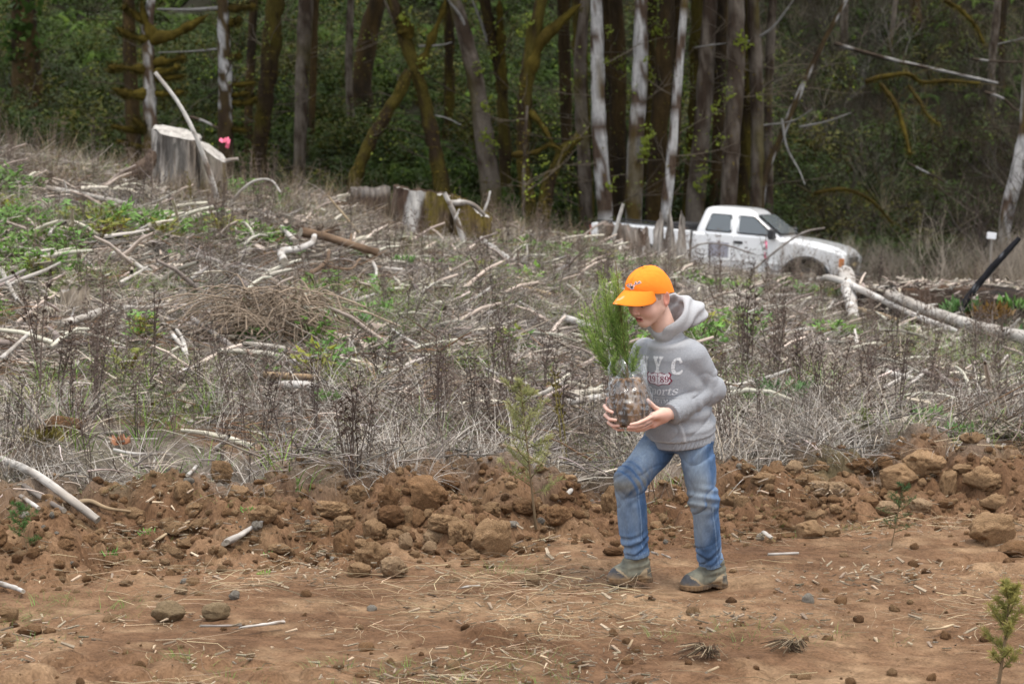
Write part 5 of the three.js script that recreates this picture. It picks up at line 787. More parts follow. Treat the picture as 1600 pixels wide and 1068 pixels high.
// ---------- plants one can point to ----------
function conifer(name, label, px, py, tx, ty, { d = null, branches = 22, wpx = 60, needle = 0.022, c0 = [0.24, 0.29, 0.12], c1 = [0.54, 0.53, 0.24], dens = 46, from = 0.25, stemR = 0.007, group = 'young conifers planted in the clearing', rise = 0.55 } = {}) {
  reseed(4000 + px + py); const f = d ? onGround(at(px, py, d).x, d) : hit(px, py), dd = -f.z, top = at(tx, ty, dd).sub(f), g = thing(name, f, label, 'conifer sapling', group), R = wpx / 2 / pxm(dd), st = curve([V(0, -0.02, 0), top.clone().multiplyScalar(0.5).add(V(rr(-0.01, 0.01), 0, 0)), top], 20);
  const s = new MB(); s.tube(st, (t) => stemR * (1.05 - 0.85 * t), [0.21, 0.15, 0.09], { sides: 7 }); s.mesh('stem', M.wood, g);
  const nb = new MB();
  const spray = (a, b, n, len, dirUp) => { const ax = b.clone().sub(a).normalize(); for (let k = 0; k < n; k++) { const t = rnd(), p = a.clone().lerp(b, t), o = V(rr(-1, 1), rr(-0.6, 1), rr(-1, 1)).normalize(), dir = ax.clone().multiplyScalar(0.75).addScaledVector(o, 0.8).normalize(), sd = dir.clone().cross(o).normalize(), c = mixc(c0, c1, clamp(t * 0.7 + rr(-0.1, 0.4) + dirUp, 0, 1)); nb.leaf(p, dir, sd, len * rr(0.7, 1.25), 0.0022, c, c, 0.08); } };
  for (let k = 0; k < branches; k++) {
    const t = from + (1 - from) * (k + 0.5) / branches, i = Math.min(19, Math.floor(t * 20)), p = st[i], a = k * 2.4 + rr(-0.4, 0.4), L = R * (0.35 + 1.0 * Math.sin(Math.PI * Math.pow(1 - (t - from) / (1 - from), 0.8) * 0.62)) * rr(0.7, 1.15), e = p.clone().add(V(Math.cos(a) * L, L * rise * rr(0.6, 1.3), Math.sin(a) * L)), m = p.clone().lerp(e, 0.5).add(V(0, -L * 0.06, 0));
    const bb = new MB(); bb.tube([p, m, e], (u) => 0.0026 * (1 - 0.6 * u), [0.2, 0.17, 0.08], { sides: 4, cap: [false, false] }); bb.mesh('branch', M.wood, g);
    spray(p.clone().lerp(m, 0.3), m, dens / 2, needle, 0); spray(m, e, dens, needle, 0.2);
    for (let j = 0; j < 3; j++) { const q = m.clone().lerp(e, rr(-0.4, 0.6)), z = q.clone().add(V(rr(-1, 1), rr(0.1, 0.8), rr(-1, 1)).multiplyScalar(L * 0.35)); spray(q, z, dens / 3, needle, 0.15); }
  }
  spray(st[15], top, dens * 1.5, needle, 0.2);
  nb.mesh('needles', M.needle, g).userData.kind = 'stuff'; return g;
}
conifer('conifer_sapling', 'knee high pale green conifer sapling rooted at the top of the dug heap', 838, 826, 812, 596, { wpx: 84, branches: 20, needle: 0.03, dens: 50, rise: 0.75 });
conifer('conifer_sapling', 'tiny dark green conifer seedling on the right dirt bank', 1392, 852, 1412, 756, { wpx: 46, branches: 13, needle: 0.016, dens: 26, c0: [0.05, 0.10, 0.04], c1: [0.10, 0.17, 0.07], stemR: 0.003 });
conifer('conifer_sapling', 'yellow green pine seedling at the bottom right corner', 1556, 1120, 1579, 912, { d: 6.2, wpx: 44, branches: 18, needle: 0.024, dens: 50, c0: [0.24, 0.27, 0.08], c1: [0.48, 0.44, 0.15], rise: 1.3 });
conifer('conifer_sapling', 'small green conifer seedling under the barkless log at lower left', 44, 862, 30, 788, { wpx: 40, branches: 10, needle: 0.022, dens: 30, c0: [0.07, 0.15, 0.04], c1: [0.13, 0.25, 0.08], stemR: 0.003 });
conifer('conifer_sapling', 'faint green conifer seedling in brush just right of the jeans', 1345, 700, 1350, 640, { wpx: 34, branches: 9, needle: 0.02, dens: 22, c0: [0.12, 0.17, 0.04], c1: [0.2, 0.24, 0.06], stemR: 0.003 });
// dead weed stalks near enough to stand out singly
const thick = (g) => g;
const stalks = [171, 172, 173, 174, 175, 176].map((s, i) => weedGeo(s, 1, i < 3 ? 2 : 3, true, 2.2));
function weed(x, y, ty, label, c = [0.13, 0.10, 0.085], lean = 0) {
  const f = hit(x, y), d = -f.z, o = mesh('dead_weed', stalks[Math.abs(x + y) % 6], M.dry); o.position.copy(f); const h = (y - ty) / pxm(d); o.scale.set(h * 1.0, h, h * 1.0); o.rotation.set(0, x * 0.7, lean, 'ZYX');
  if (!weedMat.has(c)) { const m = M.dry.clone(); m.color.setRGB(...c); weedMat.set(c, m); } o.material = weedMat.get(c);
  return tag(o, label, 'weed', 'dead weeds standing in the clearing');
}
const weedMat = new Map(), DK = [0.12, 0.095, 0.08], GY = [0.24, 0.2, 0.17], OL = [0.17, 0.15, 0.05];
weed(543, 746, 556, 'tallest dark weed stalk standing behind the dug heap', DK);
weed(562, 742, 572, 'dark weed stalk just right of the tallest, leaning away', DK, -0.06);
weed(552, 744, 610, 'dark bushy weed between the two tall stalks at centre', DK, 0.05);
weed(574, 738, 626, 'dark weed right of the tall pair, full of seed husks', DK, -0.05);
weed(602, 744, 668, 'short dark weed stub at the crest of the dug heap', DK, -0.08);
weed(700, 678, 552, 'grey dry weed in grass left of the conifer sapling', GY, 0.05);
weed(718, 682, 570, 'grey dry weed leaning right, left of the conifer sapling', GY, -0.12);
weed(776, 690, 566, 'straight dark weed spike close left of the conifer sapling', DK);
weed(828, 690, 600, 'dark weed spike just behind the conifer sapling', DK);
weed(884, 730, 560, 'thin weed with olive foot between sapling and carried bag', OL, 0.03);
weed(660, 674, 560, 'grey weed clump at centre in the dry grass', GY, 0.1);
weed(420, 720, 520, 'thin grey weed left of the tall dark pair', GY, 0.02);
weed(470, 690, 540, 'wispy grey weed above the thick white cut log', GY, -0.05);
weed(66, 600, 400, 'dark tall weed standing at the far left', DK, 0.02);
weed(60, 560, 430, 'second dark weed beside the tall one at far left', DK, 0.12);
weed(90, 640, 480, 'dark weed bush at the left beneath the blunt pale log', DK, -0.1);
weed(240, 560, 430, 'dark thin weed standing by the level pale branch', DK);
weed(150, 640, 520, 'pale weed stems crossing at lower left of the slash', GY, -0.2);
weed(1376, 700, 580, 'dark dead weed in the right brush above the bank', DK, 0.04);
weed(1210, 610, 470, 'grey brown weed close right of the boy', DK, 0.05);
weed(1168, 600, 440, 'tall brown weed right behind the boy shoulder', DK, -0.04);
weed(1250, 620, 490, 'brown weed in the thicket right of the boy', DK, 0.02);
weed(1300, 640, 520, 'brown weed mid way across the right thicket', DK, -0.05);
weed(1340, 610, 500, 'grey weed below the long bleached log on the right', GY, 0.05);
weed(1454, 640, 540, 'grey weed under the thickest fallen log', GY, -0.05);
weed(1520, 690, 590, 'grey weed at the right edge thicket', GY, 0.1);
weed(300, 345, 270, 'olive green weed spear before the tall stump', OL, 0.1);
// broad leaved plants
function herb(x, y, wpx, label, c, ll = 0.1, n = 60, kind = 'leafy_plant') {
  const f = hit(x, y), d = -f.z, R = wpx / 2 / pxm(d) * 1.15; f.y += d > 11 ? 0.05 : 0; const g = thing(kind, f, label, 'plant', 'green plants in the clearing'); reseed(5000 + x + y); const b = new MB();
  for (let k = 0; k < n; k++) { const a = k * 2.4 + rr(-0.3, 0.3), up = rr(0.2, 1.1), dir = V(Math.cos(a), up, Math.sin(a)).normalize(), r = R * 0.75 * Math.sqrt(rnd()), w = rr(0.65, 1.3); b.leaf(V(Math.cos(a) * r, rnd() * R * 0.5, Math.sin(a) * r), dir, V(-Math.sin(a), rr(-0.3, 0.3), Math.cos(a)).normalize(), R * rr(0.28, 0.6), R * rr(0.12, 0.24), scl(c, w), scl(c, w * 1.15), 0.3); }
  b.mesh('leaves', M.leaf, g).userData.kind = 'stuff'; return g;
}
herb(1224, 636, 74, 'big green leafy plant just right of the hoodie sleeve', [0.085, 0.20, 0.055]);
herb(1180, 640, 44, 'green leafy plant left of the biggest one beside the hoodie', [0.11, 0.22, 0.05]);
herb(1138, 662, 40, 'bright lime green tuft at the hoodie hem', [0.17, 0.30, 0.06], 0.06, 60);
herb(1500, 690, 40, 'green leafy plant at the far right behind the clods', [0.09, 0.2, 0.05]);
herb(1450, 668, 50, 'green blades right of the faint conifer seedling', [0.1, 0.2, 0.05]);
herb(462, 408, 26, 'small green plant above the root tangle', [0.12, 0.24, 0.06]);
herb(562, 408, 30, 'lime green plant right of the root tangle', [0.14, 0.28, 0.06]);
herb(632, 420, 34, 'green leafy patch below the wide triple stump', [0.12, 0.26, 0.06]);
herb(678, 424, 34, 'second green leafy patch below the wide triple stump', [0.13, 0.27, 0.06]);
herb(588, 500, 50, 'broad lime green plant in the middle of the clearing', [0.15, 0.29, 0.07]);
herb(560, 512, 34, 'green plant left of the broad lime one', [0.10, 0.22, 0.07]);
herb(385, 540, 44, 'dark green plant under the tan peeled branch', [0.08, 0.19, 0.05]);
herb(20, 392, 50, 'green grassy plant at the far left edge', [0.13, 0.26, 0.06], 0.1, 60);
herb(382, 398, 22, 'round lime green tuft left of the root tangle', [0.16, 0.32, 0.07], 0.05, 60);
herb(275, 410, 26, 'green plant behind the slanting split log', [0.11, 0.24, 0.05]);
herb(428, 592, 26, 'lime green plant above the stripped log chunk', [0.15, 0.28, 0.06]);
herb(512, 640, 40, 'green grassy plant right of the thick white cut log', [0.12, 0.22, 0.06], 0.1, 50);
herb(1330, 535, 34, 'lime green moss cushion at the foot of the knotted log', [0.16, 0.28, 0.05], 0.05, 70);
herb(1500, 498, 60, 'green leafy bush on the burnt mound', [0.08, 0.17, 0.05], 0.07, 70, 'leafy_bush');
herb(1546, 506, 64, 'rusty and olive bush on the burnt mound', [0.19, 0.11, 0.03], 0.07, 80, 'leafy_bush');
herb(1590, 494, 60, 'green leafy bush at the right edge on the burnt mound', [0.10, 0.2, 0.05], 0.07, 70, 'leafy_bush');
herb(1572, 545, 60, 'dark green bush low on the burnt mound above the fallen log', [0.05, 0.12, 0.04], 0.07, 70, 'leafy_bush');
herb(64, 694, 60, 'yellow olive moss patch on the earth hump at upper left of the bank', [0.2, 0.17, 0.04], 0.05, 90, 'moss_patch');
herb(418, 868, 16, 'small grass tuft right of the splintered white slab', [0.13, 0.26, 0.06], 0.05, 24, 'grass_tuft');
herb(412, 898, 20, 'bright grass tuft on the dirt below the flat tan clod', [0.17, 0.30, 0.05], 0.05, 24, 'grass_tuft');
herb(172, 868, 28, 'grass tuft on the dirt at left', [0.12, 0.24, 0.05], 0.05, 26, 'grass_tuft');
herb(386, 800, 22, 'green grass tuft left of the broad tan clod', [0.14, 0.26, 0.06], 0.05, 26, 'grass_tuft');
herb(228, 836, 26, 'green grass tuft near the tip of the barkless log', [0.14, 0.26, 0.06], 0.05, 26, 'grass_tuft');
{ // heap of dead roots and twigs
  const f = hit(415, 545), d = -f.z, g = thing('brush_pile', f, 'rounded pile of tan dead roots and twigs left of centre', 'brush pile'); reseed(77); const b = new MB();
  for (let k = 0; k < 330; k++) { const a = rr(0, 6.283), R = rr(0.2, 0.7), tp = V(rr(-0.35, 0.35), rr(0.1, 0.42), rr(-0.25, 0.25)), e = tp.clone().add(V(Math.cos(a) * R, rr(-0.3, 0.1), Math.sin(a) * R * 0.7)), m = tp.clone().lerp(e, 0.5).add(V(rr(-0.06, 0.06), rr(0.02, 0.12), rr(-0.06, 0.06))), w = rr(0.5, 1.4); b.tube(curve([tp, m, e], 6), rr(0.002, 0.006), [0.25 * w, 0.195 * w, 0.145 * w], { sides: 4, cap: [false, false] }); }
  b.mesh('twigs', M.dry, g).userData.kind = 'stuff';
}
{ // dark roots of an upturned wad
  const f = hit(488, 388), g = thing('root_wad', f, 'dark upturned root wad above the root tangle', 'root wad'); reseed(78); const b = new MB();
  for (let k = 0; k < 160; k++) { const a = rr(0, 6.283), R = rr(0.1, 0.3), e = V(Math.cos(a) * R, rr(0, 0.26), Math.sin(a) * R * 0.7), w = rr(0.6, 1.4); b.tube([V(rr(-0.08, 0.08), rr(0.02, 0.2), 0), e.clone().multiplyScalar(0.5).add(V(0, 0.07, 0)), e], rr(0.004, 0.012), [0.085 * w, 0.055 * w, 0.04 * w], { sides: 4, cap: [false, false] }); }
  b.mesh('roots', M.dry, g).userData.kind = 'stuff';
}
{ // red brown fallen leaves
  const f = hit(190, 700), g = thing('dead_leaves', f, 'reddish dry leaf spray above the white stick on the bank', 'leaves'); reseed(79); const b = new MB();
  for (let k = 0; k < 16; k++) { const a = rr(0, 6.28), w = rr(0.7, 1.3); b.leaf(V(rr(-0.03, 0.03), 0.02, rr(-0.02, 0.02)), V(Math.cos(a), rr(0.3, 1), Math.sin(a) * 0.6).normalize(), V(-Math.sin(a), 0.2, Math.cos(a)).normalize(), 0.06, 0.022, [0.36 * w, 0.16 * w, 0.085 * w], [0.42 * w, 0.22 * w, 0.13 * w], 0.3); }
  b.mesh('leaves', M.leaf, g).userData.kind = 'stuff';
}
{ // dark root clumps at the bottom of the track
  for (const [x, y, w, label] of [[1112, 1028, 0.085, 'clump of dark roots and straw at the bottom of the track'], [1246, 1018, 0.075, 'dark fibrous root clump right of the straw clump on the track']]) {
    const f = hit(x, y), g = thing('root_clump', f, label, 'root clump', 'root clumps on the track'); reseed(x); const b = new MB();
    for (let k = 0; k < 60; k++) { const a = rr(0, 6.283), R = w * rr(0.5, 1.2), e = V(Math.cos(a) * R - 0.04, rr(0, 0.04), Math.sin(a) * R * 0.8), q = rr(0.4, 1.3); b.tube([V(rr(-0.03, 0.03), rr(0.0, 0.025), rr(-0.03, 0.03)), e.clone().multiplyScalar(0.5).add(V(0, 0.03, 0)), e], rr(0.0008, 0.002), rnd() < 0.45 ? [0.1 * q, 0.07 * q, 0.05 * q] : [0.3 * q, 0.24 * q, 0.16 * q], { sides: 3, cap: [false, false] }); }
    b.mesh('fibres', M.dry, g).userData.kind = 'stuff';
  }
}
{ // white marker plate on a stub post
  const d = 36, f = onGround(at(1549, 385, d).x, d), g = thing('marker_post', f, 'small white marker plate on a short post at the far right', 'marker'), top = at(1549, 368, d).y - f.y, b = new MB();
  b.tube([V(0, -0.1, 0), V(0, top * 0.6, 0), V(0.01, top, 0)], 0.025, [0.3, 0.27, 0.24], { sides: 8 }); b.mesh('post', M.wood, g);
  const m = mesh('plate', new RoundedBoxGeometry(0.17, 0.12, 0.02, 2, 0.008), new THREE.MeshStandardMaterial({ color: new THREE.Color().setRGB(0.75, 0.76, 0.78), roughness: 0.5 }), g); m.position.set(0, top, 0.03); m.rotation.z = -0.12;
}
{ // pink tape hanging in the brush before the pickup door
  const d = 31, b = new MB(), p = at(1197, 376, d), c = [0.85, 0.2, 0.33]; let q = V(0, 0, 0);
  for (let k = 0; k < 5; k++) { const e = V(0.012 * Math.sin(k * 2), -0.06 * (k + 1), 0.02 * Math.cos(k)), n = V(0.018 * Math.cos(k * 0.8), 0, 0.018 * Math.sin(k * 0.8)); b.quad(q.clone().add(n), q.clone().sub(n), e.clone().sub(n), e.clone().add(n), c); q = e; }
  const m = b.mesh('flagging_tape', new THREE.MeshStandardMaterial({ vertexColors: true, roughness: 0.45, side: THREE.DoubleSide })); m.position.copy(p); tag(m, 'pink flagging tape dangling on a twig before the pickup door', 'tape', 'pink tapes');
  const f = onGround(p.x + 0.05, d), s = new MB(); s.tube(curve([V(0, 0, 0), V(-0.02, 0.5, 0), p.clone().sub(f).add(V(0, 0.03, 0)), p.clone().sub(f).add(V(0.02, 0.25, 0))], 14), (t) => 0.006 * (1 - 0.5 * t), [0.2, 0.16, 0.13], { sides: 5 });
  const o = s.mesh('twig', M.wood); o.position.copy(f); tag(o, 'thin upright twig holding pink tape before the pickup door', 'twig');
}
// ---------- the white pickup ----------
{
  const LEN = 5.8, yaw = 20 * Math.PI / 180, pitch = -4.4 * Math.PI / 180;
  const rear = at(922, 346, 43.9); // right rear corner of the bed rail
  const g = thing('pickup_truck', V(0, 0, 0), 'white extended cab pickup parked in the brush before the trees', 'pickup truck');
  const RAIL = 1.36, W = 0.95;
  g.rotation.order = 'YZX'; g.rotation.set(0, -yaw, pitch);
  { const off = V(0, RAIL, W).applyEuler(g.rotation); g.position.copy(rear).sub(off); }
  const paint = new THREE.MeshPhysicalMaterial({ color: new THREE.Color().setRGB(0.80, 0.815, 0.83), roughness: 0.35, clearcoat: 0.8, clearcoatRoughness: 0.08 });
  const glass = new THREE.MeshPhysicalMaterial({ color: new THREE.Color().setRGB(0.07, 0.088, 0.1), roughness: 0.05, clearcoat: 1, clearcoatRoughness: 0.02, specularIntensity: 1 });
  const black = new THREE.MeshStandardMaterial({ color: new THREE.Color().setRGB(0.022, 0.022, 0.024), roughness: 0.6 }), dark = new THREE.MeshStandardMaterial({ color: new THREE.Color().setRGB(0.008, 0.008, 0.008), roughness: 0.9 });
  const chrome = new THREE.MeshStandardMaterial({ color: new THREE.Color().setRGB(0.7, 0.72, 0.74), roughness: 0.18, metalness: 1 }), rubber = new THREE.MeshStandardMaterial({ color: new THREE.Color().setRGB(0.02, 0.02, 0.02), roughness: 0.9 });
  const lens = new THREE.MeshPhysicalMaterial({ color: new THREE.Color().setRGB(0.72, 0.75, 0.78), roughness: 0.12, clearcoat: 1 }), amber = new THREE.MeshPhysicalMaterial({ color: new THREE.Color().setRGB(0.8, 0.26, 0.05), roughness: 0.2, clearcoat: 1 }), red = new THREE.MeshPhysicalMaterial({ color: new THREE.Color().setRGB(0.45, 0.02, 0.02), roughness: 0.2, clearcoat: 1 });
  const ext = (pts, depth, bevel = 0.03, holes = []) => { const s = new THREE.Shape(); pts.forEach((p, i) => { if (p.length === 2) i ? s.lineTo(p[0], p[1]) : s.moveTo(p[0], p[1]); else if (p.length === 4) s.quadraticCurveTo(p[0], p[1], p[2], p[3]); else s.absarc(p[0], p[1], p[2], p[3], p[4], false); }); const e = new THREE.ExtrudeGeometry(s, { depth: depth - bevel * 2, bevelEnabled: bevel > 0, bevelSize: bevel, bevelOffset: -bevel, bevelThickness: bevel, bevelSegments: 4, curveSegments: 20 }); e.translate(0, 0, -(depth - bevel * 2) / 2); return e; };
  const part = (name, geo, mat, parent = g) => mesh(name, geo, mat, parent);
  const box = (x, y, z, w, h, d, r = 0.015) => { const b = new RoundedBoxGeometry(w, h, d, 2, Math.min(r, w / 2.1, h / 2.1, d / 2.1)); b.translate(x, y, z); return b; };
  // bed: two outer sides with a wheel opening, floor, tailgate, bulkhead
  for (const sg of [1, -1]) { const s = ext([[0.14, 0.62], [0.02, 0.72], [0.03, 1.33], [0.12, RAIL], [2.28, RAIL], [2.28, 0.5], [1.74, 0.5], [1.24, 0.42, 0.5, 0.16, Math.PI - 0.16], [0.75, 0.6]].reduce((a, p) => (a.push(p), a), []), 0.12, 0.03); s.translate(0, 0, sg * (W - 0.06)); part('bed_side', s, paint); part('rail_cap', box(1.18, RAIL + 0.045, sg * (W - 0.07), 2.1, 0.035, 0.11, 0.012), black); }
  part('bed_floor', box(1.16, 0.78, 0, 2.15, 0.06, 1.7), black); part('tailgate', box(0.06, 1.05, 0, 0.08, 0.56, 1.66, 0.03), paint); part('bed_bulkhead', box(2.22, 1.08, 0, 0.06, 0.5, 1.66), black);
  const tl = part('tail_light', box(0.03, 1.1, W - 0.07, 0.07, 0.4, 0.12, 0.03), red); part('tail_light', box(0.03, 1.1, -W + 0.07, 0.07, 0.4, 0.12, 0.03), red);
  part('rear_bumper', box(-0.06, 0.6, 0, 0.16, 0.2, 1.8, 0.05), chrome);
  // cab lower body with the bonnet and front wings
  const lower = ext([[2.33, 0.46], [2.33, 1.34], [4.2, 1.33], [4.42, 1.32], [5.1, 1.27, 5.5, 1.17], [5.66, 1.12, 5.69, 1.02], [5.7, 0.66], [5.45, 0.6], [4.87, 0.44, 0.53, 0.25, Math.PI + 0.02], [4.3, 0.44]], 1.9, 0.06);
  part('cab_body', lower, paint);
  { const hood = ext([[4.3, 1.2], [4.34, 1.38], [5.0, 1.35, 5.45, 1.25], [5.64, 1.19, 5.68, 1.10], [5.6, 1.04]], 1.42, 0.06); part('bonnet', hood, paint); }
  // greenhouse: lofted frames from the belt line to the roof
  { const prof = [[1.30, 2.36, 4.38, 0.925], [1.42, 2.37, 4.24, 0.915], [1.62, 2.44, 3.95, 0.86], [1.80, 2.50, 3.70, 0.80], [1.87, 2.55, 3.60, 0.765], [1.905, 2.63, 3.52, 0.70], [1.925, 2.74, 3.42, 0.55], [1.935, 2.9, 3.3, 0.3]], N = 40, P = [], U = [], I = [];
    for (const [y, x0, x1, w] of prof) for (let k = 0; k <= N; k++) { const a = k / N * 6.2832, c = Math.cos(a), s = Math.sin(a), e = 0.22, px = Math.sign(c) * Math.pow(Math.abs(c), e), pz = Math.sign(s) * Math.pow(Math.abs(s), e); P.push((x0 + x1) / 2 + px * (x1 - x0) / 2, y, pz * w); U.push(0, 0); }
    const m = N + 1; for (let r = 0; r < prof.length - 1; r++) for (let k = 0; k < N; k++) { const a = r * m + k; I.push(a, a + m, a + 1, a + 1, a + m, a + m + 1); }
    const c0 = P.length / 3; P.push(3.08, 1.937, 0); U.push(0, 0); for (let k = 0; k < N; k++) I.push(c0, (prof.length - 1) * m + k + 1, (prof.length - 1) * m + k);
    const geo = new THREE.BufferGeometry(); geo.setAttribute('position', new THREE.Float32BufferAttribute(P, 3)); geo.setAttribute('uv', new THREE.Float32BufferAttribute(U, 2)); geo.setIndex(I); geo.computeVertexNormals(); part('roof', geo, paint); }
  // side glass lies on the inclined side: z falls from 0.92 at y 1.38 to 0.81 at y 1.76
  const pane = (name, pts, mat, off = 0.012, parent = g) => { // pts [x, y] on the right side, rounded
    for (const sg of [1, -1]) { const s = new THREE.Shape(), n = pts.length; for (let i = 0; i < n; i++) { const a = pts[i], p = pts[(i + n - 1) % n], q = pts[(i + 1) % n], r = 0.055, l1 = Math.hypot(p[0] - a[0], p[1] - a[1]), l2 = Math.hypot(q[0] - a[0], q[1] - a[1]), s1 = [a[0] + (p[0] - a[0]) * r / l1, a[1] + (p[1] - a[1]) * r / l1], s2 = [a[0] + (q[0] - a[0]) * r / l2, a[1] + (q[1] - a[1]) * r / l2]; i ? s.lineTo(...s1) : s.moveTo(...s1); s.quadraticCurveTo(a[0], a[1], ...s2); }
      const e = new THREE.ExtrudeGeometry(s, { depth: 0.012, bevelEnabled: false, curveSegments: 6 }), A = e.attributes.position; for (let i = 0; i < A.count; i++) { const y = A.getY(i), z = y < 1.62 ? lerp(0.918, 0.86, clamp((y - 1.40) / 0.22, 0, 1)) : lerp(0.86, 0.80, (y - 1.62) / 0.16); A.setZ(i, sg * (z + off - 0.012 + A.getZ(i))); } e.computeVertexNormals(); if (sg < 0) { const ix = e.index; } part(name, e, mat, parent); } };
  pane('window_seal', [[2.60, 1.375], [3.20, 1.375], [3.16, 1.765], [2.70, 1.765]], dark, 0.006); pane('rear_window', [[2.63, 1.40], [3.17, 1.40], [3.135, 1.745], [2.72, 1.745]], glass, 0.014);
  pane('window_seal', [[3.31, 1.37], [4.17, 1.37], [3.66, 1.765], [3.30, 1.765]], dark, 0.006); pane('door_window', [[3.345, 1.40], [4.09, 1.40], [3.64, 1.745], [3.335, 1.745]], glass, 0.014);
  { const b = new MB(), c = [1, 1, 1], a0 = V(4.245, 1.425, 0.84), a1 = V(4.245, 1.425, -0.84), b1 = V(3.735, 1.775, -0.735), b0 = V(3.735, 1.775, 0.735), n = V(0.35, 0.51, 0).normalize().multiplyScalar(0.03); const e = [a0, a1, b1, b0].map((v) => v.add(n)); b.quad(e[0], e[1], e[2], e[3], c); part('windscreen', b.build(), (() => { const m = glass.clone(); m.color.setRGB(0.26, 0.30, 0.33); return m; })()); const c2 = [a0.clone().addScaledVector(n, -0.4).add(V(0.03, -0.02, 0.03)), a1.clone().addScaledVector(n, -0.4).add(V(0.03, -0.02, -0.03)), b1.clone().addScaledVector(n, -0.4).add(V(-0.03, 0.02, -0.03)), b0.clone().addScaledVector(n, -0.4).add(V(-0.03, 0.02, 0.03))], s = new MB(); s.quad(c2[0], c2[1], c2[2], c2[3], c); part('windscreen_seal', s.build(), dark); }  // windscreen paler than the side panes: sky reflection put into its base colour
  // doors: a proud skin with shut lines round it
  const door = part('door', ext([[3.30, 0.52], [3.27, 1.33], [4.24, 1.325], [4.22, 0.8], [4.12, 0.52]], 0.03, 0.008).translate(0, 0, W + 0.004), paint);
  const door2 = part('rear_door', ext([[2.66, 0.52], [2.62, 1.335], [3.25, 1.332], [3.275, 0.52]], 0.03, 0.008).translate(0, 0, W + 0.004), paint);
  part('handle', box(3.37, 1.19, W + 0.026, 0.2, 0.062, 0.03, 0.02), black, door);
  part('crease', box(3.5, 0.80, W + 0.02, 1.9, 0.05, 0.02, 0.01), paint); part('sill', box(3.4, 0.45, W - 0.04, 1.9, 0.08, 0.08, 0.03), black);
  part('door_sign', box(2.95, 1.0, W + 0.021, 0.44, 0.32, 0.006, 0.003), new THREE.MeshStandardMaterial({ color: new THREE.Color().setRGB(0.30, 0.30, 0.35), roughness: 0.6 }), door2);
  for (const sg of [1, -1]) { part('mirror', box(4.12, 1.43, sg * (W + 0.18), 0.12, 0.22, 0.34, 0.04), black); part('mirror_arm', box(4.16, 1.37, sg * (W + 0.03), 0.05, 0.05, 0.14, 0.02), black); }
  // wheels with flares
  for (const [x, sg] of [[1.24, 1], [1.24, -1], [4.87, 1], [4.87, -1]]) {
    const w = new THREE.Group(); w.name = 'wheel'; w.position.set(x, 0.38, sg * (W - 0.14)); g.add(w);
    const prof = [[0.2, -0.12], [0.35, -0.125], [0.385, -0.09], [0.395, 0], [0.385, 0.09], [0.35, 0.125], [0.2, 0.12]].map(([r, y]) => new THREE.Vector2(r, y)), t = new THREE.LatheGeometry(prof, 36); t.rotateX(Math.PI / 2); mesh('tyre', t, rubber, w);
    const r = new THREE.LatheGeometry([[0.02, 0.05], [0.08, 0.06], [0.09, 0.03], [0.18, 0.02], [0.215, 0.09], [0.225, 0.1]].map(([a, y]) => new THREE.Vector2(a, y)), 32); r.rotateX(Math.PI / 2 * sg); mesh('rim', r, chrome, w);
    const well = new THREE.CylinderGeometry(0.5, 0.5, 0.5, 28, 1, true); well.rotateX(Math.PI / 2); const wl = part('wheel_well', well, new THREE.MeshStandardMaterial({ color: 0x050505, roughness: 1, side: THREE.DoubleSide })); wl.position.set(x, 0.44, sg * (W - 0.28));
    const fl = new THREE.TorusGeometry(0.545, 0.045, 8, 30, Math.PI * 0.98); fl.scale(1, 1, 0.9); const f = part('wheel_flare', fl, black); f.position.set(x, 0.44, sg * (W + 0.0)); f.rotation.z = 0.03;
  }
  // front: grille, bars, headlights, emblem, bumper
  part('grille', box(5.69, 0.90, 0, 0.05, 0.30, 1.12, 0.03), dark); part('grille_bar', box(5.725, 0.90, 0, 0.03, 0.075, 1.1, 0.012), chrome);
  { const e = new THREE.Shape(); [[-0.15, -0.022], [-0.055, -0.022], [-0.055, -0.055], [0.055, -0.055], [0.055, -0.022], [0.15, -0.022], [0.13, 0.022], [0.055, 0.022], [0.055, 0.055], [-0.055, 0.055], [-0.055, 0.022], [-0.13, 0.022]].forEach((p, i) => i ? e.lineTo(...p) : e.moveTo(...p)); const q = new THREE.ExtrudeGeometry(e, { depth: 0.015, bevelEnabled: false }); q.rotateY(Math.PI / 2); q.translate(5.742, 0.9, 0); part('emblem', q, new THREE.MeshStandardMaterial({ color: new THREE.Color().setRGB(0.62, 0.48, 0.2), metalness: 0.9, roughness: 0.3 })); }
  for (let k = 0; k < 3; k++) part('grille_slat', box(5.715, 0.79 + k * 0.11, 0, 0.02, 0.012, 1.08, 0.005), black);
  for (const sg of [1, -1]) { const h = part('headlight', box(5.66, 0.955, sg * 0.755, 0.12, 0.17, 0.37, 0.03), lens); part('marker_light', box(5.655, 0.80, sg * 0.755, 0.12, 0.09, 0.37, 0.025), lens); part('indicator', box(5.62, 0.93, sg * 0.937, 0.11, 0.22, 0.035, 0.012), amber); }
  part('front_bumper', box(5.76, 0.56, 0, 0.24, 0.26, 1.92, 0.07), black); part('bumper_trim', box(5.885, 0.62, 0, 0.012, 0.05, 1.3, 0.005), chrome); part('tow_hook', box(5.88, 0.47, 0.45, 0.06, 0.08, 0.04, 0.012), dark); part('tow_hook', box(5.88, 0.47, -0.45, 0.06, 0.08, 0.04, 0.012), dark);
  part('under_body', box(2.9, 0.42, 0, 5.2, 0.2, 1.3), dark);
  part('tool_box', box(1.95, 1.42, 0, 0.46, 0.14, 1.6, 0.02), black);
}
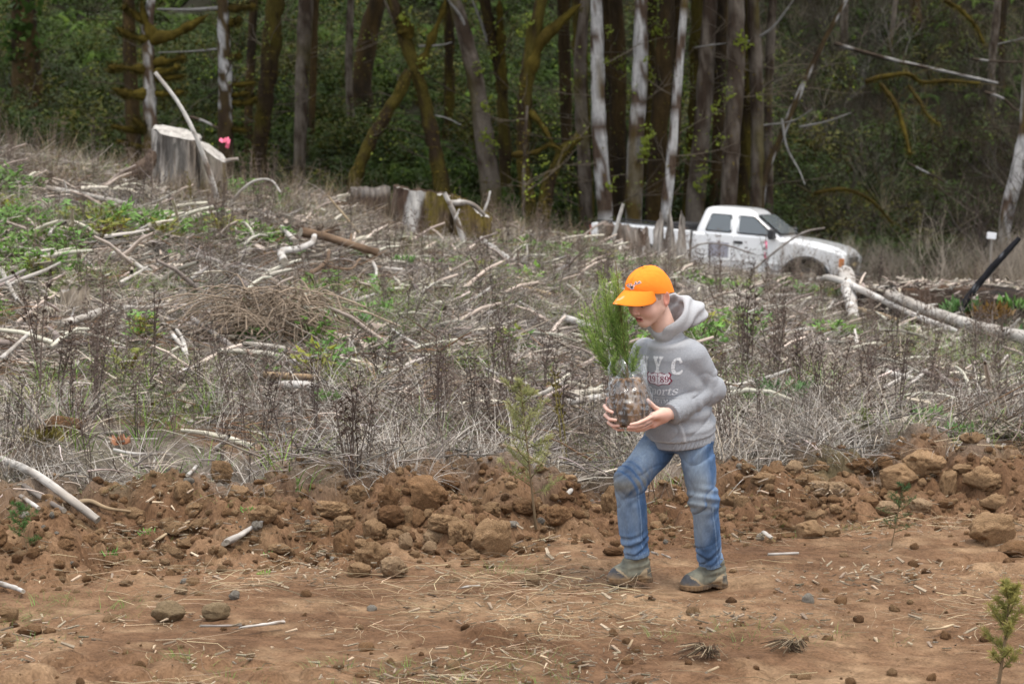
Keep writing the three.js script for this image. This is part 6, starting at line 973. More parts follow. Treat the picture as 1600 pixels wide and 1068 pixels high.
// ---------- the boy ----------
// a smooth surface round a distance field, by surface nets
function nets(f, lo, hi, cell, colf, uvf) {
  const nx = Math.ceil((hi[0] - lo[0]) / cell) + 1, ny = Math.ceil((hi[1] - lo[1]) / cell) + 1, nz = Math.ceil((hi[2] - lo[2]) / cell) + 1, val = new Float32Array(nx * ny * nz);
  for (let k = 0, o = 0; k < nz; k++) for (let j = 0; j < ny; j++) for (let i = 0; i < nx; i++, o++) val[o] = f(lo[0] + i * cell, lo[1] + j * cell, lo[2] + k * cell);
  const id = new Int32Array(nx * ny * nz).fill(-1), P = [], I = [], sx = 1, sy = nx, sz = nx * ny, off = [0, sx, sy, sx + sy, sz, sx + sz, sy + sz, sx + sy + sz], E = [[0, 1], [2, 3], [4, 5], [6, 7], [0, 2], [1, 3], [4, 6], [5, 7], [0, 4], [1, 5], [2, 6], [3, 7]];
  for (let k = 0; k < nz - 1; k++) for (let j = 0; j < ny - 1; j++) for (let i = 0; i < nx - 1; i++) {
    const o = i + j * sy + k * sz; let m = 0; for (let c = 0; c < 8; c++) if (val[o + off[c]] < 0) m |= 1 << c; if (m === 0 || m === 255) continue;
    let x = 0, y = 0, z = 0, n = 0; for (const [a, b] of E) { const va = val[o + off[a]], vb = val[o + off[b]]; if ((va < 0) === (vb < 0)) continue; const t = va / (va - vb); x += (a & 1) + t * ((b & 1) - (a & 1)); y += ((a >> 1) & 1) + t * (((b >> 1) & 1) - ((a >> 1) & 1)); z += (a >> 2) + t * ((b >> 2) - (a >> 2)); n++; }
    id[o] = P.length / 3; P.push(lo[0] + (i + x / n) * cell, lo[1] + (j + y / n) * cell, lo[2] + (k + z / n) * cell);
  }
  const q = (a, b, c, d, fl) => { if (a < 0 || b < 0 || c < 0 || d < 0) return; fl ? I.push(a, b, c, a, c, d) : I.push(a, c, b, a, d, c); };
  for (let k = 1; k < nz - 1; k++) for (let j = 1; j < ny - 1; j++) for (let i = 1; i < nx - 1; i++) { const o = i + j * sy + k * sz, v = val[o] < 0; if (v !== val[o + sx] < 0) q(id[o], id[o - sy], id[o - sy - sz], id[o - sz], !v); if (v !== val[o + sy] < 0) q(id[o], id[o - sz], id[o - sz - sx], id[o - sx], !v); if (v !== val[o + sz] < 0) q(id[o], id[o - sx], id[o - sx - sy], id[o - sy], !v); }
  const N = new Float32Array(P.length), C = new Float32Array(P.length), U = new Float32Array(P.length / 3 * 2), e = cell * 0.5;
  for (let i = 0; i < P.length; i += 3) { let [x, y, z] = [P[i], P[i + 1], P[i + 2]]; let a = f(x + e, y, z) - f(x - e, y, z), b = f(x, y + e, z) - f(x, y - e, z), c = f(x, y, z + e) - f(x, y, z - e), l = Math.hypot(a, b, c) || 1; a /= l; b /= l; c /= l; const d = clamp(f(x, y, z), -cell * 0.4, cell * 0.4); P[i] = x -= a * d; P[i + 1] = y -= b * d; P[i + 2] = z -= c * d; N.set([a, b, c], i); C.set(colf(x, y, z, a, b, c), i); U.set(uvf ? uvf(x, y, z, a, b, c) : [x * 0.8 + z, y], i / 3 * 2); }
  const g = new THREE.BufferGeometry(); g.setAttribute('position', new THREE.Float32BufferAttribute(P, 3)); g.setAttribute('normal', new THREE.BufferAttribute(N, 3)); g.setAttribute('color', new THREE.BufferAttribute(C, 3)); g.setAttribute('uv', new THREE.BufferAttribute(U, 2)); g.setIndex(I);
  // outward winding
  const A = V(P[I[0] * 3], P[I[0] * 3 + 1], P[I[0] * 3 + 2]), B = V(P[I[1] * 3], P[I[1] * 3 + 1], P[I[1] * 3 + 2]), D = V(P[I[2] * 3], P[I[2] * 3 + 1], P[I[2] * 3 + 2]), nn = B.sub(A).cross(D.sub(A));
  if (nn.x * N[I[0] * 3] + nn.y * N[I[0] * 3 + 1] + nn.z * N[I[0] * 3 + 2] < 0) for (let i = 0; i < I.length; i += 3) { const t = I[i + 1]; I[i + 1] = I[i + 2]; I[i + 2] = t; } g.setIndex(I); return g;
}
const smin = (a, b, k) => { const h = Math.max(k - Math.abs(a - b), 0) / k; return Math.min(a, b) - h * h * k * 0.25; }, smax = (a, b, k) => -smin(-a, -b, k);
// tapered bone from a to b
function bone(a, b, ra, rb) { const ax = a.x, ay = a.y, az = a.z, bx = b.x - ax, by = b.y - ay, bz = b.z - az, L2 = bx * bx + by * by + bz * bz; return (x, y, z) => { const px = x - ax, py = y - ay, pz = z - az, t = clamp((px * bx + py * by + pz * bz) / L2, 0, 1); return Math.hypot(px - bx * t, py - by * t, pz - bz * t) - (ra + (rb - ra) * t); }; }
const along = (a, b) => { const d = b.clone().sub(a), L = d.length(); d.divideScalar(L); return (x, y, z) => (x - a.x) * d.x + (y - a.y) * d.y + (z - a.z) * d.z; };
const frameOf = (c, X, Y, Z) => (x, y, z) => { const a = x - c.x, b = y - c.y, d = z - c.z; return [a * X.x + b * X.y + d * X.z, a * Y.x + b * Y.y + d * Y.z, a * Z.x + b * Z.y + d * Z.z]; };
const ell = (x, y, z, cx, cy, cz, rx, ry, rz) => { const a = (x - cx) / rx, b = (y - cy) / ry, c = (z - cz) / rz, k = Math.hypot(a, b, c); return (k - 1) * Math.min(rx, ry, rz) * (k > 1 ? 1 : 1); };

const BD = 8.05, bx0 = at(1060, 912, BD).x, boyBase = V(bx0, Hs(bx0, BD), -BD);
const q = (px, py, dz = 0) => at(px, py, BD - dz).sub(boyBase);
const boy = thing('person', boyBase, 'boy in grey hoodie, jeans and orange cap carrying a bagged seedling', 'person');
const UP = V(0, 1, 0), fT = V(-0.72, 0, 0.69).normalize();
const skin = [0.72, 0.475, 0.385], skinRed = [0.64, 0.31, 0.24];
// joints
const J = {
  hem: q(1067, 690, 0), neck: q(1046, 526, 0.06),
  ls: q(1082, 558, 0.10), le: q(1112, 609, 0.055), lw: q(1052, 645, 0.175),
  rs: q(1010, 552, -0.06), re: q(988, 612, -0.07), rw: q(968, 648, 0.07),
  lh: q(1086, 684, 0.045), lk: q(1099, 780, 0.07), la: q(1112, 881, -0.01),
  rh: q(1038, 684, -0.05), rk: q(984, 752, 0.10), ra: q(994, 868, 0.05),
};
// torso: stacked ovals along a leaning axis
const tAx = J.neck.clone().sub(J.hem), tLen = tAx.length(); tAx.normalize();
const tF = fT.clone().addScaledVector(tAx, -fT.dot(tAx)).normalize(), tL = tAx.clone().cross(tF);
const tw = table([[-0.2, 0.147], [0, 0.147], [0.06, 0.147], [0.16, 0.148], [0.4, 0.136], [0.66, 0.136], [0.82, 0.134], [0.93, 0.105], [1.05, 0.07]]), td = table([[-0.2, 0.132], [0, 0.132], [0.06, 0.132], [0.16, 0.136], [0.4, 0.12], [0.66, 0.112], [0.82, 0.095], [0.93, 0.078], [1.05, 0.06]]);
const tFrame = frameOf(J.hem, tL, tAx, tF);
const torsoF = (x, y, z) => { const [a, h, b] = tFrame(x, y, z), t = h / tLen, w = tw(t), d = td(t); let r = (Math.hypot(a / w, b / d) - 1) * Math.min(w, d); return { a, h, b, t, r }; };
const sleeves = { u: bone(J.ls, J.le, 0.064, 0.056), f: bone(J.le, J.lw.clone().lerp(J.le, 0.1), 0.055, 0.045), ru: bone(J.rs, J.re, 0.064, 0.056), rf: bone(J.re, J.rw, 0.055, 0.043) };
const cuffA = J.lw.clone().lerp(J.le, 0.30), cuffB = J.lw.clone().lerp(J.le, -0.06), cuff = bone(cuffA, cuffB, 0.047, 0.0455), cuffAt = along(cuffA, cuffB), cuffL = cuffA.distanceTo(cuffB);
const upAt = along(J.ls, J.le), fAt = along(J.le, J.lw), upL = J.ls.distanceTo(J.le), fL = J.le.distanceTo(J.lw);
// hood ring round the neck and the pouch behind
const hoodC = q(1048, 503, 0.055), hF = V(fT.x * 0.87, -0.5, fT.z * 0.87).normalize(), hL = UP.clone().cross(fT).normalize(), hN = hF.clone().cross(hL).normalize(); if (hN.y < 0) hN.negate();
const hFrame = frameOf(hoodC, hL, hN, hF);
function hoodD(x, y, z) {
  const [l, n, f] = hFrame(x, y, z), ang = Math.atan2(l, f), back = 0.5 - 0.5 * Math.cos(ang), rr0 = 0.079 + 0.006 * back, er = Math.hypot(l / 0.98, f) - rr0;
  const fr = 1 - back, dip = 0.024 * Math.exp(-Math.pow(ang / 0.5, 2)) - 0.006 * Math.exp(-Math.pow((Math.abs(ang) - 1.3) / 0.6, 2)); let d = Math.hypot(er * (1.15 - 0.05 * back), (n + dip - 0.020 * back) * (0.66 - 0.16 * back)) - (0.0175 + 0.009 * back);
  d = smax(d, -(Math.hypot(er + 0.016, n - 0.045) - 0.018), 0.012);
  const pouch = ell(l, n, f, 0, -0.018, -0.100, 0.094, 0.070, 0.054);
  d = smin(d, pouch + 0.004 * n2(l * 30, n * 30), 0.035);
  d = smin(d, ell(l, n, f, 0, -0.004, -0.052, 0.066, 0.036, 0.05), 0.02);
  const hole = Math.max(Math.hypot(l, f - 0.002) - 0.053 - 0.30 * Math.max(0, n), -n - 0.02); d = smax(d, -hole, 0.012);
  return d + 0.0035 * Math.sin(n * 120 + 3 * Math.sin(ang * 2)) * (0.4 + 0.6 * back);
}
const pocketEdge = (t, a) => Math.abs(a) < 0.105 - 0.055 * sst(0.16, 0.40, t) && t > 0.075 && t < 0.40;
const yoke = bone(J.neck.clone().addScaledVector(tAx, -0.055).addScaledVector(tF, -0.012), J.neck.clone().addScaledVector(tAx, -0.016).addScaledVector(tF, -0.008), 0.074, 0.056);
const crease = (x, y, z, f, s) => Math.pow(1 - Math.abs(n3((x + y * 0.5) * f + s, (y - x * 0.6) * f * 1.5, (z + y * 0.4) * f + s)), 7);
function hoodieD(x, y, z) {
  const T = torsoF(x, y, z); let d = T.r;
  // hem band gathers, blousing above it, folds sagging across the front and side
  if (T.t < 0.09) d += 0.004 * sst(0.09, 0.07, T.t) + 0.0012 * Math.sin(Math.atan2(T.a, T.b) * 130);
  d += 0.0045 * Math.sin(T.h * 95 + T.a * 28 + 2 * n2(T.a * 12, T.h * 12)) * sst(0.1, 0.2, T.t) * sst(0.62, 0.4, T.t) * sst(0.02, 0.13, T.a) + 0.006 * n3(x * 13, y * 10, z * 13) * sst(0.95, 0.8, T.t) + 0.0055 * crease(x, y, z, 8, 3) * sst(0.08, 0.14, T.t) * sst(0.62, 0.45, T.t);
  if (T.b > 0 && pocketEdge(T.t, T.a)) d -= 0.0035;
  d = smax(smax(d, -T.h - 0.002, 0.012), T.h - 0.97 * tLen, 0.02);
  let su = sleeves.u(x, y, z), sf = sleeves.f(x, y, z); const s1 = upAt(x, y, z), s2 = fAt(x, y, z), wE = Math.exp(-Math.pow((s1 - upL) / 0.06, 2)), wF = sst(-0.02, 0.03, s2) * sst(fL * 0.75, fL * 0.4, s2);
  const fmS = 0.35 + 1.1 * n3(x * 13 + 3, y * 16, z * 13); su += 0.010 * fmS * wE * Math.sin(s1 * 130 + 60 * (y - J.le.y) + 40 * x + 2 * n3(x * 14, y * 14, z * 14)) + 0.003 * n3(x * 18, y * 14, z * 18) + 0.009 * crease(x, y, z, 10, 9) * Math.exp(-Math.pow((s1 - upL) / 0.10, 2));
  sf += 0.011 * fmS * wF * Math.sin(s2 * 125 + 75 * (y - J.le.y) + 30 * x + 2.5 * n3(x * 13 + 5, y * 13, z * 13)) + 0.0055 * n3(x * 24, y * 30, z * 24) * sst(0.2, 0.5, s2 / fL) + 0.0025 * n3(x * 20 + 4, y * 20, z * 20) + 0.008 * crease(x, y, z, 11, 5) * sst(-0.02, 0.03, s2);
  const arm = smin(su, sf, 0.02); d = smin(d, arm, lerp(0.008, 0.032, sst(0.6, 0.85, T.t)));
  const cs = cuffAt(x, y, z); let cu = cuff(x, y, z); if (cs > 0.004) cu += 0.0010 * Math.sin(Math.atan2(y - cuffB.y, z - cuffB.z) * 60); cu = smax(cu, cs - cuffL + 0.002, 0.006); d = smin(smax(d, cs > -0.02 && cu < 0.03 ? -(cu - 0.001) - 0.02 : -1, 0.004), cu, 0.006);
  d = smin(d, smin(sleeves.ru(x, y, z), sleeves.rf(x, y, z), 0.02) + 0.003 * n3(x * 20, y * 20, z * 20), 0.03);
  d = smin(d, yoke(x, y, z), 0.02); const hd = hoodD(x, y, z); d = smin(d, hd, 0.012);
  const [l, n, f] = hFrame(x, y, z); const hole = Math.max(Math.hypot(l, f - 0.004) - 0.052, -n - 0.028); return smax(d, -hole, 0.01);
}
const greyK = [0.305, 0.318, 0.342];
const hoodieCol = (x, y, z) => { const s = n3(x * 420, y * 420, z * 420), m = fb3(x * 22, y * 22, z * 22, 2), T = torsoF(x, y, z); let c = scl(greyK, 1 + 0.10 * s + 0.05 * m); const [l, n] = hFrame(x, y, z);
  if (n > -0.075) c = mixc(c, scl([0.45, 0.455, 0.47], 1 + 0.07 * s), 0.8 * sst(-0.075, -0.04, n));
  const line = (v) => sst(0.0042, 0.0022, Math.abs(v)); if (T.b > 0 && T.t > 0.05 && T.t < 0.43) { const lim = 0.105 - 0.055 * sst(0.16, 0.40, T.t); const k = Math.max(line(Math.abs(T.a) - lim) * sst(0.07, 0.08, T.t) * sst(0.41, 0.40, T.t), Math.max(line(T.h - 0.40 * tLen), line(T.h - 0.085 * tLen)) * sst(0.10, 0.098, Math.abs(T.a))); c = mixc(c, [0.46, 0.465, 0.48], 0.7 * k); }
  return c; };
const clothMat = std({ bumpMap: weave, bumpScale: 0.0012, roughness: 1 }); weave.repeat.set(9, 9);
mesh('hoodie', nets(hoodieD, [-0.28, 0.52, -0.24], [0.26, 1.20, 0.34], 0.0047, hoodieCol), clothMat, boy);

// jeans
const JB = { pelvis: q(1063, 672, 0.0) };
const legs = { lt: bone(J.lh, J.lk, 0.077, 0.058), lc: bone(J.lk, J.la, 0.058, 0.055), rt: bone(J.rh, J.rk, 0.078, 0.062), rc: bone(J.rk, J.ra, 0.060, 0.053) };
const ax = { lt: along(J.lh, J.lk), lc: along(J.lk, J.la), rt: along(J.rh, J.rk), rc: along(J.rk, J.ra) }, len = { lt: J.lh.distanceTo(J.lk), lc: J.lk.distanceTo(J.la), rt: J.rh.distanceTo(J.rk), rc: J.rk.distanceTo(J.ra) };
const legD = (x, y, z, s) => {
  let a = legs[s + 't'](x, y, z), b = legs[s + 'c'](x, y, z); const u = ax[s + 't'](x, y, z), v = ax[s + 'c'](x, y, z), L = len[s + 'c'], Lt = len[s + 't'];
  const kn = Math.exp(-Math.pow(v / 0.07, 2)), an = sst(L * 0.6, L * 0.82, v) * sst(L * 0.95, L * 0.9, v);
  const fm = 0.55 + 0.9 * n3(x * 11 + 7, y * 14, z * 11); b += 0.0065 * fm * kn * Math.sin(v * 120 + x * 70 + z * 35 + 2.2 * n3(x * 12, y * 12, z * 12)) * sst(-0.01, 0.02, v) + 0.006 * fm * an * Math.sin(v * 150 + 46 * x - 34 * z + 2.4 * n3(x * 16, y * 16, z * 16)) + 0.006 * n3(x * 17, y * 8, z * 17) + 0.0025 * Math.sin(x * 95 + z * 70 + y * 16) * sst(0.06, 0.12, v);
  a += 0.0055 * Math.exp(-Math.pow((u - Lt) / 0.045, 2)) * Math.sin(u * 170 - x * 50) + 0.004 * n3(x * 16, y * 10, z * 16) + 0.005 * Math.exp(-Math.pow(u / 0.09, 2)) * Math.sin(u * 90 + x * 70);
  const cr = crease(x, y, z, 9, s === 'l' ? 2 : 14); a += 0.006 * cr * (0.25 + Math.exp(-Math.pow(u / 0.1, 2)) + Math.exp(-Math.pow((u - Lt) / 0.07, 2))); b += 0.007 * cr * (0.25 + kn + an) * sst(L * 0.95, L * 0.9, v);
  return smax(smin(a, b, 0.03), v - L, 0.004);
};
function jeansD(x, y, z) {
  let p = ell(x, y, z, JB.pelvis.x, JB.pelvis.y, JB.pelvis.z, 0.112, 0.095, 0.092); const l = legD(x, y, z, 'l'), r = legD(x, y, z, 'r');
  let d = smin(smin(p, l, 0.035), r, 0.035); if (l > 0 && r > 0 && y < JB.pelvis.y - 0.09) d = Math.min(l, r);
  return d;
}
const jeansCol = (x, y, z, nx, ny, nz) => {
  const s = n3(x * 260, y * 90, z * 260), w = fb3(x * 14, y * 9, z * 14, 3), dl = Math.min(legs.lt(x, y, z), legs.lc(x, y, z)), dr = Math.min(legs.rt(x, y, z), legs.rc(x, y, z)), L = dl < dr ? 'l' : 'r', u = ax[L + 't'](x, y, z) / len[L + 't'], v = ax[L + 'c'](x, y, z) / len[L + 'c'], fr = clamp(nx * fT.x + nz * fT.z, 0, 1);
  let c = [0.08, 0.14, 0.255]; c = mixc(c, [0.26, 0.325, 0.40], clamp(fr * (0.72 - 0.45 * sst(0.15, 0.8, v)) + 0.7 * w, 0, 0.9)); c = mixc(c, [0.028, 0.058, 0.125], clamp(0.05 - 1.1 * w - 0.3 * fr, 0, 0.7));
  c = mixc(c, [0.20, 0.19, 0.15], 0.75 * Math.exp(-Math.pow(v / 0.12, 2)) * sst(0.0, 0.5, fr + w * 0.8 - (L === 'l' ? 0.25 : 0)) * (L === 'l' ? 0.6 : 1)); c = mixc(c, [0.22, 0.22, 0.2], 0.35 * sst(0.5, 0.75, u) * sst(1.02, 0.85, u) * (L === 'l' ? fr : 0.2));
  const knee = L === 'l' ? J.lk : J.rk, side = (x - knee.x) * tL.x + (z - knee.z) * tL.z; // inner and outer seams
  const A = L === 'l' ? J.lk : J.rk, B = L === 'l' ? J.la : J.ra, tt = clamp(v, 0, 1), cx = A.x + (B.x - A.x) * tt, cz = A.z + (B.z - A.z) * tt, an = Math.atan2((x - cx) * tL.x + (z - cz) * tL.z, (x - cx) * fT.x + (z - cz) * fT.z);
  if (v > 0.05) { const e = Math.abs(Math.abs(an) - 1.35); c = mixc(c, [0.30, 0.40, 0.52], 0.3 * sst(0.07, 0.03, e)); c = mixc(c, [0.04, 0.08, 0.17], 0.55 * sst(0.05, 0.02, Math.abs(e - 0.10))); }
  if (v > 0.925) { c = mixc(c, [0.22, 0.31, 0.44], 0.55); c = mixc(c, [0.05, 0.09, 0.19], 0.7 * sst(0.010, 0.004, Math.abs(v - 0.935))); if (v > 0.99) c = [0.12, 0.15, 0.2]; if (Math.sin(an * 40) > 0.3) c = scl(c, 0.85); }
  return scl(c, 1 + 0.16 * s);
};
twill.repeat.set(7, 7);
mesh('jeans', nets(jeansD, [-0.36, 0.02, -0.20], [0.24, 0.76, 0.30], 0.0052, jeansCol), std({ bumpMap: twill, bumpScale: 0.0012, roughness: 0.95 }), boy);

// boots: upper and sole, each boot a part
function boot(toe, heel, top, label) {
  const F = V(toe.x - heel.x, 0, toe.z - heel.z), L = F.length(); F.normalize(); const tilt = Math.atan2(toe.y - heel.y, L), Fy = F.clone().multiplyScalar(Math.cos(tilt)).add(V(0, Math.sin(tilt), 0)), S = UP.clone().cross(Fy).normalize(), Y = Fy.clone().cross(S).normalize(), C = heel.clone(), fr = frameOf(C, Fy, Y, S), tp = fr(top.x, top.y, top.z);
  const foot = (f, s) => { const t = f / L; const w = t < 0.5 ? lerp(0.036, 0.034, sm(clamp(t * 2, 0, 1))) : lerp(0.034, 0.046, sm(clamp((t - 0.5) / 0.28, 0, 1))); const df = f < 0.036 ? f - 0.036 : f > L - 0.052 ? f - (L - 0.052) : 0; return Math.hypot(df * (df > 0 ? w / 0.052 : 1), s + 0.006 * Math.sin(t * 3)) - w; };
  const up = (x, y, z) => { const [f, h, s] = fr(x, y, z), t = clamp(f / L, 0, 1); const o = foot(f, s), hi = t > 0.45 ? lerp(0.098, 0.068, sm((t - 0.45) / 0.4)) - 0.02 * sst(0.85, 1.0, t) : 0.105; let d = smax(o + 0.0035 * n3(x * 26, y * 26, z * 26) - 0.002 + 0.35 * Math.max(0, h - 0.02) * 0.6, h - hi, 0.045); d = smax(d, -h + 0.012, 0.006); const sh = Math.max(Math.hypot(f - tp[0], s * 1.06) - 0.045, Math.max(h - 0.125, -h + 0.03)); return smin(d, sh + 0.0025 * Math.sin(h * 210 + f * 40), 0.03); };
  const upCol = (x, y, z) => { const [f, h, s] = fr(x, y, z), t = f / L, n = fb3(x * 30, y * 30, z * 30, 3), e = n3(x * 120, y * 120, z * 120); let c = mixc([0.20, 0.195, 0.15], [0.09, 0.09, 0.075], clamp(0.4 + n * 1.2, 0, 1)); const wave = 0.030 + 0.020 * Math.cos((t - 0.93) * 8.5); if (h < wave + 0.010) c = [0.30, 0.235, 0.155]; if (h < wave && t > 0.4 || t > 0.88) c = scl([0.075, 0.078, 0.085], 1 + 0.5 * n); if (t < 0.2 && h < 0.055) c = [0.11, 0.105, 0.09]; c = mixc(c, [0.25, 0.17, 0.095], 0.7 * sst(0.035, 0.012, h + 0.02 * n)); return scl(c, 1 + 0.14 * e); };
  const sole = (x, y, z) => { const [f, h, s] = fr(x, y, z), o = foot(f, s) - 0.0045; const arch = 0.010 * Math.exp(-Math.pow((f / L - 0.38) / 0.09, 2)); const d = smax(o, Math.abs(h - 0.009 - arch * 0.5) - 0.011 + arch * 0.5, 0.004); return d + 0.0012 * Math.sin(f * 400) * (h < 0.01 ? 1 : 0); };
  const mn = (a, b) => [Math.min(a.x, b.x) - 0.085, Math.min(a.y, b.y) - 0.03, Math.min(a.z, b.z) - 0.085], mx = (a, b) => [Math.max(a.x, b.x) + 0.085, Math.max(a.y, b.y) + 0.16, Math.max(a.z, b.z) + 0.085], lo = mn(toe, heel), hi = mx(toe, heel);
  const m = mesh('boot', nets(up, lo, hi, 0.004, upCol), std({ bumpMap: weave, bumpScale: 0.001, roughness: 0.9 }), boy);
  mesh('sole', nets(sole, lo, hi, 0.004, (x, y, z) => scl(mixc([0.10, 0.075, 0.055], [0.22, 0.14, 0.075], clamp(0.5 + fb3(x * 40, y * 40, z * 40, 2), 0, 1)), 1)), std({ roughness: 0.95 }), m); if (label) m.userData.label = label;
}
boot(q(951, 909, 0.10), q(1017, 907, 0.02), J.ra, 'leading boot lifted just off the dirt');
boot(q(1066, 921, 0.06), q(1134, 916, -0.03), J.la, 'trailing boot flat on the dirt');

// head frame: l to the boy's left, u up through the crown, f where the face looks
const headC = q(1014, 462.5, 0.12), hf = V(-0.69, -0.37, 0.62).normalize(), hu0 = V(0.06, 1, 0), hu = hu0.addScaledVector(hf, -hu0.dot(hf)).normalize(), hl = hu.clone().cross(hf).normalize(), HF = frameOf(headC, hl, hu, hf);
const toHead = (l, u, f) => headC.clone().addScaledVector(hl, l).addScaledVector(hu, u).addScaledVector(hf, f);
const neckIn = HF(...q(1048, 540, 0.045).toArray()), nb = V(...neckIn);
const B2 = (a, b, r1, r2) => bone(V(...a), V(...b), r1, r2), hb = {
  chin: B2([0, -0.086, 0.060], [0, -0.080, 0.064], 0.0165, 0.0165), jl: B2([0.056, -0.048, 0.000], [0.012, -0.086, 0.054], 0.018, 0.0165), jr: B2([-0.056, -0.048, 0.000], [-0.012, -0.086, 0.054], 0.018, 0.0165), nose: B2([0, 0.004, 0.080], [0, -0.0315, 0.0975], 0.0065, 0.0092), brow: B2([-0.032, 0.015, 0.0655], [0.032, 0.015, 0.0655], 0.0125, 0.0125),
  ul: B2([-0.014, -0.0585, 0.0815], [0.014, -0.0585, 0.0815], 0.0048, 0.0048), um: B2([-0.005, -0.057, 0.0855], [0.005, -0.057, 0.0855], 0.0046, 0.0046), ll: B2([-0.011, -0.0685, 0.0815], [0.011, -0.0685, 0.0815], 0.0058, 0.0058), neck: bone(V(0, -0.035, -0.022), nb, 0.046, 0.050), neck2: bone(nb, nb.clone().add(V(0, -0.04, -0.02)), 0.046, 0.046),
};
function headD(l, u, f) {
  let d = ell(l, u, f, 0, 0.026, -0.013, 0.0745, 0.084, 0.092); d = smin(d, ell(l, u, f, 0, -0.026, 0.026, 0.058, 0.07, 0.058), 0.03);
  d = smin(d, hb.chin(l, u, f), 0.022); d = smin(d, hb.jl(l, u, f), 0.025); d = smin(d, hb.jr(l, u, f), 0.025);
  for (const s of [1, -1]) d = smin(d, Math.hypot(l - s * 0.034, u + 0.036, f - 0.055) - 0.0255, 0.025);
  d = smin(d, hb.brow(l, u, f), 0.02);
  for (const s of [1, -1]) { d = smax(d, -(Math.hypot(l - s * 0.030, (u + 0.004) * 1.3, f - 0.0915) - 0.0135), 0.014); d = smin(d, Math.hypot(l - s * 0.030, u + 0.005, f - 0.0695) - 0.0118, 0.003); }
  d = smin(d, hb.nose(l, u, f), 0.010); for (const s of [1, -1]) { d = smin(d, Math.hypot(l - s * 0.0095, u + 0.036, f - 0.0895) - 0.0062, 0.006); d = smax(d, -(Math.hypot(l - s * 0.005, u + 0.0425, f - 0.0945) - 0.0028), 0.003); }
  d = smin(d, Math.min(hb.ul(l, u, f), hb.um(l, u, f)), 0.0045); d = smin(d, hb.ll(l, u, f), 0.0045); d = smax(d, -(Math.max(Math.abs(l) - 0.017, Math.hypot(u + 0.0632, f - 0.0875) - 0.0032)), 0.003);
  d = smin(d, hb.neck(l, u, f), 0.02); d = smin(d, hb.neck2(l, u, f), 0.03);
  for (const s of [1, -1]) { const el = (l - s * 0.0765) * 0.9 - s * 0.25 * (f + 0.012) * -1, eu = u + 0.012, ef = f + 0.012 + 0.2 * eu; let e = ell(el, eu, ef, 0, 0, 0, 0.0085, 0.031, 0.0185); e = smax(e, -(ell(el, eu, ef, s * 0.008, 0.004, -0.001, 0.006, 0.020, 0.0105)), 0.004); d = smin(d, e, 0.006); }
  return d;
}
function headCol(l, u, f) {
  let c = scl(skin, 1 + 0.05 * fb3(l * 60, u * 60, f * 60, 2)); const g = (a, b, r) => Math.exp(-(a * a + b * b) / (r * r));
  for (const s of [1, -1]) { if (f > 0.02) { c = mixc(c, skinRed, 0.45 * g(l - s * 0.04, u + 0.035, 0.024)); c = mixc(c, [0.42, 0.2, 0.15], 0.35 * g(l - s * 0.03, u + 0.012, 0.014)); } if (l * s > 0.0775 && u > -0.05 && u < 0.03 && f > -0.05) c = mixc(c, [0.56, 0.20, 0.145], 0.75); }
  if (f > 0.06) { c = mixc(c, skinRed, 0.5 * g(l, u + 0.033, 0.012)); const lip = Math.abs(l) < 0.02 && u < -0.0535 && u > -0.0745 && f > 0.076; if (lip) c = mixc(c, [0.46, 0.145, 0.125], 0.85 * sst(0.02, 0.015, Math.abs(l))); if (Math.abs(l) < 0.018 && Math.abs(u + 0.0632) < 0.0022) c = [0.14, 0.04, 0.035];
    for (const s of [1, -1]) { const bl = l - s * 0.031; if (Math.abs(u - 0.0135 + 6 * bl * bl * 2) < 0.0042 && Math.abs(bl) < 0.018) c = mixc(c, [0.15, 0.085, 0.05], 0.7); const ex = l - s * 0.030, ey = u + 0.0065; if (f > 0.070 && Math.abs(ex) < 0.0135) { if (Math.abs(ey + 0.2 * 0) < 0.0042 * (1 - ex * ex / 0.00019)) { c = [0.62, 0.58, 0.55]; if (Math.hypot(ex, ey) < 0.0052) c = [0.07, 0.085, 0.10]; if (Math.hypot(ex, ey) < 0.0022) c = [0.01, 0.01, 0.01]; } else if (ey > 0 && ey < 0.0068 && Math.abs(ex) < 0.0125) c = [0.12, 0.06, 0.045]; } } }
  const hair = (u > -0.004 && Math.abs(l) > 0.058 && f < 0.024 && f > -0.02) || (u > 0.012 && f < 0.055 - 0.5 * Math.abs(l) * 0.3 && Math.abs(l) > 0.04) || (f < -0.03 && u > -0.048 + 0.25 * (f + 0.09) && Math.abs(l) < 0.074); if (hair && !(Math.abs(l) > 0.073 && u < 0.025 && f > -0.05)) c = mixc(c, scl([0.20, 0.125, 0.08], 1 + 0.4 * n3(l * 300, u * 90, f * 300)), 0.6);
  return c;
}
const HB = new MB();
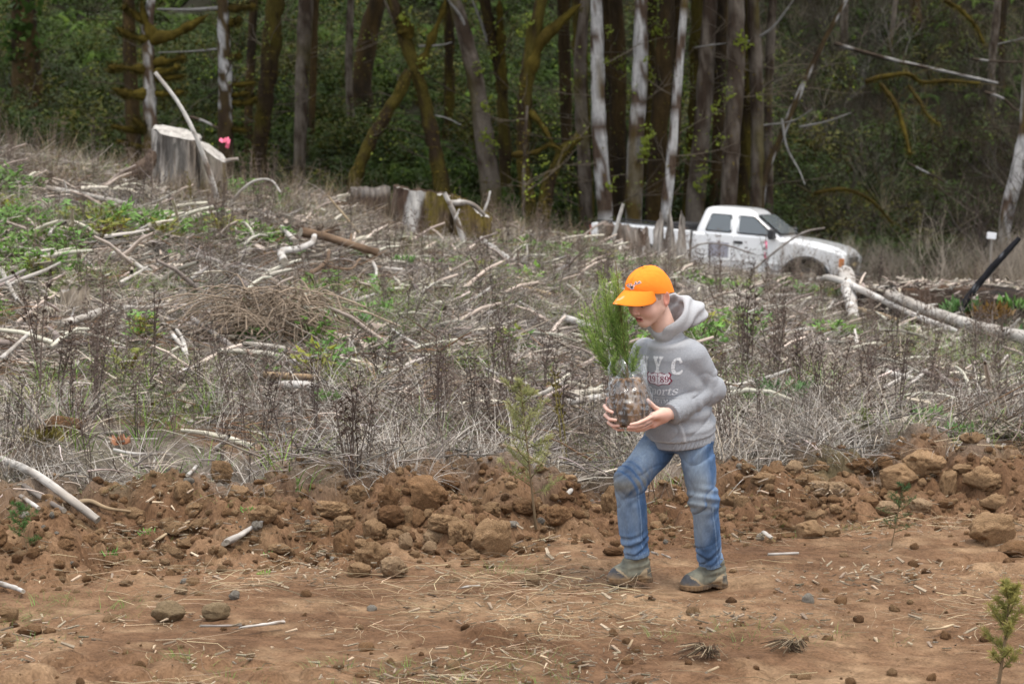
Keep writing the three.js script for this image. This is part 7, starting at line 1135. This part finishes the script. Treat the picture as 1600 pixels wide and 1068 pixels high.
{ // head and neck, laid out in the head's own frame and then set in place; body and hands in the boy's
  const g = nets(headD, [-0.11, -0.22, -0.16], [0.11, 0.13, 0.13], 0.0032, headCol), m = new THREE.Matrix4().makeBasis(hl, hu, hf).setPosition(headC); g.applyMatrix4(m);
  const bodyD = (() => { const bs = [bone(J.hem.clone().lerp(J.neck, 0.3), J.hem.clone().lerp(J.neck, 0.75), 0.075, 0.075), bone(J.hem.clone().lerp(J.neck, 0.75), J.neck, 0.058, 0.04), bone(J.ls, J.le, 0.036, 0.033), bone(J.le, J.lw, 0.035, 0.027), bone(J.rs, J.re, 0.042, 0.035), bone(J.re, J.rw, 0.034, 0.027), bone(J.lh, J.lk, 0.065, 0.042), bone(J.lk, J.la, 0.042, 0.03), bone(J.rh, J.rk, 0.065, 0.042), bone(J.rk, J.ra, 0.042, 0.03)]; return (x, y, z) => { let d = 1; for (const b of bs) d = smin(d, b(x, y, z), 0.03); return d; }; })();
  const gb = nets(bodyD, [-0.36, -0.02, -0.2], [0.26, 1.12, 0.34], 0.013, () => skin);
  const finger = (pts, r) => { const bs = []; for (let i = 0; i < pts.length - 1; i++) bs.push(bone(pts[i], pts[i + 1], r * (1 - 0.1 * i), r * (1 - 0.1 * (i + 1)))); return (x, y, z) => { let d = 1; for (const b of bs) d = Math.min(d, b(x, y, z)); return d; }; };
  function hand(palm, fingers) { const fs = fingers.map(([r, ...p]) => finger(p.map((a) => q(...a)), r)), ps = palm.map(([a, b, r, r2]) => bone(q(...a), q(...b), r, r2)); return (x, y, z) => { let p = 1; for (const b of ps) p = smin(p, b(x, y, z), 0.02); for (const f of fs) { const e = f(x, y, z); p = smin(p, e, 0.007); } return p; }; }
  const handCol = (x, y, z, nx, ny) => mixc(scl(skin, 1 + 0.06 * n3(x * 90, y * 90, z * 90)), skinRed, clamp(0.25 - 0.3 * ny + 0.3 * n3(x * 40, y * 40, z * 40), 0, 0.6));
  const left = hand([[[1054, 644, 0.17], [1036, 648, 0.20], 0.025, 0.024], [[1036, 646, 0.205], [1020, 650, 0.235], 0.021, 0.016], [[1036, 653, 0.19], [1021, 663, 0.20], 0.02, 0.015]],
    [[0.0100, [1034, 642, 0.20], [1023, 636, 0.225], [1012, 625, 0.243]], [0.0088, [1020, 649, 0.24], [1008, 656, 0.275], [996, 661, 0.29], [986, 663, 0.292]], [0.0088, [1019, 655, 0.23], [1005, 663, 0.265], [992, 667, 0.275], [982, 667.5, 0.272]], [0.0085, [1019, 660, 0.215], [1003, 669, 0.235], [990, 671, 0.24], [981, 671, 0.236]], [0.0076, [1021, 664, 0.20], [1006, 671, 0.205], [995, 673, 0.205]]]);
  const right = hand([[[966, 647, 0.075], [960, 640, 0.11], 0.024, 0.022], [[960, 634, 0.11], [966, 656, 0.11], 0.017, 0.017]],
    [[0.0095, [960, 634, 0.115], [950, 627, 0.155], [950, 622, 0.19]], [0.0088, [956, 633, 0.12], [945, 634, 0.175], [949, 640, 0.232], [957, 644, 0.255]], [0.0088, [955, 641, 0.12], [946, 648, 0.185], [953, 655, 0.245], [962, 656, 0.268]], [0.0085, [958, 650, 0.12], [951, 660, 0.18], [958, 665, 0.232], [967, 665, 0.25]], [0.0076, [962, 657, 0.12], [959, 667, 0.175], [966, 671, 0.21], [974, 671, 0.222]]]);
  const mnq = (l) => [0, 1, 2].map((k) => Math.min(...l.map((v) => v.getComponent(k)))), mxq = (l) => [0, 1, 2].map((k) => Math.max(...l.map((v) => v.getComponent(k))));
  const lb = [q(1072, 700, 0.12), q(966, 610, 0.33)], gl = nets(left, mnq(lb), mxq(lb), 0.003, handCol);
  const rb2 = [q(934, 690, 0.03), q(994, 606, 0.30)], gr = nets(right, mnq(rb2), mxq(rb2), 0.003, handCol);
  const all = mergeGeometries([g, gb, gl, gr]);
  mesh('body', all, new THREE.MeshPhysicalMaterial({ vertexColors: true, roughness: 0.55, specularIntensity: 0.45, sheen: 0.3, sheenColor: new THREE.Color(0.9, 0.6, 0.5), sheenRoughness: 0.5 }), boy);
}
{ // cap: crown panels, brim, button, emblem
  const orange = [0.95, 0.26, 0.03], N = 64, R = 22, crown = new MB(), ry = (t) => 0.102 * Math.sin(t), cu0 = 0.026, tiltB = 0.0;
  const capP = (a, t) => { const s = Math.cos(t), c = Math.cos(a), k = Math.sin(a), seam = Math.abs(Math.sin(a * 3)) ; let rl = 0.0825, rf = c > 0 ? 0.104 : 0.105; const e = Math.pow(s, 0.86), sq = 1 - 0.012 * Math.exp(-seam * 9) * sst(0.02, 0.2, t); const top = 0.094 * Math.pow(Math.sin(t), 0.92); return [k * rl * e * sq, cu0 + (0.041 * c - 0.012) * (1 - Math.sin(t)) + top + 0.0015 * n2(a * 6, t * 8), -0.011 + c * rf * e * sq]; };
  const capCol = (a, t) => scl(orange, 1 - 0.18 * Math.exp(-Math.pow(Math.sin(a * 3) / 0.05, 2)) + 0.05 * n2(a * 9, t * 9));
  const P = []; for (let k = 0; k <= R; k++) for (let s = 0; s <= N; s++) P.push(toHead(...capP(s / N * 6.28318, k / R * 1.5707)));
  for (let k = 0; k <= R; k++) for (let s = 0; s <= N; s++) { const i = k * (N + 1) + s, A = P[k * (N + 1) + (s + 1) % N], Bq = P[k * (N + 1) + (s + N - 1) % N], C = P[Math.min(k + 1, R) * (N + 1) + s], D = P[Math.max(k - 1, 0) * (N + 1) + s]; const n = A.clone().sub(Bq).cross(C.clone().sub(D)); if (n.lengthSq() < 1e-14) n.copy(hu); n.normalize(); if (n.dot(P[i].clone().sub(headC)) < 0) n.negate(); crown.vert(P[i], n, capCol(s / N * 6.28318, k / R * 1.57), s / N, k / R); }
  for (let k = 0; k < R; k++) for (let s = 0; s < N; s++) { const a = k * (N + 1) + s, b = a + N + 1; crown.i.push(a, a + 1, b, a + 1, b + 1, b); }
  const capMat = std({ bumpMap: weave, bumpScale: 0.0006, roughness: 0.9, side: THREE.DoubleSide });
  const cap = crown.mesh('cap', capMat, boy);
  const brim = new MB(), nb2 = 30, nr = 10, bp = (a, r, lo) => { const k = Math.sin(a), c = Math.cos(a), [l0, u0, f0] = capP(a * 0.98, 0.03), ext = 0.084 * Math.pow(Math.max(0, 1 - Math.pow(Math.abs(a) / 1.12, 2.4)), 0.6), l = l0 * (1 + 0.02 * r) + k * 0.012 * r * (ext > 0 ? 1 : 0), f = f0 + ext * r, cur = (l / 0.085) ** 2; return toHead(l, u0 + 0.004 - 0.022 * r * (0.6 + 0.4 * r) - 0.022 * cur * (0.05 + 0.95 * r) + 0.004 - lo * 0.0028, f); };
  const Bp = []; for (const lo of [0, 1]) for (let k = 0; k <= nr; k++) for (let s = 0; s <= nb2; s++) Bp.push(bp((s / nb2 * 2 - 1) * 1.12, k / nr, lo));
  const st = nb2 + 1, id = (lo, k, s) => (lo * (nr + 1) + k) * st + s;
  for (const lo of [0, 1]) for (let k = 0; k <= nr; k++) for (let s = 0; s <= nb2; s++) { const A = Bp[id(lo, k, Math.min(s + 1, nb2))], B3 = Bp[id(lo, k, Math.max(s - 1, 0))], C = Bp[id(lo, Math.min(k + 1, nr), s)], D = Bp[id(lo, Math.max(k - 1, 0), s)], n = A.clone().sub(B3).cross(C.clone().sub(D)); if (n.lengthSq() < 1e-16) n.copy(hu); n.normalize(); if ((n.dot(hu) < 0) !== (lo === 1)) n.negate(); const scuff = !lo && k > 4 && Math.abs(s - 13) < 4 && n2(s * 0.9, k * 1.1) > 0.15, edge = k >= nr - 0; brim.vert(Bp[id(lo, k, s)], n, scl(scuff ? [0.86, 0.40, 0.2] : orange, (lo ? 0.9 : 1) * (Math.sin(k * 3.14) > 0.5 ? 0.94 : 1) * (edge ? 0.82 : 1)), s / nb2, k / nr); }
  for (let k = 0; k < nr; k++) for (let s = 0; s < nb2; s++) { let a = id(0, k, s), b = id(0, k + 1, s); brim.i.push(a, b, a + 1, a + 1, b, b + 1); a = id(1, k, s); b = id(1, k + 1, s); brim.i.push(a, a + 1, b, a + 1, b + 1, b); }
  for (let s = 0; s < nb2; s++) { const a = id(0, nr, s), b = id(1, nr, s); brim.i.push(a, b, a + 1, a + 1, b, b + 1); }
  brim.mesh('brim', capMat, cap);
  const bt = new THREE.SphereGeometry(0.007, 14, 8); bt.scale(1, 0.5, 1); const bm = mesh('button', bt, new THREE.MeshStandardMaterial({ color: new THREE.Color().setRGB(...orange), roughness: 0.9 }), cap); bm.position.copy(toHead(0, cu0 + 0.094, -0.011)); bm.quaternion.setFromUnitVectors(UP, hu);
  // embroidered antler emblem on the front panels
  const cv = document.createElement('canvas'); cv.width = 256; cv.height = 160; const g = cv.getContext('2d'); g.clearRect(0, 0, 256, 160); g.lineCap = 'round'; g.lineJoin = 'round';
  const strokes = (w, c, list) => { g.lineWidth = w; g.strokeStyle = c; for (const p of list) { g.beginPath(); g.moveTo(p[0], p[1]); for (let i = 2; i < p.length; i += 2) g.lineTo(p[i], p[i + 1]); g.stroke(); } };
  const marks = [[30, 96, 78, 118, 118, 96], [58, 108, 60, 66], [92, 106, 96, 62], [118, 96, 150, 60, 206, 40], [150, 60, 152, 24], [178, 50, 196, 18], [120, 96, 128, 140, 98, 146]];
  strokes(20, '#e9d9d2', marks); strokes(9, '#2b2a3a', marks); strokes(7, '#b52a22', [[36, 70, 50, 60, 44, 84], [118, 96, 150, 60]]); g.fillStyle = '#1d1c26'; g.beginPath(); g.ellipse(112, 116, 13, 22, 0.5, 0, 7); g.fill(); g.fillStyle = '#f0e8e4'; g.beginPath(); g.ellipse(140, 98, 10, 7, 0.6, 0, 7); g.fill();
  const tx = new THREE.CanvasTexture(cv); tx.colorSpace = THREE.SRGBColorSpace; const em = new MB(), n = 14, m = 10;
  for (let j = 0; j <= m; j++) for (let i = 0; i <= n; i++) { const a = lerp(-0.40, 0.82, i / n), t = lerp(0.16, 0.72, j / m), p = capP(a, t), o = toHead(...p), nn = o.clone().sub(toHead(0, 0.02, -0.011)).normalize(); em.vert(o.addScaledVector(nn, 0.0018), nn, [1, 1, 1], i / n, j / m); }
  for (let j = 0; j < m; j++) for (let i = 0; i < n; i++) { const a = j * (n + 1) + i, b = a + n + 1; em.i.push(a, a + 1, b, a + 1, b + 1, b); }
  em.mesh('emblem', new THREE.MeshStandardMaterial({ map: tx, transparent: true, alphaTest: 0.4, roughness: 0.8, side: THREE.DoubleSide }), cap);
}
{ // print on the chest, laid on the cloth
  const W = 1024, Hc = 1024, cv = document.createElement('canvas'); cv.width = W; cv.height = Hc; const g = cv.getContext('2d'); g.clearRect(0, 0, W, Hc); const ink = '#d2d3d6';
  g.textAlign = 'center'; g.textBaseline = 'middle'; g.fillStyle = ink;
  const big = (ch, x, y, rot) => { g.save(); g.translate(x, y); g.rotate(rot); g.scale(0.92, 1.25); g.font = 'bold 300px serif'; g.lineWidth = 16; g.strokeStyle = ink; g.strokeText(ch, 0, 0); g.fillText(ch, 0, 0); g.restore(); };
  big('N', 170, 235, -0.07); big('Y', 500, 205, 0); big('C', 830, 240, 0.07);
  const badge = (c, k) => { g.fillStyle = c; g.beginPath(); const pts = [[250, 372], [290, 330], [350, 362], [440, 330], [505, 352], [570, 330], [660, 362], [720, 330], [762, 372], [740, 430], [775, 480], [720, 545], [610, 540], [512, 572], [410, 540], [300, 545], [240, 480], [275, 430]]; pts.forEach(([x, y], i) => { const X = 508 + (x - 508) * k, Y = 448 + (y - 448) * k; i ? g.lineTo(X, Y) : g.moveTo(X, Y); }); g.closePath(); g.fill(); };
  badge('#7d2340', 1.0); badge('#d9d3d8', 0.90); g.fillStyle = '#7d2340'; g.font = 'bold 150px serif'; g.fillText('19', 385, 452); g.fillText('89', 640, 452); g.fillRect(503, 345, 9, 210); g.fillRect(480, 392, 56, 9);
  g.fillStyle = ink; g.font = 'italic bold 190px serif'; g.fillText('Sports', 520, 668);
  g.fillStyle = ink; g.fillRect(110, 775, 830, 8); g.fillRect(110, 905, 830, 8); g.fillRect(110, 775, 8, 138); g.fillRect(932, 775, 8, 138); g.font = 'bold 108px serif'; g.fillText('DEPARTMENT', 525, 848, 790);
  { const im = g.getImageData(0, 0, W, Hc), D = im.data; for (let i = 0; i < W * Hc; i++) { const x = i % W, y = (i / W) | 0; if (n2(x * 0.25, y * 0.25) + 0.5 * n2(x * 0.05, y * 0.05) > 0.62) D[i * 4 + 3] = 0; } g.putImageData(im, 0, 0); }
  const tx = new THREE.CanvasTexture(cv); tx.colorSpace = THREE.SRGBColorSpace;
  const pm = new MB(), n = 64, m = 64, hw = 0.122, h0 = 0.375 * tLen, h1 = 0.90 * tLen;
  for (let j = 0; j <= m; j++) for (let i = 0; i <= n; i++) {
    const a = lerp(-hw, hw, i / n) + 0.012, h = lerp(h0, h1, j / m), p = J.hem.clone().addScaledVector(tAx, h).addScaledVector(tL, a); let b = 0.17; for (let s = 0; s < 60; s++) { const v = p.clone().addScaledVector(tF, b), dd = torsoSkin(v.x, v.y, v.z); if (dd < 0.0009) break; b -= Math.max(dd * 0.8, 0.0004); }
    const v = p.clone().addScaledVector(tF, b + 0.0012), e = 0.003, nn = V(torsoSkin(v.x + e, v.y, v.z) - torsoSkin(v.x - e, v.y, v.z), torsoSkin(v.x, v.y + e, v.z) - torsoSkin(v.x, v.y - e, v.z), torsoSkin(v.x, v.y, v.z + e) - torsoSkin(v.x, v.y, v.z - e)).normalize(); pm.vert(v, nn, [1, 1, 1], i / n, j / m);
  }
  function torsoSkin(x, y, z) { const T = torsoF(x, y, z); let d = T.r; d += 0.0045 * Math.sin(T.h * 95 + T.a * 28 + 2 * n2(T.a * 12, T.h * 12)) * sst(0.1, 0.2, T.t) * sst(0.62, 0.4, T.t) * sst(0.02, 0.13, T.a) + 0.006 * n3(x * 13, y * 10, z * 13) * sst(0.95, 0.8, T.t); return smin(d, yoke(x, y, z), 0.02); }
  for (let j = 0; j < m; j++) for (let i = 0; i < n; i++) { const a = j * (n + 1) + i, b = a + n + 1; pm.i.push(a, a + 1, b, a + 1, b + 1, b); }
  const hood = boy.children.find((c) => c.name === 'hoodie');
  pm.mesh('chest_print', new THREE.MeshStandardMaterial({ map: tx, transparent: true, roughness: 1, side: THREE.DoubleSide }), hood);
}
// ---------- the bagged seedling in his hands ----------
{
  const c = q(984, 668, 0.20).add(boyBase), g = thing('seedling', c, 'leafy green conifer seedling in a clear plastic bag held by the boy', 'seedling');
  const s = (px, py, dz = 0.2) => q(px, py, dz).add(boyBase).sub(c);
  reseed(6001);
  // root ball: packed brown soil and bark
  const bot = s(988, 664), top = s(980, 590), axis = top.clone().sub(bot), h = axis.length(); axis.normalize(); const bA = along(bot, top);
  const ball = (grow) => (x, y, z) => { const t = bA(x, y, z) / h, cx = bot.x + axis.x * t * h, cz = bot.z + axis.z * t * h, r = table2(clamp(t, -0.1, 1.1)) + grow, an = Math.atan2(z - cz, x - cx); let d = Math.hypot(x - cx, z - cz) - r - 0.004 * n3(Math.cos(an) * 2.5, t * 5, Math.sin(an) * 2.5) - 0.0028 * Math.sin(an * 13 + 2 * n2(t * 5, an * 2)) * (grow ? 1 : 0.4); d = smax(d, (-t) * h - 0.004 - grow, 0.03); return smax(d, (t - 1) * h, 0.02); };
  const table2 = table([[-0.1, 0.066], [0.05, 0.078], [0.35, 0.086], [0.7, 0.078], [1, 0.062], [1.1, 0.06]]);
  mesh('root_ball', nets(ball(-0.003), [-0.13, -0.06, -0.13], [0.13, 0.26, 0.13], 0.0048, (x, y, z) => { const an = Math.atan2(z, x), n = 0.7 * n3(x * 110, y * 9, z * 110) + 0.5 * n3(x * 40, y * 16, z * 40), f = n3(x * 140, y * 70, z * 140), w = n3(x * 16 + 5, y * 22, z * 16); let k = mixc([0.06, 0.035, 0.022], [0.24, 0.135, 0.065], clamp(0.35 + 1.2 * n, 0, 1)); if (n < -0.3) k = [0.035, 0.025, 0.02]; if (w > 0.35 && f > 0.1) k = [0.36, 0.30, 0.24]; return scl(k, 1 + 0.35 * f); }), std({ roughness: 0.9 }), g);
  // crumpled clear film: a sleeve round the ball that opens into a ruffled collar
  const film = new THREE.MeshPhysicalMaterial({ bumpMap: barkBump, bumpScale: 0.01, color: new THREE.Color().setRGB(0.93, 0.95, 0.96), roughness: 0.1, transmission: 0.95, thickness: 0, ior: 1.85, specularIntensity: 1, side: THREE.DoubleSide });
  const N = 90, R = 44, P = []; const rp = table([[-0.02, 0.02], [0.0, 0.06], [0.06, 0.082], [0.35, 0.092], [0.7, 0.085], [0.95, 0.07], [1.05, 0.064], [1.2, 0.070], [1.45, 0.078], [1.6, 0.08]]), fm = new MB();
  const rim = (a) => 1.36 + 0.34 * n2(a * 1.6 + 3, 4) + 0.10 * n2(a * 5, 9);
  for (let k = 0; k <= R; k++) for (let j = 0; j <= N; j++) { const a = (j % N) / N * 6.2832, t = lerp(-0.02, rim(a), k / R), w = sst(0.8, 1.3, t), cr = 0.006 * (Math.abs(n3(Math.cos(a) * 6, t * 8, Math.sin(a) * 6)) - 0.25) * 2 + 0.002 * n3(Math.cos(a) * 14, t * 9, Math.sin(a) * 14) + w * (0.018 * Math.sin(a * 5 + t * 6 + 2 * n2(a * 2, 5)) + 0.026 * n3(Math.cos(a) * 4, t * 7 + 5, Math.sin(a) * 4)), r = rp(t) + cr; P.push(bot.clone().addScaledVector(axis, t * h).add(V(Math.cos(a) * r, 0.01 * w * n2(a * 4, 3), Math.sin(a) * r))); }
  for (let k = 0; k <= R; k++) for (let j = 0; j <= N; j++) { const i = k * (N + 1) + j, n = P[k * (N + 1) + (j + 1) % N].clone().sub(P[k * (N + 1) + (j + N - 1) % N]).cross(P[Math.max(k - 1, 0) * (N + 1) + j].clone().sub(P[Math.min(k + 1, R) * (N + 1) + j])).normalize(); fm.vert(P[i], n, [1, 1, 1], j / N, k / R); }
  for (let k = 0; k < R; k++) for (let j = 0; j < N; j++) { const a = k * (N + 1) + j, b = a + N + 1; fm.i.push(a, b, a + 1, a + 1, b, b + 1); }
  fm.mesh('plastic_bag', film, g);
  // stem and feathery upright branches
  const st = curve([s(982, 600, 0.2), s(976, 540, 0.18), s(968, 470, 0.13), s(962, 408, 0.09)], 30), sm2 = new MB(); sm2.tube(st, (t) => 0.0055 * (1.05 - 0.8 * t), [0.17, 0.14, 0.06], { sides: 8 }); sm2.mesh('stem', M.wood, g);
  const need = new MB(), needleAt = (p, ax, len2, c) => { const o = V(rr(-1, 1), rr(-0.8, 0.8), rr(-1, 1)).normalize(), dir = ax.clone().multiplyScalar(0.9).addScaledVector(o, 0.62).normalize(), sd = dir.clone().cross(o).normalize(); need.leaf(p, dir, sd, len2, 0.0017, c, c, 0.06); };
  const tips = [[958, 425], [944, 440], [934, 456], [928, 470], [912, 488], [918, 500], [936, 492], [950, 462], [974, 436], [984, 456], [978, 430], [926, 520], [936, 535], [944, 470], [988, 490], [992, 520], [966, 450], [930, 505], [920, 478], [948, 510], [996, 545], [990, 560], [946, 555], [938, 548], [962, 430], [970, 470], [955, 490], [928, 530], [982, 510], [905, 492], [940, 425], [952, 440], [976, 500], [968, 540], [958, 560]];
  tips.forEach(([x0, y], k) => {
    const x = x0 > 966 && y < 545 ? x0 - 12 : x0;
    const i = clamp(Math.floor(((600 - Math.min(592, y + 75 + rr(0, 40))) / 192) * 30), 1, 26), p = st[i], e = s(x, y, lerp(0.20, 0.09, clamp((600 - y) / 190, 0, 1)) + rr(-0.09, 0.06)), m = p.clone().lerp(e, 0.5).add(V((e.x - p.x) * 0.25, -0.012, (e.z - p.z) * 0.25)), br = curve([p, m, e], 14), bm = new MB(); bm.tube(br, (t) => 0.0021 * (1 - 0.6 * t), [0.16, 0.18, 0.06], { sides: 4, cap: [false, false] }); bm.mesh('branch', M.wood, g);
    for (let j = 2; j < br.length - 1; j++) { const ax2 = br[j + 1].clone().sub(br[j]).normalize(), t = j / br.length; for (let z = 0; z < 3; z++) needleAt(br[j].clone(), ax2, rr(0.012, 0.02), mixc([0.07, 0.16, 0.03], [0.26, 0.38, 0.10], clamp(t + rr(-0.2, 0.2), 0, 1)));
      for (let w = 0; w < 3; w++) { const o = V(rr(-1, 1), rr(-0.3, 0.9), rr(-1, 1)).normalize(), L = rr(0.035, 0.075) * (1.15 - 0.5 * t), dir = ax2.clone().multiplyScalar(0.9).addScaledVector(o, 0.6).normalize(); for (let v = 0; v < 12; v++) { const u = v / 12, pp = br[j].clone().addScaledVector(dir, L * u); needleAt(pp, dir, rr(0.009, 0.016), mixc([0.10, 0.22, 0.04], [0.46, 0.60, 0.17], clamp(0.6 * u + 0.45 * t + rr(-0.25, 0.2), 0, 1))); } } }
  });
  need.mesh('needles', M.needle, g).userData.kind = 'stuff';
}
renderer.render(scene, camera);
